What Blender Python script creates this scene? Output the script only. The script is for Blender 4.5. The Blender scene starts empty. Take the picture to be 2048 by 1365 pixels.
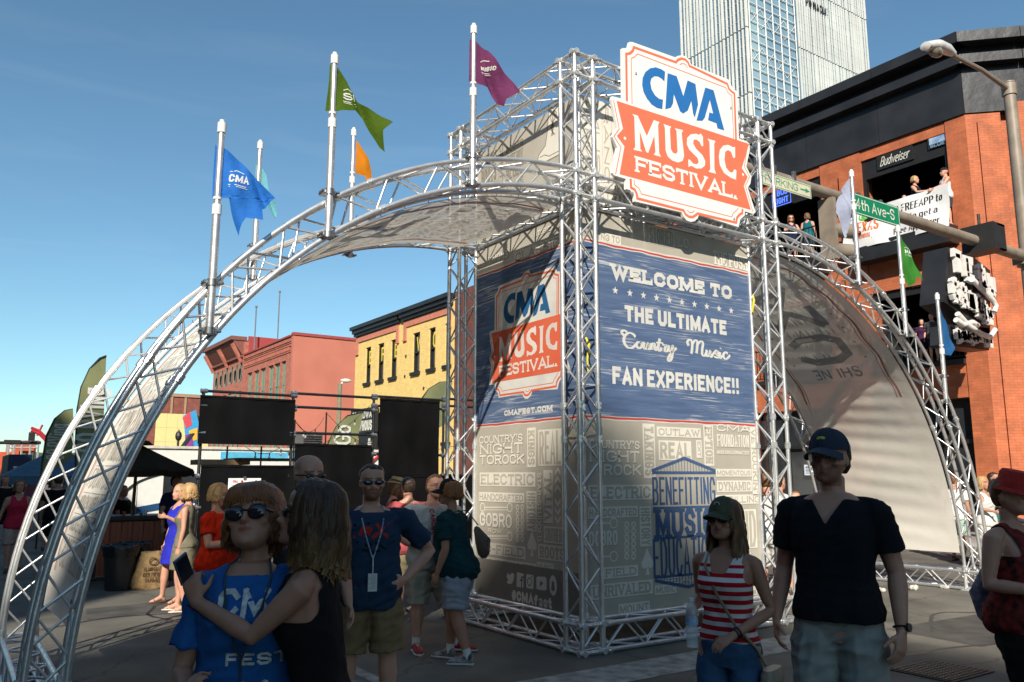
import bpy, bmesh, math, random
import numpy as np
from mathutils import Vector, Matrix, noise
from mathutils.geometry import tessellate_polygon
random.seed(7)
S = bpy.context.scene
COL = S.collection

# ---------------------------------------------------------------- camera, sky, sun, exposure
CAMP = (-5.11, -6.288, 1.7, .5999, .164, 1623.3)      # x, y, z, yaw from +Y, pitch up, focal length in photo pixels
cam = bpy.data.objects.new('camera', bpy.data.cameras.new('camera')); COL.objects.link(cam)
cam.location = CAMP[:3]; cam.rotation_euler = (math.pi/2 + CAMP[4], 0, -CAMP[3])
cam.data.sensor_width = 36; cam.data.lens = CAMP[5]/2048*36
cam.data.clip_start = .1; cam.data.clip_end = 5000
S.camera = cam
SUNV = Vector((-.88, -1, .85)).normalized()             # towards the sun
EL = math.asin(SUNV.z)
world = bpy.data.worlds.new('World'); S.world = world; world.use_nodes = True
wn = world.node_tree.nodes; wl = world.node_tree.links
bg = wn['Background']; sky = wn.new('ShaderNodeTexSky'); sky.sky_type = 'NISHITA'; sky.sun_disc = False
sky.sun_elevation = EL; sky.sun_rotation = math.atan2(SUNV.x, SUNV.y)
sky.air_density = 1.0; sky.dust_density = .25; sky.ozone_density = 1.6; sky.altitude = 150
tint = wn.new('ShaderNodeVectorMath'); tint.operation = 'MULTIPLY'; tint.inputs[1].default_value = (.84, 1.10, 1.10)
wl.new(sky.outputs[0], tint.inputs[0]); 
# thin cirrus and one old contrail in the sky itself
ctc = wn.new('ShaderNodeTexCoord'); cmp_ = wn.new('ShaderNodeMapping'); cmp_.inputs['Scale'].default_value = (1.2, 1.2, 11); cmp_.inputs['Rotation'].default_value = (.05, .08, 0); wl.new(ctc.outputs['Generated'], cmp_.inputs[0])
cn = wn.new('ShaderNodeTexNoise'); cn.inputs['Scale'].default_value = 2.6; cn.inputs['Detail'].default_value = 7; cn.inputs['Distortion'].default_value = .6; wl.new(cmp_.outputs[0], cn.inputs[0])
cr = wn.new('ShaderNodeMapRange'); cr.inputs['From Min'].default_value = .52; cr.inputs['From Max'].default_value = .80; cr.inputs['To Max'].default_value = .06; wl.new(cn.outputs[0], cr.inputs[0])
cm = wn.new('ShaderNodeMix'); cm.data_type = 'RGBA'; wl.new(cr.outputs[0], cm.inputs[0]); wl.new(tint.outputs[0], cm.inputs[6]); cm.inputs[7].default_value = (6.5, 7.2, 7.6, 1)
wl.new(cm.outputs[2], bg.inputs[0]); bg.inputs[1].default_value = .086
sun = bpy.data.objects.new('sun', bpy.data.lights.new('sun', 'SUN')); COL.objects.link(sun)
sun.data.energy = 5.0; sun.data.angle = math.radians(.53); sun.data.color = (1, .93, .82)
sun.rotation_euler = SUNV.to_track_quat('Z', 'Y').to_euler()
S.view_settings.view_transform = 'Standard'; S.view_settings.look = 'None'
S.view_settings.exposure = 0.5; S.view_settings.gamma = 1; S.view_settings.use_curve_mapping = False

# ---------------------------------------------------------------- helpers
def _cam():
    cx, cy, cz, yaw, pit, f = CAMP
    fw = Vector((math.sin(yaw)*math.cos(pit), math.cos(yaw)*math.cos(pit), math.sin(pit)))
    r = Vector((math.cos(yaw), -math.sin(yaw), 0)); return Vector((cx, cy, cz)), r, r.cross(fw), fw, f
CC, CR, CU, CF, CFL = _cam()
def ray(px, py): return CF + CR*((px-1024)/CFL) - CU*((py-682.5)/CFL)
def on(px, py, ax, v):                      # the point of the real surface (axis = value) seen at a pixel of the photo
    d = ray(px, py); return CC + d*((v-CC[ax])/d[ax])
def gd(px, py, dist):                       # point at a ground distance
    d = ray(px, py); return CC + d*(dist/math.hypot(d.x, d.y))

def lin(c):
    if isinstance(c, str):
        c = [int(c[i:i+2], 16)/255 for i in (0, 2, 4)]
        return tuple((x/12.92 if x <= .04045 else ((x+.055)/1.055)**2.4) for x in c)
    return tuple(c)
MATS = {}
def mat(name, col, rough=.6, metal=0, var=.12, scale=6, bump=0, bscale=40, emit=0, trans=0, transp=0, col2=None, spec=.5, stretch=None, coat=0, sheen=0):
    if name in MATS: return MATS[name]
    m = bpy.data.materials.new(name); m.use_nodes = True; MATS[name] = m
    nt = m.node_tree; N = nt.nodes; L = nt.links; b = N['Principled BSDF']; out = N['Material Output']
    col = lin(col); c2 = lin(col2) if col2 else tuple(x*(1-var*1.6) for x in col); c1 = col if col2 else tuple(min(1, x*(1+var*.5)) for x in col)
    tc = N.new('ShaderNodeTexCoord'); mp = N.new('ShaderNodeMapping'); L.new(tc.outputs['Object'], mp.inputs[0])
    if stretch: mp.inputs['Scale'].default_value = stretch
    nz = N.new('ShaderNodeTexNoise'); nz.inputs['Scale'].default_value = scale; nz.inputs['Detail'].default_value = 5; L.new(mp.outputs[0], nz.inputs[0])
    rp = N.new('ShaderNodeValToRGB'); rp.color_ramp.elements[0].position = .32; rp.color_ramp.elements[1].position = .68
    rp.color_ramp.elements[0].color = (*c2, 1); rp.color_ramp.elements[1].color = (*c1, 1)
    L.new(nz.outputs[0], rp.inputs[0]); L.new(rp.outputs[0], b.inputs['Base Color'])
    b.inputs['Roughness'].default_value = rough; b.inputs['Metallic'].default_value = metal
    b.inputs['Specular IOR Level'].default_value = spec; b.inputs['Coat Weight'].default_value = coat
    if sheen: b.inputs['Sheen Weight'].default_value = sheen
    if bump:
        n2 = N.new('ShaderNodeTexNoise'); n2.inputs['Scale'].default_value = bscale; n2.inputs['Detail'].default_value = 6; L.new(mp.outputs[0], n2.inputs[0])
        bp = N.new('ShaderNodeBump'); bp.inputs['Strength'].default_value = bump; bp.inputs['Distance'].default_value = .02
        L.new(n2.outputs[0], bp.inputs['Height']); L.new(bp.outputs[0], b.inputs['Normal'])
    if emit:
        b.inputs['Emission Color'].default_value = (*col, 1); b.inputs['Emission Strength'].default_value = emit
    sh = b.outputs[0]
    if trans:
        t = N.new('ShaderNodeBsdfTranslucent'); L.new(rp.outputs[0], t.inputs[0]); mx = N.new('ShaderNodeMixShader'); mx.inputs[0].default_value = trans
        L.new(sh, mx.inputs[1]); L.new(t.outputs[0], mx.inputs[2]); sh = mx.outputs[0]
    if transp:
        t = N.new('ShaderNodeBsdfTransparent'); mx = N.new('ShaderNodeMixShader'); mx.inputs[0].default_value = transp
        L.new(sh, mx.inputs[1]); L.new(t.outputs[0], mx.inputs[2]); sh = mx.outputs[0]
    if sh != b.outputs[0]: L.new(sh, out.inputs[0])
    m['rp'] = 1
    return m

class MB:
    """collects shapes into one mesh"""
    def __init__(s): s.v = []; s.f = []; s.m = []; s.cm = 0
    def _add(s, vs, fs):
        o = len(s.v); s.v += [tuple(v) for v in vs]; s.f += [tuple(i+o for i in f) for f in fs]; s.m += [s.cm]*len(fs); return s
    def box(s, lo, hi, M=None):
        x0, y0, z0 = lo; x1, y1, z1 = hi
        vs = [(x0,y0,z0),(x1,y0,z0),(x1,y1,z0),(x0,y1,z0),(x0,y0,z1),(x1,y0,z1),(x1,y1,z1),(x0,y1,z1)]
        if M: vs = [M @ Vector(v) for v in vs]
        return s._add(vs, [(0,3,2,1),(4,5,6,7),(0,1,5,4),(1,2,6,5),(2,3,7,6),(3,0,4,7)])
    def bar(s, a, b, w, h, up=(0,0,1)):
        a = Vector(a); b = Vector(b); d = (b-a).normalized(); u = Vector(up)
        if abs(d.dot(u)) > .98: u = Vector((1,0,0))
        x = d.cross(u).normalized()*w/2; y = x.cross(d).normalized()*h/2
        vs = [a-x-y, a+x-y, a+x+y, a-x+y, b-x-y, b+x-y, b+x+y, b-x+y]
        return s._add(vs, [(0,3,2,1),(4,5,6,7),(0,1,5,4),(1,2,6,5),(2,3,7,6),(3,0,4,7)])
    def tube(s, pts, r, n=8, cap=True, e=None):
        pts = [Vector(p) for p in pts]; k = len(pts); rs = r if isinstance(r, (list, tuple)) else [r]*k
        o = len(s.v); ref = None; vs = []; fs = []
        for i, p in enumerate(pts):
            d = (pts[min(i+1, k-1)]-pts[max(i-1, 0)]).normalized()
            if ref is None: ref = Vector((0,0,1)) if abs(d.z) < .9 else Vector((0,1,0))
            x = d.cross(ref).normalized(); y = x.cross(d).normalized(); ref = y
            for j in range(n):
                a = 2*math.pi*j/n; rr = rs[i]; ra = rr if not isinstance(rr, tuple) else rr[0]; rb = rr if not isinstance(rr, tuple) else rr[1]
                vs.append(p + x*math.cos(a)*ra + y*math.sin(a)*rb)
        for i in range(k-1):
            for j in range(n): fs.append((i*n+j, i*n+(j+1)%n, (i+1)*n+(j+1)%n, (i+1)*n+j))
        if cap: fs.append(tuple(range(n-1, -1, -1))); fs.append(tuple(range((k-1)*n, k*n)))
        return s._add(vs, fs)
    def cyl(s, a, b, r, n=10): return s.tube([a, b], r, n)
    def ell(s, c, r, n=12, k=8, M=None):
        c = Vector(c); vs = [c+Vector((0,0,-r[2]))]; fs = []
        for i in range(1, k):
            t = -math.pi/2+math.pi*i/k
            for j in range(n):
                a = 2*math.pi*j/n; vs.append(c+Vector((r[0]*math.cos(t)*math.cos(a), r[1]*math.cos(t)*math.sin(a), r[2]*math.sin(t))))
        vs.append(c+Vector((0,0,r[2])))
        if M: vs = [M @ v for v in vs]
        for j in range(n): fs.append((0, 1+(j+1)%n, 1+j))
        for i in range(k-2):
            for j in range(n): fs.append((1+i*n+j, 1+i*n+(j+1)%n, 1+(i+1)*n+(j+1)%n, 1+(i+1)*n+j))
        for j in range(n): fs.append((1+(k-2)*n+j, 1+(k-2)*n+(j+1)%n, len(vs)-1))
        return s._add(vs, fs)
    def rings(s, rs, cap=True):            # list of rings of equal length
        n = len(rs[0]); fs = []
        for i in range(len(rs)-1):
            for j in range(n): fs.append((i*n+j, i*n+(j+1)%n, (i+1)*n+(j+1)%n, (i+1)*n+j))
        if cap: fs.append(tuple(range(n-1, -1, -1))); fs.append(tuple(range((len(rs)-1)*n, len(rs)*n)))
        return s._add([p for r in rs for p in r], fs)
    def quad(s, a, b, c, d): return s._add([a, b, c, d], [(0,1,2,3)])
    def poly(s, pts, P, layer=0):          # flat polygon through a plane mapping
        vs = [P(u, v, layer) for u, v in pts]
        tr = tessellate_polygon([[Vector((u, v, 0)) for u, v in pts]])
        A = sum(pts[i][0]*pts[(i+1)%len(pts)][1]-pts[(i+1)%len(pts)][0]*pts[i][1] for i in range(len(pts)))
        fs = []
        for t in tr:
            a, b, c = [Vector(pts[i]) for i in t]
            fs.append(tuple(t) if (b-a).cross(c-a) > 0 else tuple(reversed(t)))
        return s._add(vs, fs)
    def slab(s, pts, P, t):                # polygon with thickness t (in mapping layers' own unit: metres)
        n = len(pts); tr = tessellate_polygon([[Vector((u, v, 0)) for u, v in pts]])
        vs = [P(u, v, 0, 0) for u, v in pts]+[P(u, v, 0, -t) for u, v in pts]
        fs = []
        for q in tr:
            a, b, c = [Vector(pts[i]) for i in q]; q = tuple(q) if (b-a).cross(c-a) > 0 else tuple(reversed(q))
            fs += [q, tuple(i+n for i in reversed(q))]
        fs += [(i, i+n, (i+1)%n+n, (i+1)%n) for i in range(n)]
        return s._add(vs, fs)

def loc_of(o):
    p = Vector((0,0,0))
    while o: p += Vector(o.location); o = o.parent
    return p
def mesh_from(mb, name, mats, off=None, smooth=False):
    me = bpy.data.meshes.new(name)
    vs = mb.v
    if off is not None and off.length > 0: vs = [(x-off.x, y-off.y, z-off.z) for x, y, z in vs]
    me.from_pydata(vs, [], mb.f); me.update()
    for m in (mats if isinstance(mats, (list, tuple)) else [mats]): me.materials.append(m)
    if any(mb.m): me.polygons.foreach_set('material_index', mb.m)
    if smooth:
        me.polygons.foreach_set('use_smooth', [True]*len(me.polygons))
        try: me.set_sharp_from_angle(angle=math.radians(smooth if smooth > 1 else 50))
        except Exception: pass
    return me
def obj(name, mb, mats, parent=None, smooth=False, local=False, label=None):
    """one mesh object; coordinates are of the world unless local"""
    off = Vector((0,0,0)) if local or parent is None else loc_of(parent)
    o = bpy.data.objects.new(name, mesh_from(mb, name, mats, off, smooth)); COL.objects.link(o)
    if parent: o.parent = parent
    if label: o['label'] = label
    return o
def tag(o, label=None, cat=None, group=None, kind=None):
    if label: o['label'] = label
    if cat: o['category'] = cat
    if group: o['group'] = group
    if kind: o['kind'] = kind
    return o
def thing(name, label, cat, loc=(0,0,0), rz=0, group=None):
    o = bpy.data.objects.new(name, None); COL.objects.link(o); o.location = loc; o.rotation_euler = (0,0,rz); o.empty_display_size = .1
    return tag(o, label, cat, group)
def struct(name, mb, m, smooth=False): return tag(obj(name, mb, m, smooth=smooth), kind='structure')
def copy_tree(o, parent=None):
    c = o.copy(); COL.objects.link(c); c.parent = parent
    for ch in o.children: copy_tree(ch, c)
    return c
def plane(o, U, V, N):
    o = Vector(o); U = Vector(U).normalized(); V = Vector(V).normalized(); N = Vector(N).normalized()
    return lambda u, v, k=0, d=0: o + U*u + V*v + N*(.0004*k + d)
_unit = {}
def rod(name, a, b, r, m, parent, n=6):
    """a straight round member that shares one unit mesh with all the others"""
    key = (n, m.name)
    if key not in _unit:
        mb = MB(); mb.cyl((0,0,-.5), (0,0,.5), 1, n); me = mesh_from(mb, name, m, None, 60); _unit[key] = me
    a = Vector(a); b = Vector(b); d = b-a
    o = bpy.data.objects.new(name, _unit[key]); COL.objects.link(o); o.parent = parent
    o.location = (a+b)/2 - loc_of(parent); o.rotation_euler = d.to_track_quat('Z', 'Y').to_euler(); o.scale = (r, r, d.length)
    return o
_ubox = {}
def brick_box(name, lo, hi, m, parent):
    """a box-shaped piece that shares one unit mesh"""
    if m.name not in _ubox:
        mb = MB(); mb.box((-.5,-.5,-.5), (.5,.5,.5)); _ubox[m.name] = mesh_from(mb, name, m)
    o = bpy.data.objects.new(name, _ubox[m.name]); COL.objects.link(o); o.parent = parent
    o.location = Vector([(a+b)/2 for a, b in zip(lo, hi)]) - (loc_of(parent) if parent else Vector((0,0,0)))
    o.scale = [abs(b-a) for a, b in zip(lo, hi)]
    return o
# ---------------------------------------------------------------- lettering drawn as strokes
def octo(x0, y0, x1, y1, c=.25, a=0, b=8):
    w = (x1-x0)*c*1.1; h = (y1-y0)*c
    p = [(x1, y0+h), (x1, y1-h), (x1-w, y1), (x0+w, y1), (x0, y1-h), (x0, y0+h), (x0+w, y0), (x1-w, y0)]
    return p
O_ = octo(0, 0, 1, 1)
G = {
'A': (1, [[(0,0),(.5,1),(1,0)], [(.2,.3),(.8,.3)]]), 'B': (.9, [[(0,0),(0,1)],[(0,1),(.7,1),(.93,.86),(.93,.66),(.7,.53),(0,.53)],[(.7,.53),(1,.38),(1,.15),(.75,0),(0,0)]]),
'C': (.9, [[(1,.77),(.74,1),(.25,1),(0,.78),(0,.22),(.25,0),(.74,0),(1,.23)]]), 'D': (.95, [[(0,0),(0,1)],[(0,1),(.65,1),(1,.74),(1,.26),(.65,0),(0,0)]]),
'E': (.8, [[(0,0),(0,1)],[(0,1),(1,1)],[(0,.52),(.75,.52)],[(0,0),(1,0)]]), 'F': (.8, [[(0,0),(0,1)],[(0,1),(1,1)],[(0,.52),(.75,.52)]]),
'G': (.95, [[(1,.77),(.74,1),(.25,1),(0,.78),(0,.22),(.25,0),(.75,0),(1,.2),(1,.45),(.6,.45)]]), 'H': (.95, [[(0,0),(0,1)],[(1,0),(1,1)],[(0,.52),(1,.52)]]),
'I': (.12, [[(.5,0),(.5,1)]]), 'J': (.7, [[(1,1),(1,.22),(.75,0),(.25,0),(0,.2),(0,.35)]]), 'K': (.95, [[(0,0),(0,1)],[(1,1),(.05,.42)],[(.35,.6),(1,0)]]),
'L': (.75, [[(0,0),(0,1)],[(0,0),(1,0)]]), 'M': (1.25, [[(0,0),(0,1)],[(0,1),(.5,.15),(1,1)],[(1,1),(1,0)]]), 'N': (.95, [[(0,0),(0,1)],[(0,1),(1,0)],[(1,0),(1,1)]]),
'O': (.95, [O_+[O_[0]]]), 'P': (.88, [[(0,0),(0,1)],[(0,1),(.72,1),(1,.82),(1,.62),(.72,.45),(0,.45)]]), 'Q': (.95, [O_+[O_[0]], [(.6,.3),(1,0)]]),
'R': (.92, [[(0,0),(0,1)],[(0,1),(.7,1),(.97,.84),(.97,.64),(.7,.48),(0,.48)],[(.55,.48),(1,0)]]),
'S': (.85, [[(1,.80),(.76,1),(.22,1),(0,.84),(0,.66),(.2,.54),(.8,.46),(1,.34),(1,.16),(.78,0),(.24,0),(0,.20)]]),
'T': (.85, [[(0,1),(1,1)],[(.5,0),(.5,1)]]), 'U': (.95, [[(0,1),(0,.22),(.25,0),(.75,0),(1,.22),(1,1)]]), 'V': (1, [[(0,1),(.5,0),(1,1)]]),
'W': (1.4, [[(0,1),(.26,0),(.5,.85),(.74,0),(1,1)]]), 'X': (.95, [[(0,0),(1,1)],[(0,1),(1,0)]]), 'Y': (.95, [[(0,1),(.5,.45),(1,1)],[(.5,.45),(.5,0)]]), 'Z': (.85, [[(0,1),(1,1),(0,0),(1,0)]]),
'!': (.12, [[(.5,.50),(.5,1)],[(.5,0),(.5,.02)]]), '.': (.1, [[(.5,0),(.5,.08)]]), ',': (.1, [[(.5,-.1),(.5,.08)]]), "'": (.1, [[(.5,.78),(.5,1)]]), '-': (.5, [[(0,.48),(1,.48)]]), '+': (.5, [[(0,.48),(1,.48)],[(.5,.25),(.5,.71)]]),
'#': (.8, [[(.22,0),(.38,1)],[(.62,0),(.78,1)],[(0,.34),(1,.34)],[(0,.68),(1,.68)]]), '0': (.8, [O_+[O_[0]]]), '1': (.3, [[(0,.8),(.6,1),(.6,0)]]), '2': (.8, [[(0,.78),(.2,1),(.8,1),(1,.8),(1,.62),(0,0),(1,0)]]),
'4': (.85, [[(.75,0),(.75,1),(0,.3),(1,.3)]]), '3': (.8, [[(0,.85),(.2,1),(.8,1),(1,.82),(1,.65),(.75,.53),(1,.4),(1,.16),(.8,0),(.2,0),(0,.15)]]),
'a': (.75, [[(1,0),(1,.5),(.8,.66),(.3,.66),(.05,.56)],[(1,.4),(.3,.38),(0,.28),(0,.1),(.2,0),(.7,0),(1,.14)]]), 'b': (.75, [[(0,1),(0,0)],[(0,.5),(.3,.66),(.75,.66),(1,.5),(1,.16),(.75,0),(.3,0),(0,.16)]]),
'e': (.75, [[(0,.34),(1,.34),(1,.5),(.75,.66),(.25,.66),(0,.5),(0,.16),(.25,0),(.8,0)]]), 'f': (.5, [[(.4,0),(.4,.85),(.6,1),(1,1)],[(0,.64),(.9,.64)]]),
'g': (.75, [[(1,.66),(1,-.15),(.75,-.3),(.1,-.3)],[(1,.5),(.75,.66),(.25,.66),(0,.5),(0,.2),(.25,.04),(.75,.04),(1,.2)]]), 'h': (.75, [[(0,1),(0,0)],[(0,.5),(.3,.66),(.75,.66),(1,.5),(1,0)]]),
'i': (.1, [[(.5,0),(.5,.64)],[(.5,.86),(.5,.94)]]), 'k': (.7, [[(0,1),(0,0)],[(1,.66),(0,.25)],[(.3,.4),(1,0)]]), 'l': (.1, [[(.5,0),(.5,1)]]), 'm': (1.1, [[(0,.66),(0,0)],[(0,.5),(.2,.66),(.4,.66),(.5,.5),(.5,0)],[(.5,.5),(.7,.66),(.9,.66),(1,.5),(1,0)]]),
'n': (.75, [[(0,.66),(0,0)],[(0,.5),(.3,.66),(.75,.66),(1,.5),(1,0)]]), 'o': (.75, [octo(0,0,1,.66)+[octo(0,0,1,.66)[0]]]), 'p': (.75, [[(0,.66),(0,-.3)],[(0,.5),(.3,.66),(.75,.66),(1,.5),(1,.16),(.75,0),(.3,0),(0,.16)]]),
'r': (.5, [[(0,.66),(0,0)],[(0,.45),(.4,.66),(1,.66)]]), 's': (.65, [[(1,.56),(.75,.66),(.2,.66),(0,.54),(0,.42),(1,.26),(1,.12),(.8,0),(.2,0),(0,.1)]]), 't': (.5, [[(.4,.95),(.4,.12),(.6,0),(1,0)],[(0,.64),(.95,.64)]]),
'u': (.75, [[(0,.66),(0,.16),(.25,0),(.7,0),(1,.16)],[(1,.66),(1,0)]]), 'v': (.75, [[(0,.66),(.5,0),(1,.66)]]), 'w': (1, [[(0,.66),(.25,0),(.5,.55),(.75,0),(1,.66)]]), 'x': (.7, [[(0,0),(1,.66)],[(0,.66),(1,0)]]), 'y': (.75, [[(0,.66),(.5,.03)],[(1,.66),(.35,-.3),(0,-.3)]]),
'z': (.7, [[(0,.66),(1,.66),(0,0),(1,0)]]), 'd': (.75, [[(1,1),(1,0)],[(1,.5),(.7,.66),(.25,.66),(0,.5),(0,.16),(.25,0),(.7,0),(1,.16)]]), 'c': (.7, [[(1,.52),(.75,.66),(.25,.66),(0,.5),(0,.16),(.25,0),(.75,0),(1,.14)]]),
'8': (.8, [[(.2,.52),(0,.7),(0,.86),(.2,1),(.8,1),(1,.86),(1,.7),(.8,.52),(1,.36),(1,.14),(.8,0),(.2,0),(0,.14),(0,.36),(.2,.52)],[(.2,.52),(.8,.52)]]), '&': (.9, [[(1,0),(.15,.8),(.3,1),(.6,1),(.7,.8),(.1,.35),(.1,.12),(.3,0),(.6,0),(1,.4)]]),
'>': (.9, [[(0,.5),(1,.5)],[(.6,.85),(1,.5),(.6,.15)]]),
}
def stroke(mb, pts, t, P, k=0, th=None, closed=None):
    """mitred band of width t along pts"""
    pts = [Vector(p) for p in pts]; n = len(pts)
    if closed is None: closed = n > 2 and (pts[0]-pts[-1]).length < 1e-6
    if closed: pts = pts[:-1]; n -= 1
    L = []; R = []
    for i in range(n):
        if closed or 0 < i < n-1:
            a = (pts[i]-pts[(i-1)%n]).normalized(); b = (pts[(i+1)%n]-pts[i]).normalized()
        elif i == 0: a = b = (pts[1]-pts[0]).normalized()
        else: a = b = (pts[-1]-pts[-2]).normalized()
        na = Vector((-a.y, a.x)); nb = Vector((-b.y, b.x)); m = na+nb
        if m.length < 1e-6: m = na
        m.normalize(); w = t/2/max(.45, m.dot(na))
        L.append(pts[i]+m*w); R.append(pts[i]-m*w)
    idx = range(n) if closed else range(n-1)
    for i in idx:
        j = (i+1) % n
        mb.quad(P(R[i].x, R[i].y, k), P(R[j].x, R[j].y, k), P(L[j].x, L[j].y, k), P(L[i].x, L[i].y, k))
def text(mb, s, box, P, t=None, serif=False, gap=.18, rot=0, k=1, slant=0):
    """draw s so that it fills box=(u0, v0, u1, v1); rot=90 reads downwards, -90 upwards"""
    u0, v0, u1, v1 = box
    W, H = (u1-u0, v1-v0) if rot == 0 else (v1-v0, u1-u0)
    if t is None: t = .17*H
    gw = [(.35 if c == ' ' else G[c][0]) for c in s]
    nat = sum(gw) + gap*(len(s)-1)
    t = min(t, W/(len(s)*2.9))
    # widths: every glyph centre line plus one stroke
    fixed = t*len([c for c in s if c != ' ']); sc = max(.01, (W-fixed)/nat)
    if serif: sc = max(.01, (W-fixed-t*1.0)/nat)
    x = t*.5 if serif else 0; kk = k
    def put(a, b):
        if rot == 0: return (u0+a+slant*b, v0+b)
        if rot == 90: return (u0+b, v1-a) if False else (u1-(H-b) , v1-a)
        return (u1-b, v0+a)
    if rot == 90:
        def put(a, b): return (u0+b, v1-a)
    def Q(u, v, kz=0): return P(u, v, kz)
    for c, g in zip(s, gw):
        if c == ' ': x += g*sc+gap*sc; continue
        w = g*sc; hv = H-t
        for st in G[c][1]:
            pts = [(x+t/2+px*w, t/2+py*hv) for px, py in st]
            q = list(pts); closed = st[0] == st[-1]
            if not closed and len(q) > 1:      # extend ends to the cap line
                for e, nb in ((0, 1), (-1, -2)):
                    d = Vector(q[e])-Vector(q[nb])
                    if d.length > 1e-9:
                        d.normalize(); q[e] = (q[e][0]+d.x*t/2*.98, q[e][1]+d.y*t/2*.98)
            pp = [put(*a) for a in q]; 
            if closed: pp[-1] = pp[0]
            stroke(mb, pp, t, Q, kk); kk = k+(kk-k+1) % 6
            if serif and not closed:
                for e, nb in ((0, 1), (-1, -2)):
                    d = Vector(pts[e])-Vector(pts[nb]); py = st[e][1]
                    if (py < .01 or py > .99) and abs(d.y) > abs(d.x)*.6 and not (c == 'E' and False):
                        yy = t*.3 if py < .01 else H-t*.3
                        a = put(pts[e][0]-t*1.0, yy); b = put(pts[e][0]+t*1.0, yy)
                        stroke(mb, [a, b], t*.6, Q, kk); kk = k+(kk-k+1) % 6
                    elif abs(d.x) > abs(d.y)*1.2 and c in 'ELFTZ' and (px := st[e][0]) is not None and .3 < abs(st[e][0]-.5+ (0 if c == 'T' else 0))+.01:
                        dirn = 1 if py < .3 else -1
                        if st[e][0] > .6 or c == 'T':
                            a = put(pts[e][0]+(t*.2 if st[e][0] > .5 else -t*.2), pts[e][1]); b = put(pts[e][0]+(t*.2 if st[e][0] > .5 else -t*.2), pts[e][1]+dirn*t*.95)
                            stroke(mb, [a, b], t*.6, Q, kk); kk = k+(kk-k+1) % 6
        x += w+t+gap*sc
def star(mb, u, v, r, P, k=1):
    pts = [(u+math.sin(i*math.pi/5)*(r if i % 2 == 0 else r*.42), v+math.cos(i*math.pi/5)*(r if i % 2 == 0 else r*.42)) for i in range(10)]
    mb.poly(pts[::-1], P, k)
def disc(mb, u, v, r, P, k=1, n=14, ry=None):
    mb.poly([(u+r*math.cos(2*math.pi*i/n), v+(ry or r)*math.sin(2*math.pi*i/n)) for i in range(n)], P, k)
def catmull(pts, m=5):
    out = []
    for i in range(len(pts)-1):
        p0 = Vector(pts[max(i-1, 0)]); p1 = Vector(pts[i]); p2 = Vector(pts[i+1]); p3 = Vector(pts[min(i+2, len(pts)-1)])
        for j in range(m):
            t = j/m; out.append(.5*((2*p1)+(p2-p0)*t+(2*p0-5*p1+4*p2-p3)*t*t+(3*p1-p0-3*p2+p3)*t**3))
    out.append(Vector(pts[-1])); return out
def pen(mb, pts, w, P, k=1):
    """brush stroke whose width changes with direction"""
    pts = catmull(pts); n = len(pts); L = []; R = []
    for i in range(n):
        d = (pts[min(i+1, n-1)]-pts[max(i-1, 0)])
        if d.length < 1e-9: d = Vector((1, 0))
        d.normalize(); ww = w*(.38+.62*abs(d.y))/2; nn = Vector((-d.y, d.x)); L.append(pts[i]+nn*ww); R.append(pts[i]-nn*ww)
    for i in range(n-1):
        mb.quad(P(R[i].x, R[i].y, k+(i % 2)*.3), P(R[i+1].x, R[i+1].y, k+(i % 2)*.3), P(L[i+1].x, L[i+1].y, k+(i % 2)*.3), P(L[i].x, L[i].y, k+(i % 2)*.3))
# ---------------------------------------------------------------- materials of the gate
M_AL = mat('aluminium', (.76,.76,.755), rough=.35, metal=.75, var=.12, scale=9, bump=.08, bscale=60)
M_AL2 = mat('cast_coupler', (.74,.74,.72), rough=.45, metal=.6, var=.2, scale=30)
def fabric(name, col, col2=None, trans=.28, transp=.03, scale=3, stretch=None, bump=.25):
    return mat(name, col, rough=.85, var=.08, col2=col2, scale=scale, trans=trans, transp=transp, bump=bump, bscale=3.5, stretch=stretch, spec=.15)
M_GREY = fabric('banner_beige', (.57,.525,.435), (.505,.465,.385))
M_LIGHT = fabric('banner_cream', (.88,.84,.74), (.83,.79,.70))
M_DARKL = fabric('banner_brown', (.29,.26,.21), (.25,.225,.18))
M_BLUEP = fabric('banner_blue_print', (.05,.11,.25), (.10,.16,.29), scale=60)
M_WHITEP = fabric('print_white', (.80,.78,.72))
M_ORANGEP = fabric('print_orange', (.72,.14,.07), (.78,.17,.09))
M_REDP = fabric('print_red', (.62,.10,.08))
M_CMAB = fabric('print_cobalt', (.03,.14,.32))
M_WOOD = fabric('banner_blue_wood', (.135,.20,.34), (.09,.145,.27), scale=2.2, stretch=(1,1,9))
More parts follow.
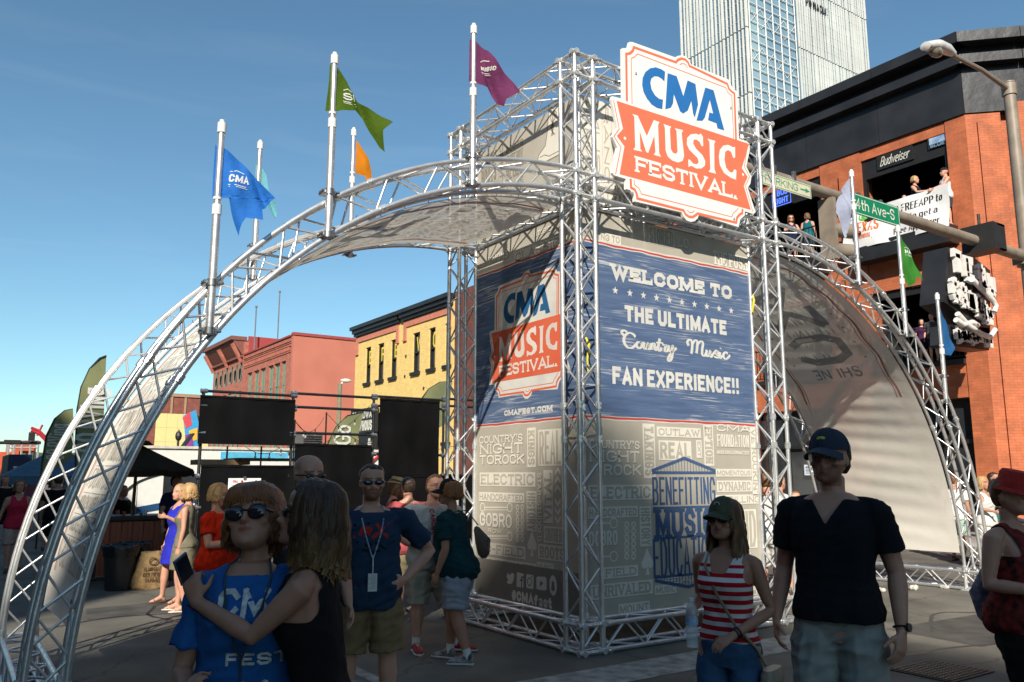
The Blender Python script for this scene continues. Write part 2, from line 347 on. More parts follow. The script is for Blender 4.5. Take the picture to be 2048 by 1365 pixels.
def woodmat(m):                        # worn white grain streaks across the blue band
    nt = m.node_tree; N = nt.nodes; L = nt.links; b = N['Principled BSDF']
    tc = [n for n in N if n.bl_idname == 'ShaderNodeTexCoord'][0]; base = b.inputs['Base Color'].links[0].from_socket
    def nz(sc, s, d=4, dist=0):
        mp = N.new('ShaderNodeMapping'); mp.inputs['Scale'].default_value = s; L.new(tc.outputs['Object'], mp.inputs[0])
        n = N.new('ShaderNodeTexNoise'); n.inputs['Scale'].default_value = sc; n.inputs['Detail'].default_value = d; n.inputs['Distortion'].default_value = dist; L.new(mp.outputs[0], n.inputs[0]); return n.outputs[0]
    def rmp(src, a, c):
        r = N.new('ShaderNodeMapRange'); r.inputs['From Min'].default_value = a; r.inputs['From Max'].default_value = c; L.new(src, r.inputs[0]); return r.outputs[0]
    def mul(a, b_):
        r = N.new('ShaderNodeMath'); r.operation = 'MULTIPLY'; L.new(a, r.inputs[0]); L.new(b_, r.inputs[1]); return r.outputs[0]
    fine = rmp(nz(1.6, (1.1,1.1,42), 5, .8), .54, .60); big = rmp(nz(1.1, (1,1,4.5), 4, 1.0), .44, .66)
    f = mul(fine, big)
    mx = N.new('ShaderNodeMix'); mx.data_type = 'RGBA'; L.new(f, mx.inputs[0]); L.new(base, mx.inputs[6]); mx.inputs[7].default_value = (.56,.57,.60,1)
    L.new(mx.outputs[2], b.inputs['Base Color'])
    for n in N:
        if n.bl_idname == 'ShaderNodeBsdfTranslucent': L.new(mx.outputs[2], n.inputs[0])
woodmat(M_WOOD)

W_, L_, H_, SEC, MID = 3.235, 2.62, 6.176, .249, 4.84
BR = []                                    # lacing bars: (a, b, parent)
def lace_face(A, B, par, flip=0, ends=True):
    """zigzag between two chords given as point lists"""
    n = len(A)
    for i in range(n-1):
        if (i+flip) % 2 == 0: BR.append((A[i], B[i+1], par))
        else: BR.append((B[i], A[i+1], par))
    if ends: BR.append((A[0], B[0], par)); BR.append((A[-1], B[-1], par))
def collars(mb, p, d, r=.033):
    d = d.normalized(); mb.cyl(p-d*.035, p+d*.035, r, 8)
    ref = Vector((0,0,1)) if abs(d.z) < .9 else Vector((1,0,0)); x = d.cross(ref).normalized()
    mb.cyl(p-x*.045, p+x*.045, .006, 5)
def truss(name, par, a, b, e1, e2, pitch=.27, couplers=(), label=None):
    a = Vector(a); b = Vector(b); e1 = Vector(e1); e2 = Vector(e2); d = (b-a)
    mb = MB()
    offs = [Vector((0,0,0)), e1, e1+e2, e2]
    for o in offs: mb.cyl(a+o, b+o, .0245, 10)
    for t in couplers:
        for o in offs: collars(mb, a+d*t+o, d)
    o = obj(name, mb, M_AL, par, smooth=40, label=label)
    n = max(2, round(d.length/pitch)); n += n % 2
    m0 = .03/d.length; ch = [[a+q+d*(m0+(1-2*m0)*i/n) for i in range(n+1)] for q in offs]
    for i in range(4): lace_face(ch[i], ch[(i+1) % 4], o, i % 2)
    return o
def arch(name, par, cx, sgn, y0, th0=0, th1=math.radians(90), zc=SEC, Ro=4.60, Ri=4.35):
    def P(t, R, y): return Vector((cx+sgn*R*math.sin(t), y, zc+R*math.cos(t)))
    mb = MB(); N = 40
    for R in (Ro, Ri):
        for y in (y0, y0+SEC): mb.tube([P(th0+(th1-th0)*i/N, R, y) for i in range(N+1)], .0245, 10)
    for t in (.0, .335, .67, .99):
        tt = th0+(th1-th0)*t; dd = P(tt+.01, Ro, y0)-P(tt-.01, Ro, y0)
        for R in (Ro, Ri):
            for y in (y0, y0+SEC): collars(mb, P(tt, R, y), dd)
    o = obj(name, mb, M_AL, par, smooth=40)
    n = 26; T = [th0+(th1-th0)*i/n for i in range(n+1)]
    ch = [[P(t, R, y) for t in T] for R, y in ((Ro, y0), (Ro, y0+SEC), (Ri, y0+SEC), (Ri, y0))]
    for i in range(4): lace_face(ch[i], ch[(i+1) % 4], o, i % 2)
    return o
def finish_braces(root, r=.0105):
    """the 300 largest bars are pieces of their own, the rest one piece"""
    global BR
    BR.sort(key=lambda q: ((q[0]+q[1])/2-CC).length)
    for a, b, p in BR[:300]: rod('brace', a, b, r, M_AL, p, 6)
    if len(BR) > 300:
        mb = MB()
        for a, b, p in BR[300:]: mb.cyl(a, b, r, 6)
        tag(obj('brace', mb, M_AL, root, smooth=40), kind='stuff')
    BR = []

tower = thing('truss_tower', 'tall square aluminium truss tower wrapped in printed festival banners', 'tower', (W_/2, L_/2, 0))
X, Y, Z = Vector((1,0,0)), Vector((0,1,0)), Vector((0,0,1))
for x0 in (0, W_-SEC):
    for y0 in (0, L_-SEC):
        truss('truss_post', tower, (x0,y0,.03), (x0,y0,H_), X*SEC, Y*SEC, .262, (.045, .33, .385, .74, .79, .955))
for z0 in (0.03, MID-SEC, H_-SEC):
    for y0 in (0, L_-SEC): truss('truss_beam', tower, (SEC,y0,z0), (W_-SEC,y0,z0), Y*SEC, Z*SEC, .3, (.03, .97))
    for x0 in (0, W_-SEC): truss('truss_beam', tower, (x0,SEC,z0), (x0,L_-SEC,z0), X*SEC, Z*SEC, .3, (.03, .97))
for x0 in (0, W_-SEC):
    for y0 in (0, L_-SEC):
        for z0 in (0.03, MID-SEC, H_-SEC):
            mb = MB()
            for dx in (0, SEC):
                for dy in (0, SEC):
                    for dz in (0, SEC):
                        p = Vector((x0+dx, y0+dy, z0+dz)); mb.ell(p, (.036,.036,.036), 8, 6)
                        for ax in (X, Y): mb.cyl(p-ax*.05, p+ax*.05, .03, 8)
            for dz in (0, SEC):
                for dy in (0, SEC): mb.cyl((x0, y0+dy, z0+dz), (x0+SEC, y0+dy, z0+dz), .022, 6)
                for dx in (0, SEC): mb.cyl((x0+dx, y0, z0+dz), (x0+dx, y0+SEC, z0+dz), .022, 6)
            obj('corner_block', mb, M_AL2, tower, smooth=40)
finish_braces(tower)
# base plates and ballast at the foot corners
# --- arches
def gate_arch(cx, sgn, label):
    root = thing('truss_arch', label, 'arch', (cx+sgn*4.5, L_/2, 0))
    arch('arch_truss', root, cx, sgn, 0); arch('arch_truss', root, cx, sgn, L_-SEC)
    xf = cx+sgn*(4.35 if sgn > 0 else 4.60)
    truss('base_truss', root, (xf, -.02, .03), (xf, L_+.02, .03), X*SEC, Z*SEC, .3, (.02, .09, .91, .98))
    for y0 in (0, L_-SEC):
        mb = MB()
        for dx in (0, SEC):
            for dy in (0, SEC):
                mb.ell((xf+dx, y0+dy, SEC+.03), (.036,.036,.036), 8, 6); mb.ell((xf+dx, y0+dy, .03), (.036,.036,.036), 8, 6); mb.cyl((xf+dx, y0+dy, .03), (xf+dx, y0+dy, SEC+.03), .024, 8)
                collars(mb, Vector((xf+dx, y0+dy, SEC+.08)), Z)
        mb.box((xf-.06, y0-.06, .004), (xf+SEC+.06, y0+SEC+.06, .014))
        obj('arch_foot', mb, M_AL2, root, smooth=40)
    # horizontal stubs that tie the arch to the tower
    finish_braces(root)
    return root
archL = gate_arch(0, -1, 'left half arch of silver truss curving down from the tower to the street')
archR = gate_arch(W_, 1, 'right half arch of silver truss curving down in front of the orange brick building')

# --- canopies (thin printed mesh fabric, gently sagging between its ties)
M_CAN = fabric('canopy_cream', (.86,.82,.73), (.82,.785,.70), trans=.24, transp=.08, scale=2, bump=.5)
M_CANB = fabric('canopy_blue_print', (.36,.38,.40), (.42,.43,.44), trans=.35, transp=.15, scale=30)
M_CANR = fabric('canopy_red_print', (.52,.27,.21), trans=.4, transp=.1)
M_CANG = fabric('canopy_grey_print', (.46,.43,.37), trans=.4, transp=.12)
def canopy(root, cx, sgn, mirror, label):
    R0 = 4.315; Y0, Y1 = SEC+.03, L_-SEC-.03; TH = math.radians(86)
    def P(s, y, k=0, d=0):                 # s = arc length from the crown, y across
        t = s/R0; u = (y-Y0)/(Y1-Y0); sag = .03*math.sin(math.pi*u)*(1+.4*math.sin(s*5.1))+.006*math.sin(s*23+y*3)*math.sin(math.pi*u)
        R = R0-sag-.0007*k-d
        return Vector((cx+sgn*R*math.sin(t), y, SEC+R*math.cos(t)))
    mb = MB(); n = 150; m = 16; S1 = R0*TH
    for i in range(n+1):
        for j in range(m+1): mb.v.append(tuple(P(S1*i/n, Y0+(Y1-Y0)*j/m)))
    for i in range(n):
        for j in range(m):
            a = i*(m+1)+j; q = (a, a+1, a+m+2, a+m+1); mb.f.append(q if sgn > 0 else q[::-1]); mb.m.append(0)
    c = obj('canopy', mb, M_CAN, root, smooth=True, label=label)
    # prints seen on the inside
    def PI(u, v, k=0, d=0): return P(v, Y0+u if not mirror else Y1-u, k+2)
    Wc = Y1-Y0
    def dense(pts, st=.08):
        out = []
        for a, b in zip(pts, pts[1:]):
            a = Vector(a); b = Vector(b); q = max(1, int((b-a).length/st)); out += [a+(b-a)*i/q for i in range(q)]
        return out+[Vector(pts[-1])]
    for nm, M, lines in (('red_stripe', M_CANR, [(.22, .03), (.27, .012), (Wc-.22, .03), (Wc-.27, .012)]),):
        b = MB()
        for u, w in lines: stroke(b, [(u+.018*math.sin(i*.9+u*9), .05+i*.1) for i in range(40)], w, PI, 1)
        obj(nm, b, M, c)
    for i in range(9):
        for uu in (.4, Wc-.4): b = MB(); star(b, uu, .5+i*.33, .035, PI, 2); obj('blue_star', b, M_CANB, c)
    for ch, v0 in (('A', 1.25), ('M', 1.85), ('C', 2.6)):
        b = MB()
        for stt in G[ch][1]: stroke(b, dense([(Wc*.30+px*Wc*.40, v0+py*.52) for px, py in stt]), .14, PI, 3)
        obj('blue_letter', b, M_CANB, c)
    for v0, s_ in (((3.45, 'SHINE'), (3.75, 'MUSIC')) if sgn < 0 else ((3.3, 'SHINE'),)):
        for i, ch in enumerate(s_):
            b = MB()
            for stt in G[ch][1]: stroke(b, dense([(Wc*.3+(i+px*.7*min(1, G[ch][0]))*Wc*.085, v0+py*.18) for px, py in stt]), .03, PI, 3)
            obj('blue_letter', b, M_CANB, c)
    # typographic print on the outside
    def PO(u, v, k=0, d=0): 
        q = P(v, Y0+u if mirror else Y1-u, 0); ctr = Vector((cx, q.y, SEC)); return q+(q-ctr).normalized()*(.002+.0008*k)
    b = MB(); rr = random.Random(3); words = ['NIGHT', 'REAL', 'ROOTS', 'KINGS', 'VITAL', 'ROCK', 'FIELD', 'HISTORY', 'SOUL', 'DOBRO', 'OUTLAW', 'MUSIC', 'TRUE', 'LOUD']
    v = .1; i = 0
    while v < (S1-.35 if sgn < 0 else 3.0):
        h = rr.choice((.16,.22,.28)); u = .35
        while u < Wc-.45:
            w = rr.uniform(.35,.7)
            if u+w > Wc-.3: w = Wc-.3-u
            wd = words[i % len(words)]; i += 1
            n_ = len(wd)
            for q, ch in enumerate(wd):
                for stt in G[ch][1]: stroke(b, [(u+(q+px*.68)*w/n_, v+.02+py*(h-.05)) for px, py in stt], .022, PO, 1)
            stroke(b, [(u-.02, v-.01), (u+w-.04, v-.01)], .008, PO, 1)
            u += w+.03
        v += h+.03
    obj('grey_lettering', b, M_CANG, c)
    b = MB()
    for u in (.2, Wc-.2): stroke(b, [(u, .05+i*.1) for i in range(62)], .03, PO, 2); stroke(b, [(u+.06, .05+i*.1) for i in range(62)], .012, PO, 2)
    obj('red_stripe', b, M_CANR, c)
    # black cable ties along both edges
    for y, yy in ((Y0, SEC), (Y1, L_-SEC)):
        b = MB()
        for i in range(2, 24):
            p = P(S1*i/24, y); ctr = Vector((cx, y, SEC)); q = p+(p-ctr).normalized()*.06; q.y = yy
            b.cyl(p, q, .004, 4); b.cyl(q, q+Vector((0, -.04 if yy < 1 else .04, .03)), .003, 4)
        obj('cable_ties', b, mat('black_plastic', (.012,.012,.012), rough=.5), c)
    return c
canopy(archL, 0, -1, False, None); canopy(archR, W_, 1, False, None)

# ---------------------------------------------------------------- the banners on the tower
PR = plane((SEC+.01, SEC+.012, .2), X, Z, -Y)                       # right-hand face (towards -Y): u from the corner
UR = W_-2*SEC-.02
PL = plane((SEC+.012, L_-SEC-.01, .2), -Y, Z, -X)                   # left-hand face (towards -X): u from the far edge
ULn = L_-2*SEC-.02
def uvR(px, py): p = on(px, py, 1, SEC+.012); return p.x-SEC-.01, p.z-.2
def uvL(px, py): p = on(px, py, 0, SEC+.012); return L_-SEC-.01-p.y, p.z-.2
def zb(uv, ox, oy, s): return lambda x, y: uv(ox+x/s, oy+y/s)
def wrinkle(u, v, W, H): 
    return .006*math.sin(v*7+u*3)*math.sin(u*2.2)+.004*math.sin(v*19-u*5)
def sheet(name, P, W, v0, v1, m, parent, step=.08):
    mb = MB(); nu = int(W/step); nv = max(1, int((v1-v0)/step)); 
    for i in range(nu+1):
        for j in range(nv+1):
            u = W*i/nu; v = v0+(v1-v0)*j/nv; mb.v.append(tuple(P(u, v, 0)))
    for i in range(nu):
        for j in range(nv):
            a = i*(nv+1)+j; mb.f.append((a, a+nv+1, a+nv+2, a+1)); mb.m.append(0)
    return obj(name, mb, m, parent, smooth=True)
TOPV = MID-SEC-.2-.03
banR = sheet('banner', PR, UR, .05, TOPV, M_GREY, tower); banL = sheet('banner', PL, ULn, .05, TOPV, M_GREY, tower)
banR2 = sheet('banner', PR, UR, MID-.2-.2, H_-SEC-.25, M_LIGHT, tower); banL2 = sheet('banner', PL, ULn, MID-.2-.2, H_-SEC-.25, M_GREY, tower)
PB = plane((W_-SEC-.01, L_-SEC-.012, .2), -X, Z, Y); PE = plane((W_-SEC-.012, SEC+.01, .2), Y, Z, X)
sheet('banner', PB, UR, .05, TOPV, M_GREY, tower); sheet('banner', PE, ULn, .05, TOPV, M_GREY, tower)
# blue band with its red edges
V0, V1 = 2.31-.2, 4.20-.2
def bandpart(nm, P, W, a, b, m, par, k, wav=0):
    mb = MB(); n = 60
    for i in range(n):
        u0 = W*i/n; u1 = W*(i+1)/n; w0 = wav*(math.sin(u0*9)+.6*math.sin(u0*23)); w1 = wav*(math.sin(u1*9)+.6*math.sin(u1*23))
        mb.quad(P(u0, a+w0, k), P(u1, a+w1, k), P(u1, b+w1*.6, k), P(u0, b+w0*.6, k))
    return obj(nm, mb, m, par)
for P, W, par in ((PR, UR, banR), (PL, ULn, banL)):
    bandpart('blue_band', P, W, V0, V1, M_WOOD, par, 2)
    bandpart('white_edge', P, W, V0-.03, V0+.012, M_WHITEP, par, 3, .003); bandpart('red_edge', P, W, V0-.018, V0+.006, M_REDP, par, 4, .003)
    bandpart('white_edge', P, W, V1-.012, V1+.04, M_WHITEP, par, 3, .005); bandpart('red_edge', P, W, V1+.0, V1+.022, M_REDP, par, 4, .005)
def tb(uv, tl, br):                        # box of a word from two photo corners (top left, bottom right)
    a = uv(*tl); b = uv(*br); return (a[0], b[1], b[0], a[1])
def words(P, uvf, items, par, m, k=5, nm='lettering'):
    for s, tl, br, kw in items:
        mb = MB(); text(mb, s, tb(uvf, tl, br), P, k=k, **kw); obj(nm, mb, m, par)
z2 = zb(uvR, 900, 440, 2.967)
words(PR, z2, [('WELCOME TO', (945,258), (1680,476), dict(t=.048, serif=True)), ('THE ULTIMATE', (1035,505), (1642,686), dict(t=.05)),
               ('FAN EXPERIENCE!!', (962,868), (1716,1036), dict(t=.048))], banR, M_WHITEP)
mb = MB()
for i in range(10):
    t = i/9; u, v = z2(980+(1668-980)*(t**.94), 420+(540-420)*(t**.94)); star(mb, u, v, .046, PR, 5)
obj('star_row', mb, M_WHITEP, banR)
# brush-script words
def script(P, box, par, m):
    u0, v0, u1, v1 = box; W = u1-u0; H = (v1-v0)*1.35; v0 -= (v1-v0)*.2
    mb = MB()
    gl = [  # centre lines in a unit box, hand drawn
     [(.115,.80),(.095,.90),(.06,.93),(.025,.78),(.018,.55),(.045,.36),(.085,.36),(.115,.50)], [(.018,.80),(.0,.92),(.02,1.0),(.045,.95)],
     [(.15,.62),(.128,.58),(.122,.46),(.138,.37),(.16,.42),(.168,.54),(.15,.62),(.165,.60),(.19,.62)],
     [(.19,.63),(.183,.48),(.19,.38),(.208,.42),(.222,.62),(.219,.44),(.229,.38),(.243,.50)],
     [(.25,.63),(.246,.37)],[(.247,.50),(.262,.62),(.278,.60),(.276,.45),(.288,.38),(.302,.50)],
     [(.325,.86),(.312,.60),(.308,.42),(.322,.37),(.340,.50)],[(.29,.68),(.352,.70)],
     [(.345,.66),(.358,.62),(.378,.62),(.368,.50),(.368,.39),(.384,.38),(.400,.50)],
     [(.405,.64),(.400,.48),(.408,.40),(.425,.44),(.440,.64),(.436,.40),(.425,.12),(.404,.0),(.392,.06),(.410,.24),(.450,.46),(.474,.56)],
     [(.585,.72),(.575,.88),(.600,.98),(.618,.86),(.615,.56),(.606,.40)],[(.618,.80),(.648,.98),(.668,.92),(.662,.60),(.656,.44)],[(.666,.80),(.700,.97),(.722,.90),(.712,.62),(.712,.42),(.732,.38),(.752,.52)],
     [(.758,.64),(.750,.48),(.760,.38),(.778,.43),(.790,.63),(.786,.44),(.798,.37),(.812,.48)],
     [(.845,.66),(.862,.60),(.850,.52),(.842,.60),(.852,.50),(.868,.43),(.855,.36),(.826,.40)],[(.812,.48),(.848,.66)],
     [(.885,.62),(.880,.44),(.890,.37),(.905,.48)],[(.892,.76),(.895,.79)],
     [(.962,.58),(.945,.64),(.922,.56),(.920,.42),(.940,.35),(.965,.42),(.985,.54)]]
    for i, g in enumerate(gl): pen(mb, [(u0+x*W, v0+y*H) for x, y in g], .042, P, 5+(i % 3))
    obj('script_lettering', mb, m, par)
script(PR, tb(z2, (1018,672), (1672,858)), banR, M_WHITEP)
# ---- wood-type patchwork below and above the band
def patch(P, uvf, items, par):
    """items: word, (x0, ytop, x1, ybottom) in zoomed photo coordinates, style, rotation"""
    for it in items:
        la = MB(); lb = MB(); lc = MB(); s, (x0, y0, x1, y1), sty = it[:3]; rot = it[3] if len(it) > 3 else 0; serif = it[4] if len(it) > 4 else True
        xm, ym = (x0+x1)/2, (y0+y1)/2
        u0 = uvf(x0, ym)[0]; u1 = uvf(x1, ym)[0]; v1 = uvf(xm, y0)[1]; v0 = uvf(xm, y1)[1]
        Hh = (v1-v0) if rot == 0 else (u1-u0)
        if sty in 'P':                     # cream panel with brown letters
            g = .018; la.poly([(u0-g, v0-g), (u1+g, v0-g), (u1+g, v1+g), (u0-g, v1+g)], P, 1)
            stroke(lc, [(u0-g, v0-g), (u1+g, v0-g)], .005, P, 2)
            text(lb, s, (u0, v0, u1, v1), P, t=Hh*.2, serif=serif, rot=rot, k=3)
        else:
            text(lc, s, (u0+.006, v0-.007, u1+.006, v1-.007), P, t=Hh*.19, serif=serif, rot=rot, k=1)
            text(la, s, (u0, v0, u1, v1), P, t=Hh*.19, serif=serif, rot=rot, k=8)
        if sty == 'P': obj('cream_block', la, M_LIGHT, par); obj('grey_lettering', lb, M_GREY, par); obj('block_shadow', lc, M_DARKL, par)
        else: obj('cream_lettering', la, M_LIGHT, par); obj('letter_shadow', lc, M_DARKL, par)
def flower(mb, u, v, r, P, k=3):
    for i in range(8):
        a = i*math.pi/4; disc(mb, u+math.cos(a)*r*.62, v+math.sin(a)*r*.62, r*.26, P, k+(i % 2), 7)
def spade(mb, u, v, s, P, k=3):
    mb.poly([(u, v+s), (u+s*.28, v+s*.45), (u+s*.55, v+s*.05), (u+s*.5, v-s*.25), (u+s*.2, v-s*.35), (u+s*.04, v-s*.2), (u+s*.18, v-s*.75), (u-s*.18, v-s*.75), (u-s*.04, v-s*.2), (u-s*.2, v-s*.35), (u-s*.5, v-s*.25), (u-s*.55, v+s*.05), (u-s*.28, v+s*.45)][::-1], P, k)
zl = zb(uvL, 940, 850, 3.303); zr = zb(uvR, 940, 850, 3.303)
patch(PL, zl, [("COUNTRY'S", (62,68,352,118), 'L'), ('NIGHT', (66,122,352,190), 'L'), ('TO', (66,200,160,262), 'L', 0, False), ('ROCK', (165,196,362,258), 'L'),
  ('KINGS', (384,30,428,272), 'P', 90), ('REAL', (458,40,600,262), 'P', 0, False), ('ELECTRIC', (70,325,425,398), 'P'), ('HANDCRAFTED', (64,458,352,502), 'P', 0, False),
  ('HISTORY', (380,450,434,695), 'P', 90, False), ('STAR-STUDDED', (448,318,474,770), 'L', 90, False), ('VITAL', (492,310,540,640), 'P', -90), ('SOUTHERN', (494,685,622,775), 'P', 0, False),
  ('GOBRO', (66,585,278,675), 'L', 0, False), ('ROW', (122,688,212,716), 'L', 0, False), ('D-FIELD', (100,800,360,862), 'P'), ('ROOTS', (458,808,628,888), 'P'), ('UNRIVALED', (100,905,430,945), 'P'), ('MUSIC', (448,922,545,950), 'P', 0, False)], banL)
mb = MB(); mc = MB()
for i in range(6):
    for x in (314, 346): flower(mb, *zl(x, 545+i*42), .042, PL)
spade(mb, *zl(410, 795), .16, PL)
for i in range(6):
    u, v = zl(580, 335+i*58); s_ = 1 if i < 3 else -1
    for w in (0,): mb.poly([(u-.05, v), (u, v+.05*s_+.0), (u+.05, v), (u+.05, v+.04), (u, v+.05*s_+.04), (u-.05, v+.04)], PL, 3)
for yy in (545, 735):
    a = zl(95, yy); b = zl(250, yy); stroke(mb, [a, b], .014, PL, 3); stroke(mb, [(a[0], a[1]-.03), (b[0], b[1]-.03)], .008, PL, 3)
    for q, sg in ((a, -1), (b, 1)): stroke(mb, [(q[0]+sg*.05*math.cos(t)+sg*.04, q[1]+.05*math.sin(t)) for t in [i*math.pi/5 for i in range(11)]], .012, PL, 4, closed=True)
obj('ornaments', mb, M_LIGHT, banL)
# dark lower strip with the social icons
zk = zb(uvL, 880, 1100, 5.389)
M_STRIP = fabric('banner_strip', (.30,.28,.24), (.26,.24,.21))
mb = MB(); vt = uvL(1050, 1130)[1]; mb.poly([(.0, .05), (ULn, .05), (ULn, vt), (0, vt)], PL, 9); obj('brown_strip', mb, M_STRIP, banL)
mb = MB(); text(mb, '#CMAfest', tb(zk, (778,432), (1210,636)), PL, t=.035, k=11); obj('lettering', mb, M_LIGHT, banL)
def icon_uv(x, y): return zk(x, y)
md = MB(); mb = MB()
bx = [(735,245),(728,268),(722,300),(740,318),(722,350),(745,370),(780,362),(797,320),(803,265),(790,255),(780,245),(765,262),(755,275)]
mb.poly([icon_uv(*p) for p in bx], PL, 11)
mb.poly([icon_uv(*p) for p in [(832,240),(906,258),(902,410),(828,396)]], PL, 11)
for pp in ([(884,290),(884,408)], [(866,325),(900,330)], [(886,300),(904,290)]): stroke(md, [icon_uv(*p) for p in pp], .02, PL, 13)
mb.poly([icon_uv(*p) for p in [(940,262),(1004,272),(1013,285),(1010,415),(1000,424),(940,412),(932,402),(932,270)]], PL, 11)
u, v = icon_uv(970, 345); stroke(md, [(u+.042*math.cos(i*.628), v+.042*math.sin(i*.628)) for i in range(10)], .012, PL, 13, closed=True); u, v = icon_uv(996, 292); disc(md, u, v, .012, PL, 13, 8)
mb.poly([icon_uv(*p) for p in [(1052,288),(1135,292),(1152,308),(1153,425),(1140,440),(1055,428),(1042,412),(1042,300)]], PL, 11); md.poly([icon_uv(*p) for p in [(1082,328),(1118,362),(1080,402)]], PL, 13)
u, v = icon_uv(1222, 384); disc(mb, u, v, .066, PL, 11, 20, .105); disc(md, u, v+.02, .024, PL, 13, 10); md.poly([(u-.034, v-.045), (u, v-.06), (u+.034, v-.045), (u+.02, v+.02), (u-.02, v+.02)], PL, 14)
obj('media_icons', mb, M_LIGHT, banL); obj('icon_marks', md, M_STRIP, banL)
patch(PR, zr, [("COUNTRY'S", (784,102,1122,158), 'L'), ('NIGHT', (784,170,1122,248), 'L'), ('ROCK', (884,262,1128,335), 'L', 0, False), ('TAKINGS', (1152,4,1215,345), 'P', 90), ('OUTLAW', (1242,28,1518,74), 'P'),
  ('REAL', (1255,116,1455,225), 'P', 0, False), ('EXT', (1502,112,1524,210), 'P', 90, False), ('EPTION', (1552,8,1602,262), 'P', 90), ('CMA', (1630,0,1845,46), 'L', 0, False), ('FOUNDATION', (1632,66,1842,148), 'L', 0, False),
  ('MUSIC EDUCATION MATTERS', (1632,172,1842,196), 'L', 0, False), ('MOMENTOUS', (1632,302,1852,334), 'P', 0, False), ('DYNAMIC', (1638,378,1856,434), 'P'), ('THRILLING', (1630,472,1912,516), 'P', 0, False), ("VE ROCKIN'", (1864,24,1896,455), 'P', 90),
  ('ELECTRIC', (790,408,1196,488), 'P'), ('HANDCRAFTED', (788,552,1100,606), 'P', 0, False), ('HISTORY', (1130,550,1190,795), 'P', 90, False), ('DOBRO', (785,700,975,800), 'L', 0, False), ('FIELD', (892,945,1102,1000), 'P'),
  ('UNRIVALED', (806,1052,1200,1128), 'P'), ('MUSIC', (1230,1066,1356,1110), 'P', 0, False), ('LOUD', (1700,570,1888,810), 'P', 0, False), ('MOUNT', (990,1185,1180,1240), 'P', 0, False), ('GRAND', (1420,1180,1600,1235), 'P'), ('TRUE', (1640,1000,1888,1130), 'P', 0, False), ('SOUL', (1640,850,1888,960), 'L'), ('HEART', (1240,1000,1600,1040), 'L')], banR)
mb = MB()
for i in range(6):
    for x in (1035, 1080): flower(mb, *zr(x, 660+i*42), .042, PR)
spade(mb, *zr(1172, 915), .16, PR)
for yy in (650, 870):
    a = zr(800, yy); b = zr(930, yy); stroke(mb, [a, b], .014, PR, 3)
    for q, sg in ((b, 1),): stroke(mb, [(q[0]+sg*.05*math.cos(t)+sg*.04, q[1]+.05*math.sin(t)) for t in [i*math.pi/5 for i in range(11)]], .012, PR, 4, closed=True)
obj('ornaments', mb, M_LIGHT, banR)
# blue crest: temple outline over three words
k0 = 12; mb = MB()
words(PR, zr, [('BENEFITTING', (1200,345), (1622,520), dict(t=.028)), ('MUSIC', (1208,560), (1622,728), dict(t=.06, serif=True)), ('EDUCATION', (1205,755), (1622,975), dict(t=.032))], banR, M_BLUEP, k0)
cA = zr(1200,300); cB = zr(1410,220); cC = zr(1620,300); yb = zr(1410,322)[1]; ub, uc = cA[0], cC[0]; um = (ub+uc)/2
stroke(mb, [(ub, yb+.03), (um, cB[1]), (uc, yb+.03)], .035, PR, k0); stroke(mb, [(ub, yb+.01), (uc, yb+.01)], .03, PR, k0+1)
for i in range(1, 22):
    t = i/22; u = ub+(uc-ub)*t; h = (cB[1]-yb)*(1-abs(2*t-1)); stroke(mb, [(u, yb), (u, yb+max(.03, h))], .008, PR, k0+2)
for yy in (545, 741): v = zr(1410, yy)[1]; stroke(mb, [(ub, v), (uc, v)], .026, PR, k0)
yb2 = zr(1410, 992)[1]; yc = zr(1410, 1075)[1]
stroke(mb, [(ub, yb2-.03), (um, yc), (uc, yb2-.03)], .035, PR, k0); stroke(mb, [(ub, yb2), (uc, yb2)], .026, PR, k0+1)
for i in range(1, 22):
    t = i/22; u = ub+(uc-ub)*t; h = (yb2-yc)*(1-abs(2*t-1)); stroke(mb, [(u, yb2), (u, yb2-max(.02, h))], .008, PR, k0+2)
obj('blue_crest', mb, M_BLUEP, banR)
# prints above the band and on the top tier
zu = zb(uvL, 900, 440, 2.967); zv = zb(uvR, 1100, 340, 4.096)
patch(PL, zu, [('CLASSIC', (385,150,655,205), 'P'), ('STORIES', (500,50,620,80), 'L'), ('TAKING', (230,200,345,245), 'L', 0, False)], banL)
patch(PR, zv, [('NG TO', (415,535,570,590), 'P', 0, False), ('STORIED', (815,490,1010,610), 'P', 0, False), ('LO', (1050,560,1135,640), 'L', 0, False), ('THE PUSH', (1330,690,1620,800), 'L')], banR)
VT = MID-.2-.2
def top_tier(P, W, par, seed):
    la = MB(); lb = MB(); rr = random.Random(seed); ws = ['CENTENNIAL', 'OUTSIDE', 'HARMONY', 'MUSIC', 'RANCH', 'TRUE', 'BLUES', 'FRONT ROW', 'BOOTS', 'STRINGS']; i = seed
    u = .06
    while u < W-.15:
        w = rr.choice((.12,.2,.42)); v = VT+.04; top = H_-SEC-.25-.05
        if u+w > W-.04: w = W-.04-u
        if w < .25: text(lb, ws[i % 10].replace(' ', ''), (u+.02, v, u+w-.02, top), P, t=w*.14, rot=90, serif=False, k=2); i += 1; stroke(lb, [(u, v), (u, top)], .005, P, 1)
        else:
            while v < top-.1:
                h = min(rr.choice((.12,.18,.26)), top-v); s = ws[i % 10]; i += 1
                text(lb, s, (u+.02, v+.02, u+w-.02, v+h-.02), P, t=h*.13, serif=rr.random() < .5, k=2); stroke(lb, [(u, v), (u+w, v)], .005, P, 1); v += h
        u += w+.02
    obj('grey_lettering', lb, M_GREY if par is banR2 else M_DARKL, par)
top_tier(PR, UR, banR2, 2); top_tier(PL, ULn*.55, banL2, 5)
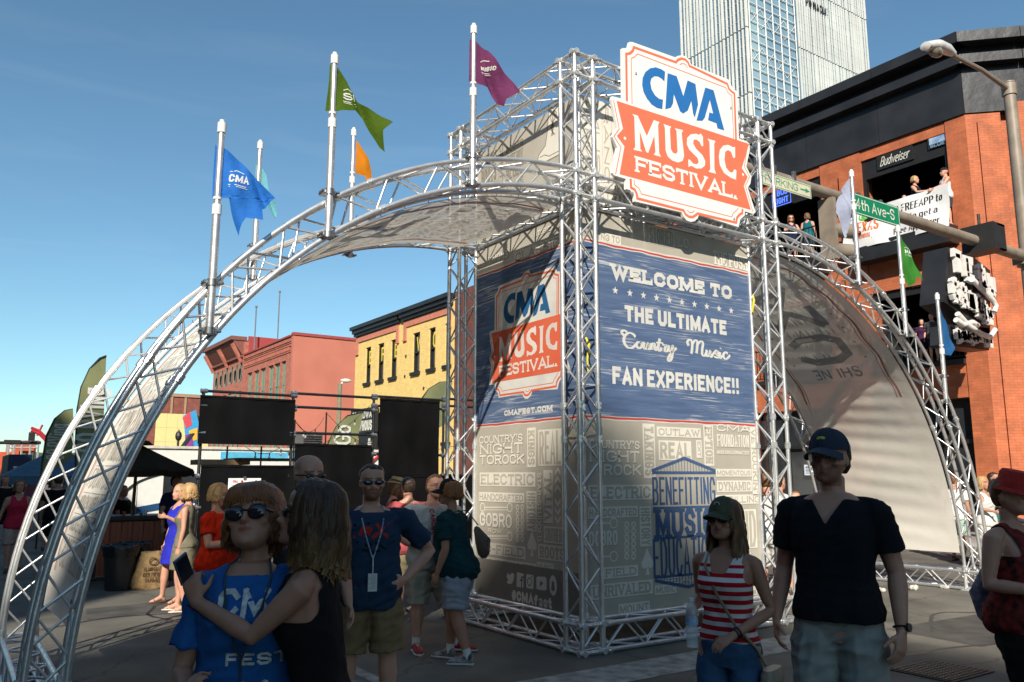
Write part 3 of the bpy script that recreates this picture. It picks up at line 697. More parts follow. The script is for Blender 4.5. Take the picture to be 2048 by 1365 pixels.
# cowboy boot on the left top tier
mb = MB(); B0 = uvL(1080, 330); s = .9
bp = [(0,0),(.40,0),(.42,.06),(.44,.30),(.43,.62),(.42,.72),(.30,.66),(.20,.72),(.17,.40),(.12,.22),(-.02,.14),(-.06,.06)]
mb.poly([(B0[0]+x*s, B0[1]+y*s) for x, y in bp], PL, 4); obj('boot_print', mb, M_LIGHT, banL2)
mb = MB(); stroke(mb, [(B0[0]+x*s, B0[1]+y*s) for x, y in bp+[bp[0]]], .014, PL, 5); stroke(mb, [(B0[0]+x*s, B0[1]+y*s) for x, y in [(0,.1),(.1,.1),(.2,.05),(.42,.05)]], .01, PL, 6)
for q in range(4): pen(mb, [(B0[0]+(.24+.03*q)*s, B0[1]+.3*s), (B0[0]+(.30-.02*q)*s, B0[1]+.42*s), (B0[0]+(.24+.04*q)*s, B0[1]+.55*s), (B0[0]+.31*s, B0[1]+.64*s)], .012, PL, 6)
obj('boot_outline', mb, M_DARKL, banL2)

# ---------------------------------------------------------------- the shaped sign, also printed on the left face
SY = -.06
def sg(x, y): p = on(1200+x/3.591, 80+y/3.591, 1, SY); return (p.x-1.6, p.z-5.5)
OUT = [(160,60),(185,60),(205,48),(212,15),(232,16),(545,128),(558,116),(590,110),(620,122),(640,145),(655,178),(925,286),(936,292),(938,318),(955,352),(985,370),(998,712),(1045,725),(1072,745),(1076,790),(1051,910),(1087,985),(1080,1035),(1060,1062),(1118,1240),(1098,1250),(1040,1232),(1040,1260),(1008,1290),(995,1345),(972,1338),(712,1255),(700,1285),(680,1302),(655,1308),(622,1297),(602,1272),(590,1245),(585,1238),(250,1160),(245,1115),(215,1078),(188,1072),(187,1000),(100,972),(88,955),(125,775),(88,695),(92,680),(125,635),(82,425),(88,405),(165,425)]
RIB = [(118,438),(1070,748),(1018,922),(1060,985),(1032,1050),(1083,1222),(140,965),(175,765),(120,690),(165,640)]
FRT = [[(193,442),(188,103),(215,98),(236,78),(243,54),(545,162),(560,145),(585,135),(612,143),(632,162),(642,188),(915,318),(925,352),(945,372),(965,386),(977,722)], [(220,998),(223,1062),(250,1078),(264,1108),(268,1140),(600,1226),(615,1255),(640,1272),(665,1274),(690,1258),(700,1248),(978,1314),(984,1278),(1002,1256),(1022,1245),(1024,1214)]]
FRN = [[(230,462),(224,135),(250,122),(268,102),(905,345),(917,378),(946,402),(960,715)], [(244,1006),(248,1042),(280,1068),(298,1108),(600,1184),(945,1272),(958,1245),(984,1222),(994,1205)], [(97,435),(138,640),(100,695),(150,772),(112,965)], [(1060,755),(1036,910),(1074,985),(1044,1048),(1098,1238)], [(572,182),(585,172),(602,172),(618,182),(628,200)], [(625,1222),(642,1240),(662,1242),(678,1228)]]
CMA = [[(467,230),(440,212),(400,198),(360,205),(325,232),(305,275),(302,325),(312,375),(335,420),(370,465),(410,490),(447,498),(452,430),(425,425),(395,400),(370,358),(361,310),(368,278),(390,262),(415,263),(440,278),(462,300)],
 [(485,240),(550,262),(598,405),(628,292),(685,318),(704,465),(680,560),(668,530),(655,440),(630,508),(597,530),(575,515),(530,392),(524,455),(508,488),(468,499)],
 [(755,343),(815,363),(892,651),(843,636),(836,600),(775,577),(784,522),(812,530),(788,432),(752,560),(735,582),(692,580)]]
MUS = [[(230,533),(270,545),(335,692),(385,577),(426,592),(416,612),(424,815),(439,842),(384,826),(397,808),(389,690),(345,814),(330,806),(284,655),(289,785),(303,804),(238,790),(252,770),(245,555)],
 [(455,605),(511,625),(501,642),(508,785),(522,812),(545,820),(556,805),(548,655),(535,635),(596,650),(585,672),(603,835),(592,870),(560,882),(518,868),(485,838),(470,795),(465,635)],
 [(738,697),(740,765),(727,762),(715,735),(692,717),(672,718),(668,745),(690,785),(735,830),(755,872),(752,905),(727,925),(690,925),(655,905),(635,915),(632,860),(645,862),(668,890),(695,895),(708,880),(700,850),(640,790),(622,750),(625,705),(650,680),(690,675),(712,684),(722,672)],
 [(770,710),(829,728),(819,747),(821,930),(833,963),(778,948),(791,930),(785,735)],
 [(969,770),(970,846),(956,850),(940,805),(917,792),(898,806),(893,860),(905,920),(930,950),(950,955),(964,930),(979,940),(976,1006),(940,992),(890,957),(860,902),(852,840),(860,790),(885,760),(920,755),(952,772)]]
def sign_art(P, par, T, mats, k=1, sc=1):
    w, o, b = mats
    def art(name, m, fn): q = MB(); fn(q); obj(name, q, m, par)
    TT = lambda pts: [T(*sg(*p)) for p in pts]
    def f1(q):
        for l in FRT: stroke(q, TT(l), .032*sc, P, k)
        for l in FRN: stroke(q, TT(l), .011*sc, P, k)
    art('orange_border', o, f1)
    art('ribbon', o, lambda q: q.poly(TT(RIB), P, k+2))
    def f2(q):
        for l in CMA: q.poly(TT(l), P, k+3)
    art('blue_lettering', b, f2)
    def f3(q):
        for l in MUS: q.poly(TT(l), P, k+4)
        for c in ((178,708), (1026,968)): u, v = T(*sg(*c)); disc(q, u, v, .018*sc, P, k+4, 12)
    art('large_lettering', w, f3)
    a = sg(248,945); b_ = sg(990,1150); c = sg(245,830); n = Vector((b_[0]-a[0], b_[1]-a[1])); Wt = n.length; n.normalize(); h = (Vector(c)-Vector(a)).length
    def PT(u, v, kk=0, d=0): u2, v2 = T(a[0]+n.x*u-n.y*v, a[1]+n.y*u+n.x*v); return P(u2, v2, kk)
    q = MB(); text(q, 'FESTIVAL.', (0, 0, Wt, h*.98), PT, t=h*.2, serif=True, k=k+4, gap=.12); obj('small_lettering', q, w, par)
M_SW = mat('sign_white', (.78,.76,.72), rough=.5, var=.03); M_SO = mat('sign_orange', (.78,.17,.09), rough=.5, var=.04); M_SB = mat('sign_blue', (.02,.15,.42), rough=.5, var=.04)
sign = thing('festival_sign', 'large shaped white and orange festival sign bolted high on the front of the tower', 'sign', (1.6, SY, 5.5))
PS = lambda u, v, k=0, d=0: Vector((1.6+u, SY-.0004*k-d, 5.5+v))
mb = MB(); n0 = len(OUT); pts = [sg(*p) for p in OUT]
mb.poly(pts, PS, 0); bk = MB(); bk.poly(pts, lambda u, v, k=0, d=0: PS(u, v, 0, -.035), 0); bk.f = [f[::-1] for f in bk.f]
mb._add(bk.v, bk.f)
for i in range(n0):
    a = pts[i]; b = pts[(i+1) % n0]; mb.quad(PS(*b, 0), PS(*a, 0), PS(*a, 0, -.035), PS(*b, 0, -.035))
bmx = None
obj('sign_board', mb, M_SW, sign)
sign_art(PS, sign, lambda u, v: (u, v), (M_SW, M_SO, M_SB), 2)
mb = MB()
for x, y in ((255,240),(936,488),(230,1100),(960,1285)):
    u, v = sg(x, y); p = PS(u, v, 0); mb.cyl(p+Vector((0,-.012,0)), p+Vector((0,.01,0)), .014, 8)
obj('bolts', mb, M_AL2, sign, smooth=40)
mb = MB()
for xx in (1.0, 2.2):
    for zz in (4.84, 5.93): mb.bar((xx, SY+.03, zz), (xx, .02, zz-.06), .04, .04)
    mb.cyl((xx, -.01, 4.6), (xx, -.01, 6.0), .02, 8)
obj('sign_bracket', mb, M_AL, sign, smooth=40)
# the same design printed on the left face
tU = uvL(1052, 543); bU = uvL(1055, 798); sT = sg(590,110); sB = sg(655,1308); scl = (tU[1]-bU[1])/(sT[1]-sB[1]); cu = (tU[0]+bU[0])/2; cv = (tU[1]+bU[1])/2; su = (sT[0]+sB[0])/2; sv = (sT[1]+sB[1])/2
a_ = math.atan2(sg(1083,1222)[1]-sg(140,965)[1], sg(1083,1222)[0]-sg(140,965)[0])*.9
def TL_(u, v):
    x = (u-su)*scl*.94; y = (v-sv)*scl; return (cu+x*math.cos(-a_)-y*math.sin(-a_), cv+x*math.sin(-a_)+y*math.cos(-a_))
mb = MB(); mb.poly([TL_(*sg(*p)) for p in OUT], PL, 5); obj('white_shape', mb, M_WHITEP, banL)
sign_art(PL, banL, TL_, (M_WHITEP, M_ORANGEP, M_CMAB), 7, scl)
words(PL, zb(uvL, 900, 440, 2.967), [('CMAFEST.COM', (320,1132), (612,1134), dict(t=.02, serif=True))], banL, M_WHITEP)
# yellow ratchet straps at the posts
M_YEL = mat('yellow_strap', (.75,.62,.04), rough=.7, var=.1)
st = tag(obj('ratchet_strap', (lambda q: (q.tube([on(1172,675,1,.2), on(1178,690,1,.18), on(1175,720,1,.2), on(1177,745,1,.21)], [(.012,.004),(.02,.01),(.012,.006),(.014,.004)], 6), q)[1])(MB()), M_YEL), 'yellow ratchet strap knotted inside the front corner post of the tower', 'strap', 'yellow straps on the tower')
st = tag(obj('ratchet_strap', (lambda q: (q.tube([on(1506,590,1,.2), on(1508,602,1,.18), on(1505,625,1,.2)], [(.01,.004),(.02,.012),(.014,.004)], 6), q)[1])(MB()), M_YEL), 'yellow ratchet strap on the right-hand post beside the blue band', 'strap', 'yellow straps on the tower')

# ---------------------------------------------------------------- flags on poles clamped to the arches
DV = Vector((.97, -.24, 0)).normalized()
FL = [  # x, y, z bottom, colour, outline (distance from pole, height), label, word
 (-3.6,-.06,2.74,'2f78cf',[(-.017,4.24),(.11,4.135),(.266,4.012),(.42,3.855),(.286,3.757),(.298,3.66),(.201,3.67),(.149,3.531),(.096,3.706),(.068,3.82),(-.012,3.814)],'bright blue swallowtail flag lowest on the left arch', 'CMA'),
 (-2.7,-.06,3.64,'4f6a18',[(-.013,5.182),(.093,5.063),(.193,4.897),(.338,4.806),(.472,4.721),(.421,4.649),(.452,4.47),(.39,4.502),(.3,4.63),(.24,4.758),(.145,4.802),(-.031,4.75)],'olive green flag folded dark along its tail on the left arch', 'SI'),
 (-1.3,-.06,4.38,'783a62',[(-.012,5.867),(.116,5.761),(.271,5.581),(.443,5.413),(.323,5.304),(.303,5.233),(.221,5.271),(.159,5.327),(.108,5.411),(-.024,5.424)],'plum purple flag beside the top of the tower', 'MUSIC'),
 (4.88,-.06,4.25,'b9c0d6',[(-.016,5.78),(-.228,5.477),(-.272,5.257),(-.209,5.086),(-.191,4.889),(-.079,4.993),(-.01,5.461)],'white flag hanging folded by the green street sign', ''),
 (5.95,-.06,3.64,'3f8a35',[(.01,5.173),(.212,4.87),(.413,4.513),(.225,4.534),(.214,4.437),(.067,4.373),(.01,4.554)],'grass green flag on the right arch', 'MA'),
 (6.88,-.06,2.75,'2d679e',[(.01,4.185),(.137,4.002),(.215,3.816),(.223,3.627),(.133,3.456),(.046,3.467),(.01,3.615)],'crumpled steel blue flag lowest on the right arch', ''),
 (-2.5,2.67,3.86,'7cc3cf',[(-.01,5.212),(.066,5.105),(.119,4.901),(.202,4.792),(.213,4.674),(.161,4.59),(.113,4.692),(-.002,4.797)],'pale aqua flag on the rear truss behind the blue flag', ''),
 (-1.36,2.67,4.30,'d9851c',[(.01,5.804),(.143,5.589),(.199,5.402),(.213,5.339),(.249,5.149),(.204,5.208),(.138,5.348),(.01,5.378)],'orange yellow flag on the rear truss behind the green flag', '')]
M_FP = mat('flag_print', (.8,.8,.75), rough=.8, trans=.3)
M_CLAMP = mat('clamp_steel', (.5,.5,.5), rough=.35, metal=.9, var=.25, scale=20)
M_PVC = mat('white_collar', (.75,.74,.70), rough=.4, var=.05)
for i, (x, y, z0, c, pl, lab, wd) in enumerate(FL):
    pr = thing('flag_pole', 'silver tube pole carrying the '+lab.split(' on ')[0].split(' beside')[0].split(' by ')[0].split(' lowest')[0], 'flag pole', (x, y, z0), 0, 'flag poles clamped to the arches')
    mb = MB(); zt = z0+1.62+(0.05 if i == 0 else 0); zc = pl[-1][1]-.05
    mb.cyl((x,y,z0), (x,y,zc), .031, 12); mb.cyl((x,y,zc), (x,y,zt), .026, 12); obj('pole_tube', mb, M_AL, pr, smooth=40)
    mb = MB(); mb.cyl((x,y,zt-.07), (x,y,zt+.01), .034, 12); mb.cyl((x,y,zt+.01), (x,y,zt+.035), .02, 10); mb.cyl((x,y,zc-.09), (x,y,zc-.01), .036, 12); mb.cyl((x,y,zc+.03), (x,y,zc+.05), .033, 12); obj('pole_collar', mb, M_PVC, pr, smooth=40)
    for zz in (z0+.03, z0+.40 if abs(x) > 2 else z0+.3):
        mb = MB(); mb.cyl((x,y,zz-.025), (x,y,zz+.025), .042, 10); mb.box((x-.06,y+.0,zz-.02), (x+.06,y+.09 if y < 1 else y-.0+.02,zz+.02)); mb.cyl((x-.075,y+.02,zz), (x+.075,y+.02,zz), .009, 6); mb.cyl((x+.06,y-.03,zz), (x+.06,y+.08,zz), .008, 6); mb.cyl((x-.06,y-.03,zz), (x-.06,y+.08,zz), .008, 6)
        mb.ell((x+.07,y-.02,zz), (.014,.014,.014), 6, 5); obj('pole_clamp', mb, M_CLAMP, pr, smooth=40)
    # cloth
    n2 = Vector((-DV.y, DV.x, 0)); bm = bmesh.new()
    h0, z_0 = pl[0]; zmin = min(q[1] for q in pl)
    vs = [bm.verts.new((h, 0, z)) for h, z in pl]
    for tr in tessellate_polygon([[Vector((h, z, 0)) for h, z in pl]]):
        try: bm.faces.new([vs[k] for k in tr])
        except ValueError: pass
    for _ in range(4):
        bmesh.ops.subdivide_edges(bm, edges=[e for e in bm.edges if e.calc_length() > .035], cuts=1); bmesh.ops.triangulate(bm, faces=bm.faces)
    ph = i*1.7
    def fdisp(h, z, kk=0):
        s_ = (z_0-z)*.75+h*.6; t_ = h*.8-(z_0-z)*.45; amp = min(1, abs(h)/.12)
        d = amp*(.035*math.sin(t_*22+ph)+.014*math.sin(t_*47+ph*2+s_*9)+.012*math.sin(s_*17))
        return Vector((x, y-.0, 0))+DV*(h+(.026 if h >= 0 else -.026)+ .02*amp*math.sin(t_*22+ph+1.5))+n2*(d-kk)+Vector((0,0,z))
    for v in bm.verts: v.co = fdisp(v.co.x, v.co.z)
    m = mat('flag_'+lab.split()[0]+'_'+lab.split()[1]+'_cloth', c, rough=.8, var=.06, trans=.42, bump=.3, bscale=30, spec=.2)
    me = bpy.data.meshes.new('flag'); bm.to_mesh(me); bm.free(); me.materials.append(m); me.polygons.foreach_set('use_smooth', [True]*len(me.polygons))
    fo = bpy.data.objects.new('flag', me); COL.objects.link(fo); tag(fo, lab, 'flag', 'coloured flags on the arch')
    if wd:
        P = lambda u, v, k=0, d=0: fdisp(u, v, .004+.0006*k)
        mb = MB(); hh = .05 if len(wd) < 5 else .03
        base = z_0-.30
        text(mb, wd, (.05, base, .05+.09+.012*len(wd), base+hh*1.3), P, t=.012, k=0); stroke(mb, [(.05, base-.02), (.10, base-.022), (.16, base-.025)], .007, P); stroke(mb, [(.055, base-.035), (.11, base-.037), (.17, base-.04)], .005, P)
        stroke(mb, [(.05, base+.085), (.09, base+.105), (.14, base+.085)], .007, P)
        q = obj('flag_print', mb, M_FP, fo)
# ---------------------------------------------------------------- ground
def asphalt():
    m = mat('asphalt', (.155,.142,.115), rough=.85, var=.25, scale=1.1, bump=.55, bscale=160)
    nt = m.node_tree; N = nt.nodes; L = nt.links; b = N['Principled BSDF']; src = b.inputs['Base Color'].links[0].from_socket
    tc = [n for n in N if n.bl_idname == 'ShaderNodeTexCoord'][0]
    n1 = N.new('ShaderNodeTexNoise'); n1.inputs['Scale'].default_value = 240; L.new(tc.outputs['Object'], n1.inputs[0])
    n2 = N.new('ShaderNodeTexNoise'); n2.inputs['Scale'].default_value = .45; n2.inputs['Detail'].default_value = 8; n2.inputs['Distortion'].default_value = 1.2; L.new(tc.outputs['Object'], n2.inputs[0])
    for n, a, c, lo, hi in ((n1, .35, .7, .6, 1.5), (n2, .35, .65, .72, 1.25)):
        r = N.new('ShaderNodeMapRange'); r.inputs['From Min'].default_value = a; r.inputs['From Max'].default_value = c; r.inputs['To Min'].default_value = lo; r.inputs['To Max'].default_value = hi; L.new(n.outputs[0], r.inputs[0])
        mx = N.new('ShaderNodeVectorMath'); mx.operation = 'SCALE'; L.new(src, mx.inputs[0]); L.new(r.outputs[0], mx.inputs[3]); src = mx.outputs[0]
    v = N.new('ShaderNodeTexVoronoi'); v.feature = 'DISTANCE_TO_EDGE'; v.inputs['Scale'].default_value = .5; n3 = N.new('ShaderNodeTexNoise'); n3.inputs['Scale'].default_value = 2; n3.inputs['Detail'].default_value = 6; L.new(tc.outputs['Object'], n3.inputs[0])
    ad = N.new('ShaderNodeMix'); ad.data_type = 'RGBA'; ad.inputs[0].default_value = .35; L.new(tc.outputs['Object'], ad.inputs[6]); L.new(n3.outputs[1], ad.inputs[7]); L.new(ad.outputs[2], v.inputs[0])
    r = N.new('ShaderNodeMapRange'); r.inputs['From Max'].default_value = .006; r.inputs['To Min'].default_value = .55; L.new(v.outputs[0], r.inputs[0])
    mx = N.new('ShaderNodeVectorMath'); mx.operation = 'SCALE'; L.new(src, mx.inputs[0]); L.new(r.outputs[0], mx.inputs[3]); L.new(mx.outputs[0], b.inputs['Base Color'])
    return m
mb = MB(); mb.quad((-900,-900,0), (1500,-900,0), (1500,1500,0), (-900,1500,0)); struct('street', mb, asphalt())
M_PAINT = mat('road_paint', (.40,.40,.37), rough=.7, col2=(.16,.155,.14), scale=7, bump=.3, bscale=90)
M_YPAINT = mat('yellow_road_paint', (.42,.30,.05), rough=.7, col2=(.2,.16,.06), scale=9)
def flat(name, pts, m, z=.004): q = MB(); q._add([(x, y, z) for x, y in pts], [tuple(range(len(pts)))]); return struct(name, q, m)
flat('crosswalk_line', [(-2.6,-.95), (3.3,-.95), (3.3,-.42), (-2.6,-.42)], M_PAINT)
flat('crosswalk_line', [(1.9,-3.6), (6.5,-3.6), (6.5,-2.85), (2.5,-2.85)], M_PAINT)
flat('lane_line', [(-2.05,-.3), (-1.93,-.3), (-1.93,1.1), (-2.05,1.1)], M_PAINT)
flat('lane_line', [(8.6,1.6), (8.74,1.6), (8.74,12), (8.6,12)], M_PAINT)
flat('yellow_line', [(-.62,3.2), (-.52,3.2), (-.52,30), (-.62,30)], M_YPAINT); flat('yellow_line', [(-.36,3.2), (-.26,3.2), (-.26,30), (-.36,30)], M_YPAINT)
rr = random.Random(12); M_TAR = mat('tar_seal', (.022,.021,.02), rough=.45, var=.2)
for pts in ([(-4.5,4.2),(-3.2,4.9),(-1.6,4.6),(.2,5.4)], [(-1.6,-1.9),(-.4,-1.6),(1.1,-2.1),(2.6,-1.7),(4.4,-2.0)], [(4.0,-1.2),(5.2,-.6),(6.3,-1.0),(8.2,-.3)], [(-3.0,2.4),(-2.6,3.6),(-2.9,5.0),(-2.2,6.4)]):
    q = MB(); pp = [Vector((a.x+rr.uniform(-.03,.03), a.y+rr.uniform(-.03,.03))) for a in catmull(pts, 9)]; stroke(q, pp, .045, lambda u, v, k=0, d=0: Vector((u, v, .003)), 0); struct('tar_seam', q, M_TAR)
M_PATCH = mat('asphalt_patch', (.085,.08,.07), rough=.85, var=.3, scale=3, bump=.6, bscale=150)
flat('asphalt_patch', [(3.6,-1.9),(5.4,-2.05),(5.5,-.9),(3.7,-.8)], M_PATCH, .002); flat('asphalt_patch', [(-3.6,4.9),(-1.9,5.1),(-2.0,6.0),(-3.5,5.8)], M_PATCH, .002)
mh = thing('manhole_grate', 'square cast iron access cover set in the asphalt at the lower right', 'manhole', (2.25,-2.2,0)); M_IRON = mat('cast_iron', (.04,.037,.034), rough=.6, metal=.5, var=.3, scale=30)
q = MB(); q.box((1.9,-2.5,.003), (2.6,-1.9,.010)); obj('grate_plate', q, M_IRON, mh)
q = MB()
for i in range(13): q.box((1.94+i*.05,-2.46,.010), (1.955+i*.05,-1.94,.016))
for i in range(11): q.box((1.94,-2.46+i*.05,.010), (2.56,-2.447+i*.05,.015))
tag(obj('grate_ribs', q, mat('worn_iron', (.12,.11,.10), rough=.5, metal=.6), mh), kind='stuff')
M_KERB = mat('concrete', (.30,.28,.25), rough=.8, var=.2, scale=3, bump=.3, bscale=60)
q = MB(); q.box((15.6,-3,0), (26,60,.13)); struct('pavement', q, M_KERB)
q = MB(); q.box((15.42,-3,0), (15.6,60,.15)); struct('kerb', q, mat('kerb_stone', (.36,.34,.31), rough=.75, var=.2))
# low hills far off at the end of the avenue
q = MB(); rr = random.Random(4)
for i in range(40):
    x = -700+i*40; h0 = 12+10*noise.noise((i*.3,0,0))+6; q.ell((x, 950+40*noise.noise((i,2,0)), -8), (55, 60, 24+h0*.5), 14, 8)
struct('hills', q, mat('hill_green', (.05,.08,.04), rough=.9, var=.4, scale=.05), smooth=True)

for px, py, sx in ((1762,1184,.03), (1832,1181,.06), (1890,1178,.02)):
    c = on(px, py, 2, 0); q = MB(); rr = random.Random(px)
    for i in range(5): q.ell((c.x+rr.uniform(-sx,sx), c.y+rr.uniform(-.04,.04), .02+sx*.3), (sx*.7,.04,.02+sx*.35), 7, 5)
    tag(obj('crumpled_paper', q, mat('dirty_white_paper', (.6,.58,.52), rough=.9, bump=.6, bscale=30), smooth=20), {1762:'flat scrap of white paper left of the larger one by the arch base',1832:'largest crumpled lump of white paper by the right arch base',1890:'tiny scrap of white paper nearest the right arch foot'}[px], 'litter', 'scraps of paper by the right arch')
# ---------------------------------------------------------------- buildings
def bricks(name, col, mortar, U, sc=4.2, bump=.5, rough=.75, var=.18, w=.5, h=.16):
    m = mat(name, col, rough=rough, var=var, scale=2)
    nt = m.node_tree; N = nt.nodes; L = nt.links; b = N['Principled BSDF']; src = b.inputs['Base Color'].links[0].from_socket
    tc = [n for n in N if n.bl_idname == 'ShaderNodeTexCoord'][0]
    g = N.new('ShaderNodeNewGeometry')
    dt = N.new('ShaderNodeVectorMath'); dt.operation = 'DOT_PRODUCT'; L.new(g.outputs['Position'], dt.inputs[0]); dt.inputs[1].default_value = U
    sp = N.new('ShaderNodeSeparateXYZ'); L.new(g.outputs['Position'], sp.inputs[0]); cb = N.new('ShaderNodeCombineXYZ'); L.new(dt.outputs['Value'], cb.inputs[0]); L.new(sp.outputs[2], cb.inputs[1])
    br = N.new('ShaderNodeTexBrick'); br.inputs['Scale'].default_value = sc; br.inputs['Mortar Size'].default_value = .012; br.inputs['Mortar Smooth'].default_value = .2; br.inputs['Brick Width'].default_value = 1.0; br.inputs['Row Height'].default_value = .33; br.inputs['Bias'].default_value = 0
    L.new(cb.outputs[0], br.inputs[0]); br.inputs['Color1'].default_value = (1,1,1,1); br.inputs['Color2'].default_value = (.84,.84,.84,1); mc = lin(mortar); c0 = lin(col); br.inputs['Mortar'].default_value = (*[min(1, mc[i]/max(c0[i], .001)) for i in range(3)], 1)
    mx = N.new('ShaderNodeMix'); mx.data_type = 'RGBA'; mx.blend_type = 'MULTIPLY'; mx.inputs[0].default_value = 1; L.new(src, mx.inputs[6]); L.new(br.outputs[0], mx.inputs[7]); L.new(mx.outputs[2], b.inputs['Base Color'])
    bp = N.new('ShaderNodeBump'); bp.inputs['Strength'].default_value = bump; bp.inputs['Distance'].default_value = .02; bp.invert = True; L.new(br.outputs['Fac'], bp.inputs['Height']); L.new(bp.outputs[0], b.inputs['Normal'])
    return m
XB = 18.58
ORC = (.50,.14,.055); ORM = (.33,.08,.028)
M_OB = bricks('orange_painted_brick', ORC, ORM, (0,1,0)); M_OBX = bricks('orange_painted_brick_front', ORC, ORM, (1,0,0)); M_OBC = bricks('orange_painted_brick_corner', ORC, ORM, (.7071,-.7071,0))
M_BLK = mat('black_metal_cladding', (.022,.022,.024), rough=.42, var=.25, scale=1.2, bump=.35, bscale=2.2)
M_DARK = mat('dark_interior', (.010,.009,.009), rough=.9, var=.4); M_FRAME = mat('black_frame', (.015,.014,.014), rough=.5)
M_GLS = mat('window_glass', (.03,.035,.04), rough=.08, var=.3, scale=.8, spec=.8)
ob = thing('orange_brick_building', 'orange painted brick building with black cornice and open balconies on the right corner', 'building', (XB, 5, 0))
piers = [(4.75,5.35), (8.15,9.65), (12.9,14.2), (17.2,18.6), (21.6,23), (26,27.4), (30,31)]
for a, b in piers:
    q = MB(); q.box((XB,a,.13), (XB+.6,b,12.2)); 
    if b-a > 1: q.box((XB-.09,a+.35,.13), (XB-.002,a+.75,11.6))
    obj('brick_pier', q, M_OB, ob)
for (a, b), (c, d) in zip(piers, piers[1:]):
    q = MB()
    for z0, z1 in ((3.9,4.85), (7.4,8.35), (11.85,12.2)): q = MB(); q.box((XB+.03,b,z0), (XB+.45,c,z1)); obj('spandrel', q, M_OB, ob)
    q = MB(); q.box((XB-.55,b-.12,8.35), (XB+.5,c+.12,8.9)); obj('balcony_slab', q, M_BLK, ob); q = MB(); q.box((XB-.12,b,4.85), (XB+.5,c,5.0)); obj('balcony_slab', q, M_BLK, ob)
    for z0, nm in ((8.9, 'railing'), (5.0, 'railing')):
        q = MB(); x = XB-.45 if z0 > 6 else XB-.06
        q.cyl((x,b,z0+1.07), (x,c,z0+1.07), .025, 6); q.cyl((x,b,z0+.08), (x,c,z0+.08), .018, 6); n = int((c-b)/.13)
        for i in range(n+1): q.box((x-.008, b+(c-b)*i/n-.008, z0+.08), (x+.008, b+(c-b)*i/n+.008, z0+1.07))
        obj(nm, q, M_FRAME, ob)
    q = MB(); q.box((XB+.1,b,11.2), (XB+.2,c,11.85)); q.box((XB+.09,b,9), (XB+.22,b+.12,11.86)); q.box((XB+.09,c-.12,9), (XB+.22,c,11.86)); obj('opening_frame', q, M_FRAME, ob); q = MB(); q.box((XB+.12,b,7.15), (XB+.2,c,7.4)); obj('opening_frame', q, M_FRAME, ob)
    # shop front on the ground floor
    q = MB(); q.box((XB+.32,b,.13), (XB+.36,c,3.9)); obj('shop_glass', q, M_GLS, ob)
    q = MB()
    for t in (0,.33,.66,1): y = b+(c-b)*t; q.box((XB+.22,y-.05,.13), (XB+.34,y+.05,3.9))
    q.box((XB+.2,b,.13), (XB+.35,c,.75)); q.box((XB+.2,b,2.6), (XB+.35,c,2.72)); obj('shop_frame', q, M_FRAME, ob)
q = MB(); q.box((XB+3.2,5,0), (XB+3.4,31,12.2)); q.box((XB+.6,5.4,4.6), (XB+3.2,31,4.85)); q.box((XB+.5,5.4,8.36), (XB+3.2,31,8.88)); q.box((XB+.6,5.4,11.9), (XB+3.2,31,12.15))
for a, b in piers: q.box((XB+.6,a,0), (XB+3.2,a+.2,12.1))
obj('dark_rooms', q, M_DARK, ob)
q = MB(); q.box((XB+3.4,5.5,0), (44,31,12.2)); q.box((XB+.6,30.8,0),(44,31,12.2)); obj('rear_block', q, M_OBX, ob)
# chamfered corner towards the camera
ch = Vector((.7071,-.7071,0)); nn_ = Vector((-.7071,-.7071,0)); c0 = Vector((XB,4.75,0))
def cbox(q, s0, s1, d0, d1, z0, z1):       # s along the chamfer, d outwards
    P4 = [c0+ch*s+nn_*d for s, d in ((s0,d0),(s1,d0),(s1,d1),(s0,d1))]
    vs = [(p.x,p.y,z0) for p in P4]+[(p.x,p.y,z1) for p in P4]; q._add(vs, [(0,1,2,3)[::-1],(4,5,6,7),(0,1,5,4)[::-1],(1,2,6,5)[::-1],(2,3,7,6)[::-1],(3,0,4,7)[::-1]]); return q
q = MB(); cbox(q, 0, .95, -.8, 0, .13, 12.2); cbox(q, .3, .62, 0, .07, .13, 11.9); obj('corner_pier', q, M_OBC, ob)
q = MB(); cbox(q, 1.25, 6.5, -.8, .28, .13, 12.35); obj('corner_pier', q, M_OBC, ob)
q = MB(); cbox(q, .95, 1.25, -.8, -.25, .13, 12.2); obj('shadow_gap', q, M_OBC, ob)
# black fascia and cornice, in panels
for k, (z0, z1, out) in enumerate(((12.2,13.64,.05), (13.64,13.92,.34), (13.92,14.18,.2), (14.18,14.5,.62))):
    nm = ('fascia', 'cornice_lip', 'soffit_board', 'cornice')[k]; y1 = 31.5
    for j in range(10):
        ya = 4.75-out*.41+(y1-4.75)*j/10; yb = 4.75-out*.41+(y1-4.75)*(j+1)/10-.012
        q = MB(); q.box((XB-out,ya,z0), (XB+1.2,yb,z1)); obj(nm, q, M_BLK, ob)
    for j in range(4):
        q = MB(); cbox(q, -out*.41+.02+1.7*j, -out*.41+1.7*(j+1), -1.2, out, z0, z1); obj(nm, q, mat('dented_black_metal', (.03,.03,.032), rough=.33, var=.2, scale=1.5, bump=.9, bscale=1.6, metal=.3), ob)
q = MB(); q.box((XB+1.2,5,12.2), (44,31.5,14.3)); obj('roof_block', q, M_BLK, ob)
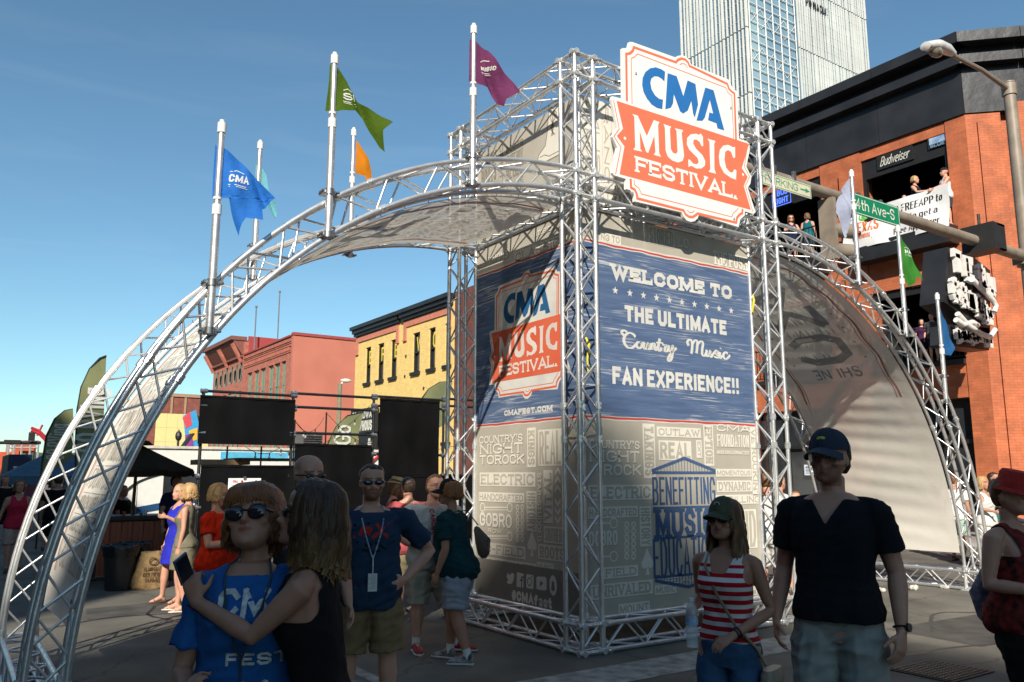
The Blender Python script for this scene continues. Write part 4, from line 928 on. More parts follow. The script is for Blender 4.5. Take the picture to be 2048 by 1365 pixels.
# beer signs, posters, banner
def neon(name, label, P, fn, m, board=None):
    r = thing(name, label, 'sign', P(0,0,0)); 
    if board: q = MB(); q.slab(board, lambda u, v, k=0, d=0: P(u, v, -2, d), .04); obj('sign_back', q, M_FRAME, r)
    q = MB(); fn(q, P); obj('sign_lettering', q, m, r); return r
M_NB = mat('neon_blue', (.05,.12,.75), emit=1.5); M_NG = mat('neon_green', (.03,.55,.08), emit=.8); M_NW = mat('sign_cream', (.7,.7,.6)); M_NR = mat('sign_red', (.5,.03,.03), rough=.4)
PX = lambda px, py, off=0: (lambda o: plane((XB+.05-off, o.y, o.z), -Y, Z, -X))(on(px, py, 0, XB+.05-off))
neon('beer_sign', 'small cursive white and red beer sign above the balcony opening', PX(1760,334), lambda q, P: (text(q, 'Budweiser', (0,.0,.95,.30), P, t=.022, slant=.3)), M_NW, [(-.1,-.1),(1.1,-.1),(1.1,.42),(-.1,.42)])
neon('beer_sign', 'blue framed neon beer sign over the left balcony opening', PX(1548,412), lambda q, P: (text(q, 'BUD', (.15,.30,.62,.52), P, t=.04), text(q, 'LIGHT', (0,.0,.62,.22), P, t=.04), stroke(q, [(-.06,-.06),(.72,-.06),(.72,.6),(.1,.6),(-.06,.4),(-.06,-.06)], .025, P, 1)), M_NB, [(-.1,-.1),(.8,-.1),(.8,.65),(-.1,.65)])
neon('beer_sign', 'small green neon beer sign inside the second floor balcony', PX(1826,570), lambda q, P: text(q, 'Heineken', (0,0,.85,.2), P, t=.03), M_NG, [(-.05,-.08),(.95,-.08),(.95,.35),(-.05,.35)])
neon('beer_sign', 'square blue picture sign at the right end of the top opening', PX(1856,300), lambda q, P: (q.poly([(.05,.12),(.6,.12),(.6,.62),(.05,.62)], P, 1), text(q, 'BLUE', (.08,.02,.5,.1), P, t=.02, k=3)), mat('sign_blue_picture', (.04,.15,.35), rough=.3, col2=(.4,.5,.6), scale=4), [(0,0),(.65,0),(.65,.66),(0,.66)])
hb = thing('hanging_banner', 'creased white vinyl banner with an orange and black logo on the balcony rail', 'banner', (XB-.5, 7, 9.5))
HX = XB-.53
tl, tr_, bl, br_ = on(1688,436,0,HX), on(1900,366,0,HX), on(1686,503,0,HX), on(1899,452,0,HX)
def PH(u, v, k=0, d=0):                   # u 0..1 left to right, v 0..1 upwards
    p = (bl*(1-u)+br_*u)*(1-v)+(tl*(1-u)+tr_*u)*v; dz = -.05*math.sin(u*math.pi)*(1-v)
    w = .03*math.sin(u*13+v*4)+.015*math.sin(u*31-v*9)
    return p+Vector((-.0012*k-d+w-.03, 0, dz))
q = MB(); nu, nv = 60, 16
for i in range(nu+1):
    for j in range(nv+1): q.v.append(tuple(PH(i/nu, j/nv)))
for i in range(nu):
    for j in range(nv): a = i*(nv+1)+j; q.f.append((a, a+nv+1, a+nv+2, a+1)); q.m.append(0)
obj('banner_sheet', q, mat('white_vinyl', (.78,.77,.76), rough=.5, var=.04, bump=.5, bscale=4), hb, smooth=True)
M_INK = mat('black_print', (.012,.012,.012), rough=.6); M_TO = mat('orange_print', (.75,.16,.02), rough=.6); M_TG = mat('green_print', (.10,.42,.05), rough=.6)
q = MB()
text(q, 'Text FREEAPP to', (.42,.66,.94,.84), PH, t=.018, k=3); text(q, '4 to get a', (.60,.40,.90,.56), PH, t=.016, k=3); text(q, 'Free Appetizer', (.50,.15,.92,.30), PH, t=.016, k=3)
q.poly([(.105,.2),(.30,.2),(.315,.66),(.40,.72),(.40,.76),(.12,.74),(.08,.5)], PH, 2)
for v in (.76,.80,.84): stroke(q, [(.08,v),(.42,v+.02)], .018, PH, 1)
obj('black_print', q, M_INK, hb)
q = MB(); text(q, 'TEXAS', (.10,.42,.36,.70), PH, t=.035, k=5); text(q, 'ROADHOUSE', (.13,.25,.29,.36), PH, t=.012, k=5); obj('orange_print', q, M_TO, hb)
q = MB(); disc(q, .21, .84, .045, PH, 6, 14, .12); disc(q, .21,.84,.02,PH,7,8,.05); obj('green_print', q, M_TG, hb)
for px, py, w, h, c, s, lab in ((1630,905,.5,.55,'8c1a12','COLD','red poster in the shop window behind the black-shirted man'), (1615,875,.7,.45,'3a1512','BEER','dark red advert high in the shop window'), (1608,930,.42,.35,'c9d4df','OPEN','white and blue notice on the shop window'), (1605,1000,.5,.9,'9c2a1c','SPECIALS','tall red price poster low in the shop window')):
    P = PX(px, py, -.12); t_ = thing('window_poster', lab, 'poster', P(0,0,0)); q = MB(); q.slab([(0,-h),(w,-h),(w,0),(0,0)], P, .01); obj('poster_sheet', q, mat('poster_'+c, c, rough=.5), t_)
    q = MB(); text(q, s, (.06,-h*.3,w-.06,-.06), P, t=.02, k=8)
    for i in range(4): stroke(q, [(.06,-h*(.42+.13*i)), (w-.08-.05*(i % 2),-h*(.42+.13*i))], .015, P, 8)
    obj('poster_print', q, M_NW if c[0] != 'c' else M_INK, t_)
# blade sign of chunky white letters on a black cabinet
bs = thing('blade_sign', 'black cabinet sign with chunky white lettering projecting from the orange corner', 'sign', (16.2, 3.9, 6.5)); YS = 3.8
def cab(pts, y0, y1, name, m): 
    q = MB(); w = [on(px, py, 1, YS) for px, py in pts]; Pm = lambda u, v, k=0, d=0: Vector((u, y0-d if d else y0, v)); n = len(w)
    fr = [(p.x, y0, p.z) for p in w]; bk = [(p.x, y1, p.z) for p in w]; q._add(fr+bk, [tuple(range(n)), tuple(range(2*n-1, n-1, -1))]+[(i, i+n, (i+1) % n+n, (i+1) % n) for i in range(n)]); return obj(name, q, m, bs)
cab([(1898,602),(1990,672),(1990,540),(1960,515),(1905,492)][::1], YS+.12, YS+.75, 'sign_cabinet', M_BLK); cab([(1908,690),(1988,700),(1988,655),(1908,648)], YS+.12, YS+.6, 'sign_cabinet', M_BLK)
M_CH = mat('white_channel_letter', (.74,.73,.70), rough=.4, var=.12, scale=6)
def PSg(px0, py0, px1, py1):               # sloping rows of letters
    a = on(px0, py0, 1, YS); b = on(px1, py1, 1, YS); U = (b-a).normalized(); return plane((a.x, YS+.08, a.z), U, Vector((0,0,1)), (0,-1,0)), (b-a).length
for (x0,y0,x1,y1), s, h in (((1905,545,1952,568),'TE',.6), ((1955,572,1990,600),'QU',.62), ((1903,598,1950,628),'COW',.55), ((1952,628,1985,660),'BOY',.5), ((1912,683,1985,692),'BARGRILL',.30)):
    P, Ls = PSg(x0,y0,x1,y1); gw = Ls/len(s)
    for i, chh in enumerate(s):
        q = MB()
        for st_ in G[chh][1]:
            for a, b in zip(st_, st_[1:]):
                A = P(i*gw+.05+a[0]*gw*.62, a[1]*h*.8+.05); B = P(i*gw+.05+b[0]*gw*.62, b[1]*h*.8+.05); q.bar(A+Vector((0,-.09,0)), B+Vector((0,-.09,0)), .22, .10 if h > .4 else .06, (0,1,0))
        obj('channel_letter', q, M_CH, bs)
for pts in ([(1915,628),(1935,650),(1960,668),(1980,675),(1990,660)], [(1945,560),(1965,580),(1985,600),(1992,612),(1988,625)], [(1912,640),(1925,650),(1945,645),(1955,652)]):
    q = MB(); q.tube([on(px, py, 1, YS-.1) for px, py in pts], .07, 8); obj('sign_scroll', q, M_CH, bs, smooth=50)
q = MB(); q.bar((16.9,YS+.4,7.6), (18.6,5.0,7.6), .1, .1); q.bar((16.9,YS+.4,6.2), (18.6,5.0,6.2), .1, .1); obj('sign_bracket', q, M_FRAME, bs)

# ---------------------------------------------------------------- row of houses down the avenue
def facade_building(name, label, y0, y1, depth, h, m, extra=None, mf=None):
    r = thing(name, label, 'building', (XB, (y0+y1)/2, 0)); q = MB(); q.box((XB,y0,0), (XB+depth,y1,h)); obj('walls', q, [m], r); return r
bb = facade_building('brown_brick_building', 'narrow dark red brick building between the yellow one and the tower', 31.6, 34.3, 20, 12.4, bricks('brown_red_brick', (.17,.055,.04), (.10,.04,.03), (0,1,0)))
YC = (.80,.57,.20); M_YB = bricks('yellow_painted_brick', YC, (.75,.53,.185), (0,1,0), bump=.12, var=.05); M_PK = mat('salmon_trim', (.55,.20,.13), rough=.7); M_GRN = mat('green_frame', (.16,.27,.20), rough=.6); M_RED2 = mat('salmon_stucco', (.50,.17,.115), rough=.85, var=.12, scale=.4, bump=.2, bscale=12, col2=(.43,.14,.095)); M_RB = bricks('salmon_brick', (.46,.155,.105), (.33,.11,.075), (0,1,0), bump=.3)
yb = thing('yellow_brick_building', 'yellow painted brick building with black cornice and pink trim down the avenue', 'building', (XB, 41, 0))
def wall_with_holes(name, X0, t, y0, y1, z0, z1, holes, m, root):
    """wall in vertical strips so that every window is a real opening"""
    ys = sorted({y0, y1, *[a for h in holes for a in h[:2]]}); q = MB()
    for a, b in zip(ys, ys[1:]):
        hs = sorted([h for h in holes if h[0] <= a+1e-6 and h[1] >= b-1e-6], key=lambda h: h[2]); z = z0
        for h in hs:
            if h[2] > z: q.box((X0,a,z), (X0+t,b,h[2]))
            z = h[3]
        if z < z1: q.box((X0,a,z), (X0+t,b,z1))
    return obj(name, q, m, root)
def window(root, X0, a, b, z0, z1, mf, sill=None, sash=True, mullion=False, t=.1):
    q = MB(); q.box((X0+.10,a,z0), (X0+.2,a+t,z1)); q.box((X0+.10,b-t,z0), (X0+.2,b,z1)); q.box((X0+.10,a+t,z1-t), (X0+.2,b-t,z1)); q.box((X0+.10,a+t,z0), (X0+.2,b-t,z0+t))
    if sash: zm = (z0+z1)/2; q.box((X0+.08,a+t,zm-.05), (X0+.2,b-t,zm+.05))
    if mullion: q.box((X0+.09,(a+b)/2-.06,z0), (X0+.2,(a+b)/2+.06,z1))
    f = obj('window', q, mf, root)
    q = MB(); q.box((X0+.22,a,z0), (X0+.25,b,z1)); obj('pane', q, M_GLS, f)
    if sill: q = MB(); q.box((X0-.15,a-.12,z0-.2), (X0+.1,b+.12,z0)); obj('sill', q, sill, f)
    return f
YW = [(45.94,46.79), (43.83,44.79), (41.85,42.75), (38.62,39.57), (36.62,37.44), (34.75,35.45)]
holes = [(a, b, 8.13, 10.66) for a, b in YW]+[(a, b, 3.6, 5.9) for a, b in YW]
wall_with_holes('walls', XB, .3, 34.4, 48.6, 0, 12.0, holes, M_YB, yb)
q = MB(); q.box((XB+.3,48.3,0), (XB+18,48.6,11.8)); q.box((XB+.3,34.4,0), (XB+18,48.3,.1)); q.box((XB+.3,34.4,11.6), (XB+18,48.3,11.8)); q.box((XB+4,34.4,0),(XB+4.2,48.3,11.7)); obj('body', q, M_YB, yb)
for i, (a, b) in enumerate(YW):
    for z0, z1 in ((8.13,10.66), (3.6,5.9)):
        w = window(yb, XB, a, b, z0, z1, M_FRAME, M_FRAME)
    if i < 6:
        P = plane((XB+.215, b-.12, 8.13), -Y, Z, -X); q = MB(); text(q, 'BREWCO'[i], (.02,1.35,b-a-.26,2.3), P, t=.14, k=3); obj('window_letter', q, mat('yellow_letter', (.75,.6,.08)), yb)
for ya, yb_ in ((34.5,41.0), (41.35,48.6)):
    q = MB(); q.box((XB-.35,ya,11.85), (XB+.3,yb_,12.3)); q.box((XB-.5,ya-.1,12.1), (XB+.3,yb_+.1,12.35)); q.box((XB-.2,ya,11.65), (XB,yb_,11.85)); obj('cornice', q, M_BLK, yb)
    q = MB(); q.box((XB-.08,ya+.2,11.2), (XB-.002,yb_-.2,11.62)); q.box((XB-.08,ya+.2,10.4), (XB-.002,ya+.55,11.2)); q.box((XB-.08,yb_-.55,10.4), (XB-.002,yb_-.2,11.2)); q.box((XB-.12,yb_-.6,10.3), (XB-.002,yb_-.15,10.4)); q.box((XB-.12,ya+.15,10.3), (XB-.002,ya+.6,10.4)); obj('pink_trim', q, M_PK, yb)
for y, z in ((40.5,9.3),(40.6,8.0),(38.0,7.0),(36.0,7.0)): q = MB(); star(q, 0, 0, .18, plane((XB-.02,y,z), -Y, Z, -X), 0); obj('star_anchor', q, M_FRAME, yb)
# the bar sign fixed to the yellow wall
P = plane((XB-.3, 48.4, 3.4), -Y, Z, -X); r = thing('bar_sign', 'black hanging sign with white block lettering on the yellow building', 'sign', P(0,0,0)); q = MB(); q.slab([(0,1.2),(4.2,1.2),(4.2,2.9),(0,2.9)], P, .2); q.slab([(1.2,-.9),(4.2,-.9),(4.2,1.1),(1.5,1.1)], P, .2); obj('sign_board', q, M_FRAME, r)
q = MB(); text(q, 'BROADWAY', (.3,2.2,4,2.7), P, t=.1, k=5); text(q, 'BREWHOUSE', (.3,1.35,4,2.05), P, t=.14, k=5); text(q, '&', (3,.3,3.6,.8), P, t=.1, k=5) if '&' in G else text(q, 'GRILL', (2.2,.3,4,.9), P, t=.12, k=5); text(q, 'MOJO', (2.2,-.7,4,0), P, t=.14, k=5); obj('sign_lettering', q, M_NW, r)
# salmon building beyond the gap
rb = thing('salmon_building', 'salmon red stucco and brick building with tall green windows beyond the car park', 'building', (XB, 70, 0))
RW = [(73.74,74.89),(71.52,72.78),(69.55,70.75),(67.23,68.39),(65.42,66.67),(63.82,64.75)]
wall_with_holes('walls', XB, .4, 62.5, 76.6, 0, 13.75, [(a, b, 7.6, 11.7) for a, b in RW]+[(a, b, 2, 6) for a, b in RW], M_RB, rb)
for a, b in RW:
    window(rb, XB, a, b, 7.6, 11.7, M_GRN, None, True, True, .14); window(rb, XB, a, b, 2, 6, M_GRN, None, True, True, .14)
    q = MB(); q.box((XB-.1,a-.1,11.72), (XB-.003,b+.1,11.95)); obj('lintel', q, M_RB, rb)
q = MB(); q.box((XB,62.1,0), (XB+26,62.48,13.8)); q.box((XB+.4,62.48,13.3), (XB+26,76.6,13.6)); q.box((XB+5,62.48,0), (XB+5.2,76.6,13.3)); obj('side_wall', q, M_RED2, rb)
q = MB(); q.box((XB-.05,62.0,13.8), (XB+26,62.6,14.05)); q.box((XB-.12,62.6,13.75), (XB+.45,76.6,13.9)); obj('coping', q, mat('red_coping', (.33,.06,.05), rough=.6), rb)
for z, o_ in ((13.3,.12),(13.15,.06),(12.9,.1),(12.35,.07)): q = MB(); q.box((XB-o_,62.6,z), (XB-.004,76.5,z+.08)); obj('brick_course', q, M_RB, rb)
q = MB()
for i in range(38): q.box((XB-.1,62.9+i*.36,12.55), (XB-.004,63.05+i*.36,12.85))
tag(obj('dentils', q, M_RB, rb), kind='stuff')
for x, z in ((XB+6,8),(XB+13,7),(XB+19,8)): q = MB(); q.cyl((x,62.0,2), (x,62.0,13.7), .06, 6); obj('downpipe', q, M_RED2, rb)
cb = thing('corniced_building', 'taller salmon building with a heavy bracketed cornice and round headed green windows', 'building', (XB, 82, 0))
AW = [(86.2,87.6),(84.4,85.7),(82.6,83.9),(80.6,81.9),(78.9,80.2),(77.2,78.5)]
wall_with_holes('walls', XB, .4, 76.7, 88.3, 0, 15.2, [(a, b, 11.2, 13.0) for a, b in AW]+[(a, b, 3, 10.2) for a, b in AW], M_RB, cb)
for a, b in AW:
    window(cb, XB, a, b, 3, 10.2, M_GRN, None, True, False, .35)
    q = MB(); yc = (a+b)/2; P = plane((XB-.02, yc, 12.1), -Y, Z, -X); stroke(q, [(.52*math.cos(t), .85*math.sin(t)) for t in [i*math.pi/8 for i in range(16)]], .22, P, 1, closed=True); f = obj('round_window', q, M_GRN, cb); q = MB(); q.box((XB+.2,a,11.2), (XB+.25,b,13.0)); obj('pane', q, M_GLS, f)
q = MB(); q.box((XB+.4,76.7,0), (XB+20,77.0,15.8)); q.box((XB+.4,77,15), (XB+20,88.3,15.4)); q.box((XB+5,77,0), (XB+5.2,88.3,15)); obj('body', q, mat('red_metal_siding', (.33,.05,.045), rough=.55, var=.1), cb)
q = MB(); q.box((XB-1.3,77.0,15.35), (XB+.3,88.6,15.75)); q.box((XB-1.0,77.1,15.1), (XB+.3,88.5,15.35)); q.box((XB-.3,77.0,13.6), (XB-.003,88.4,13.8)); q._add([(XB-.004,77.1,13.8),(XB-.004,88.4,13.8),(XB-1,88.4,15.1),(XB-1,77.1,15.1),(XB-.004,77.1,15.1),(XB-.004,88.4,15.1)], [(0,3,2,1),(0,4,3),(1,2,5)]); obj('cornice', q, mat('brown_cornice', (.20,.07,.05), rough=.7), cb)
for y in (77.3,82.4,88.1): q = MB(); q.tube([(XB-.1,y,13.1), (XB-.35,y,13.7), (XB-1.1,y,15.0)], [.18,.22,.25], 6); obj('bracket', q, M_RB, cb)
for i, (px0, py0, py1) in enumerate(((508,615,705), (555,585,680))):
    a = on(px0, py1, 1, 76); b = on(px0, py0, 1, 76); q = MB(); q.cyl(a, (a.x,76,b.z), .07, 6); q.ell((a.x,76,b.z+.1), (.14,.14,.14), 8, 6); tag(obj('rooftop_mast', q, mat('grey_paint', (.16,.17,.18), rough=.5)), ('short' if i == 0 else 'tall')+' thin grey mast standing on the roof of the salmon building', 'mast')
fb = thing('far_brick_building', 'low brown brick building far down the avenue with a yellow insulated lower wall', 'building', (16, 100, 0))
q = MB(); q.box((13.6,100,0), (40,112,11.6)); obj('walls', q, bricks('far_brown_brick', (.27,.085,.06), (.2,.07,.05), (1,0,0), sc=2), fb)
for x in (16.6,18.2): q = MB(); q.box((x,99.9,8.9), (x+.25,99.99,11.5)); obj('pilaster', q, mat('tan_render', (.38,.24,.15), rough=.8), fb)
q = MB(); q.box((13.5,99.85,11.3), (40,99.99,11.7)); obj('coping', q, mat('tan_render', (.38,.24,.15)), fb)
M_INS = mat('yellow_insulation', (.68,.60,.26), rough=.8, var=.05)
for i in range(5):
    for j in range(3): brick_box('insulation_board', (14.1+i*1.2,94.9,3.9+j*1.65), (14.1+(i+1)*1.2-.02,95.0,3.9+(j+1)*1.65-.02), M_INS, fb)
q = MB(); q.box((12.0,99.95,5.6), (13.4,100.05,7.0)); obj('window', q, M_FRAME, fb)
q = MB()
for x in (12.05,12.5,12.95): 
    for z in (5.7,6.4): q.box((x,99.9,z), (x+.38,99.94,z+.55))
obj('pane', q, mat('pale_glass', (.5,.55,.6), rough=.2), fb)
# cartoon style painted panel beside the insulated wall
r = thing('painted_panel', 'brightly painted cut-out panel in blue, red and yellow on the yellow wall', 'sign', (18,94.5,7))
for pts, c in (([(366,832),(392,820),(398,850),(396,893),(372,893),(370,865)], '3c9bd0'), ([(365,836),(380,824),(384,850),(372,858)], 'd04a58'), ([(378,862),(395,856),(394,880),(380,884)], 'e6b23a'), ([(370,870),(384,868),(386,892),(371,894)], '8a3b8f')):
    q = MB(); w = [on(px, py, 1, 94.4-.02*len(q.v)) for px, py in pts]; k = {'3c9bd0':0,'d04a58':1,'e6b23a':2,'8a3b8f':3}[c]; q.slab([(p.x, p.z) for p in w][::-1], lambda u, v, kk=0, d=0: Vector((u, 94.4-.03*k-d, v)), .1); obj('painted_shape', q, mat('paint_'+c, c), r)
# glass tower far behind
gt = thing('glass_tower', 'tall office tower of pale vertical fins and blue glass behind the orange building', 'tower', (124, 92, 0))
TX, TY = 110.3, 83.8
M_FIN = mat('white_fin', (.62,.62,.58), rough=.45, var=.08, scale=.2); M_TG = mat('tower_glass', (.04,.08,.13), rough=.25, spec=.35, col2=(.13,.21,.27), scale=.12, stretch=(1,1,.3)); M_TG2 = mat('tower_atrium_glass', (.25,.42,.42), rough=.1, spec=.9, col2=(.10,.17,.27), scale=.3)
yL = 100.9; HT = 130
q = MB(); q.box((TX+.08,TY+.9,0), (TX+4.4,yL,HT)); q.box((TX+4.4,TY+11,0), (TX+30,yL,HT)); obj('tower_core', q, M_TG, gt)
q = MB(); q.box((TX+14,TY+.08,0), (148.5,TY+30,HT)); obj('tower_core', q, M_TG, gt)
q = MB(); q.box((TX+4.5,TY+4.5,0), (TX+14.2,TY+11.2,HT)); obj('atrium', q, M_TG2, gt)
# steps: each tier of the curtain wall leans a little outwards and overlaps the next
tiers = [0, 50, 71.5, 84.6, 98.5, 130]
rr = random.Random(9)
def fins(side):
    for k in range(5):
        z0, z1 = tiers[k], tiers[k+1]-.25; q = MB(); g = MB()
        if side == 'L': n = 18; span = (TY+.9, yL)
        else: n = 30; span = (TX+14.5, 148.5)
        for i in range(n+1):
            s = span[0]+(span[1]-span[0])*i/n; w = .15 if side == 'L' else .17; dpt = .06+.10*(i % 3 == 0)
            dz = 0
            if side == 'L': q.box((TX-.1-dpt,s-w,z0), (TX+.4,s+w*(.3+1.5*rr.random()),z1)) if s > TY+9 or True else None
            else: q.box((s-w*.6,TY-.1-dpt,z0), (s+w*(.1+rr.random()*1.2),TY+.4,z1))
        tag(obj('fin', q, M_FIN, gt), kind='stuff')
        q = MB()
        z = z0
        while z < z1:
            if side == 'L': q.box((TX-.03,span[0],z), (TX+.07,span[1],z+.05))
            else: q.box((span[0],TY-.03,z), (span[1],TY+.07,z+.05))
            z += 1.9
        tag(obj('spandrel', q, M_FIN, gt), kind='stuff')
fins('L'); fins('R')
# open corner atrium with slender frame
q = MB()
for i in range(7):
    t = i/6; q.cyl((TX+.2+t*13.8, TY+.3+(1-t)*0, 0), (TX+.2+t*13.8, TY+.3, HT), .13, 5)
z = 2
while z < HT:
    q.box((TX+.15,TY+.2,z), (TX+14,TY+.32,z+.14)); z += 1.9
z = 5
while z < HT-6:
    for i in range(4): x = TX+i*3.5; q.cyl((x,TY+.3,z), (x+3.5,TY+.3,z+4), .05, 4); q.cyl((x+3.5,TY+.3,z), (x,TY+.3,z+4), .05, 4)
    z += 8
tag(obj('atrium_frame', q, M_FIN, gt), kind='stuff')
q = MB(); q.box((TX+.5,TY+.5,0), (TX+4.4,TY+.85,HT)); q.box((TX+4.41,TY+.5,0), (TX+13.9,TY+4.4,HT)); obj('atrium_glass', q, mat('atrium_pane', (.10,.19,.28), rough=.2, spec=.4, col2=(.30,.42,.46), scale=.10, stretch=(1,1,.6)), gt)
P = plane(on(1612,10,1,TY-.25), X, Z, -Y); q = MB(); text(q, 'PINNACLE', (0,0,7.2,1.6), P, t=.3, k=3); obj('sign_lettering', q, M_FRAME, gt)

# ---------------------------------------------------------------- street furniture on the right
M_TAUPE = mat('taupe_paint', (.25,.205,.16), rough=.5, var=.15, scale=4)
YM = 1.9; pt = on(2017,168,1,YM); px_ = pt.x
lp = thing('signal_pole', 'tall taupe street pole with a cobra head lamp and a long signal arm', 'street lamp', (px_, YM, 0))
q = MB(); q.tube([(px_,YM,0), (px_,YM,pt.z)], [.17,.13], 14); q.cyl((px_,YM,pt.z), (px_,YM,pt.z+.03), .14, 12); obj('pole', q, M_TAUPE, lp, smooth=40)
q = MB(); e = on(1905,110,1,YM); q.tube([(px_,YM,pt.z-.15), (px_+(e.x-px_)*.5,YM,pt.z+(e.z-pt.z)*.55), (e.x,YM,e.z)], [.06,.05,.045], 8); q.cyl((px_,YM,pt.z-.3), (px_,YM,pt.z-.02), .16, 10); obj('lamp_arm', q, M_TAUPE, lp, smooth=40)
q = MB(); a = on(1907,108,1,YM); b = on(1850,92,1,YM); q.tube([a, a*.75+b*.25+Vector((0,0,.06)), a*.4+b*.6+Vector((0,0,.07)), b+Vector((.02,0,.0)), b], [(.07,.07),(.13,.12),(.17,.13),(.12,.09),(.04,.03)], 12); lh = obj('lamp_head', q, mat('lamp_white', (.62,.62,.60), rough=.35), lp, smooth=True)
q = MB(); c = a*.35+b*.65+Vector((0,0,-.06)); q.ell(c, (.24,.13,.13), 12, 8); obj('lamp_lens', q, mat('lamp_lens', (.30,.27,.22), rough=.15, var=.4, scale=12), lh, smooth=True)
arm0 = on(2040,512,1,YM); arm1 = on(1480,335,1,YM); q = MB(); q.tube([(px_,YM,6.6), (arm1.x,YM,6.62)], [.13,.09], 12); q.cyl((px_,YM,6.4),(px_,YM,6.8), .22, 12); q.box((px_-.28,YM-.2,6.42), (px_-.22,YM+.2,6.78)); obj('signal_arm', q, M_TAUPE, lp, smooth=40)
def arm_sign(name, label, c4, txt, bgc, fgc, arrow=False):
    w = [on(px, py, 1, YM-.16) for px, py in c4]; x0 = (w[0].x+w[3].x)/2; x1 = (w[1].x+w[2].x)/2; zt = (w[0].z+w[1].z)/2; zb_ = (w[2].z+w[3].z)/2
    P = plane((x0, YM-.16, zb_), X, Z, -Y); W, H = x1-x0, zt-zb_; r = thing(name, label, 'sign', (x0, YM-.16, zb_)); q = MB(); q.slab([(0,0),(W,0),(W,H),(0,H)], P, .02); obj('sign_plate', q, mat('sign_'+bgc, bgc, rough=.45, var=.05), r)
    q = MB(); stroke(q, [(.02,.02),(W-.02,.02),(W-.02,H-.02),(.02,H-.02),(.02,.02)], .012, P, 2); obj('sign_border', q, mat('sign_'+fgc, fgc, rough=.5), r)
    q = MB(); wt = W*.9 if not arrow else W*.72; text(q, txt, (W*.06, H*.25, wt, H*.78), P, t=H*.065, k=3)
    if arrow: stroke(q, [(W*.77,H*.5),(W*.9,H*.5)], H*.12, P, 3); q.poly([(W*.88,H*.32),(W*.97,H*.5),(W*.88,H*.68)], P, 4)
    obj('sign_lettering', q, mat('sign_'+fgc, fgc, rough=.5), r); q = MB()
    for t in (.3,.7): q.box((x0+W*t-.03,YM-.14,6.45), (x0+W*t+.03,YM-.09,6.75))
    obj('sign_clamp', q, M_CLAMP, r)
arm_sign('street_name_sign', 'green street name sign on the signal arm reading 4th Ave-S', [(1688,378),(1799,417),(1799,450),(1688,424)], 'N 4th Ave-S', '0f7a55', 'd8d8cc')
arm_sign('parking_sign', 'cream parking sign with green letters and an arrow on the signal arm', [(1524,345),(1622,368),(1622,394),(1524,372)], 'PARKING', 'c9c3ac', '1f8d5c', True)
def signal_head(label, pxl, pyt, dx, n, black=False, size=.36):
    c = on(pxl, pyt, 1, YM); r = thing('traffic_signal', label, 'traffic light', c, 0, 'signal heads on the arm'); m = mat('signal_black', (.02,.02,.02), rough=.5) if black else M_TAUPE
    q = MB(); q.box((c.x-.03,YM-.13,c.z-size*n), (c.x+.06,YM+.17,c.z)); q.cyl((c.x,YM,c.z), (c.x,YM,6.62), .03, 6); obj('signal_housing', q, m, r)
    for i in range(n):
        z = c.z-size*(i+.5); q = MB(); pr_ = .128; 
        ax_ = Vector((.88,-.47,-.06)).normalized(); sx_ = ax_.cross(Z).normalized(); uz_ = sx_.cross(ax_); o0 = Vector((c.x+.05, YM, z))
        rs = [[o0+ax_*dd+(sx_*math.cos(t)+uz_*math.sin(t))*pr_*k_ for t in [j*math.pi/8 for j in range(16)]] for dd, k_ in ((0,1.15),(.05,1.05),(.06,1),(.40,1),(.40,.93),(.06,.93))]; q.rings(rs, cap=False); obj('visor', q, m, r, smooth=40)
        q = MB(); q.cyl(o0+ax_*.06, o0+ax_*.07, .12, 14); obj('lens', q, mat('signal_lens', (.03,.02,.02), rough=.2), r)
    return r
signal_head('three lamp taupe traffic signal hanging under the arm behind the white flag', 1654, 398, .3, 3, size=.37)
r = thing('traffic_signal', 'single black box signal with a hood hanging on the arm near the pole', 'traffic light', on(1990,470,1,YM), 0, 'signal heads on the arm')
w0 = on(1964,452,1,YM-.2); w1 = on(2022,512,1,YM-.2); q = MB(); q.box((w0.x,YM-.42,w1.z-.05), (w0.x+.2,YM+.25,w0.z+.05)); obj('signal_housing', q, mat('signal_black', (.02,.02,.02), rough=.5), r)
q = MB(); xx = w0.x+.2; x2 = w0.x+.5
for lo, hi in (((xx,YM-.42,w0.z+.0),(x2,YM+.25,w0.z+.05)), ((xx,YM-.42,w1.z-.05),(x2,YM+.25,w1.z-.02)), ((xx,YM-.42,w1.z-.05),(x2,YM-.39,w0.z+.05)), ((xx,YM+.22,w1.z-.05),(x2,YM+.25,w0.z+.05))): q.box(lo, hi)
obj('visor', q, mat('signal_black', (.02,.02,.02)), r); q = MB(); q.cyl((w0.x+.1,YM-.1,w0.z), (w0.x+.1,YM-.1,w0.z+.3), .03, 6); obj('signal_bracket', q, M_IRON, r)

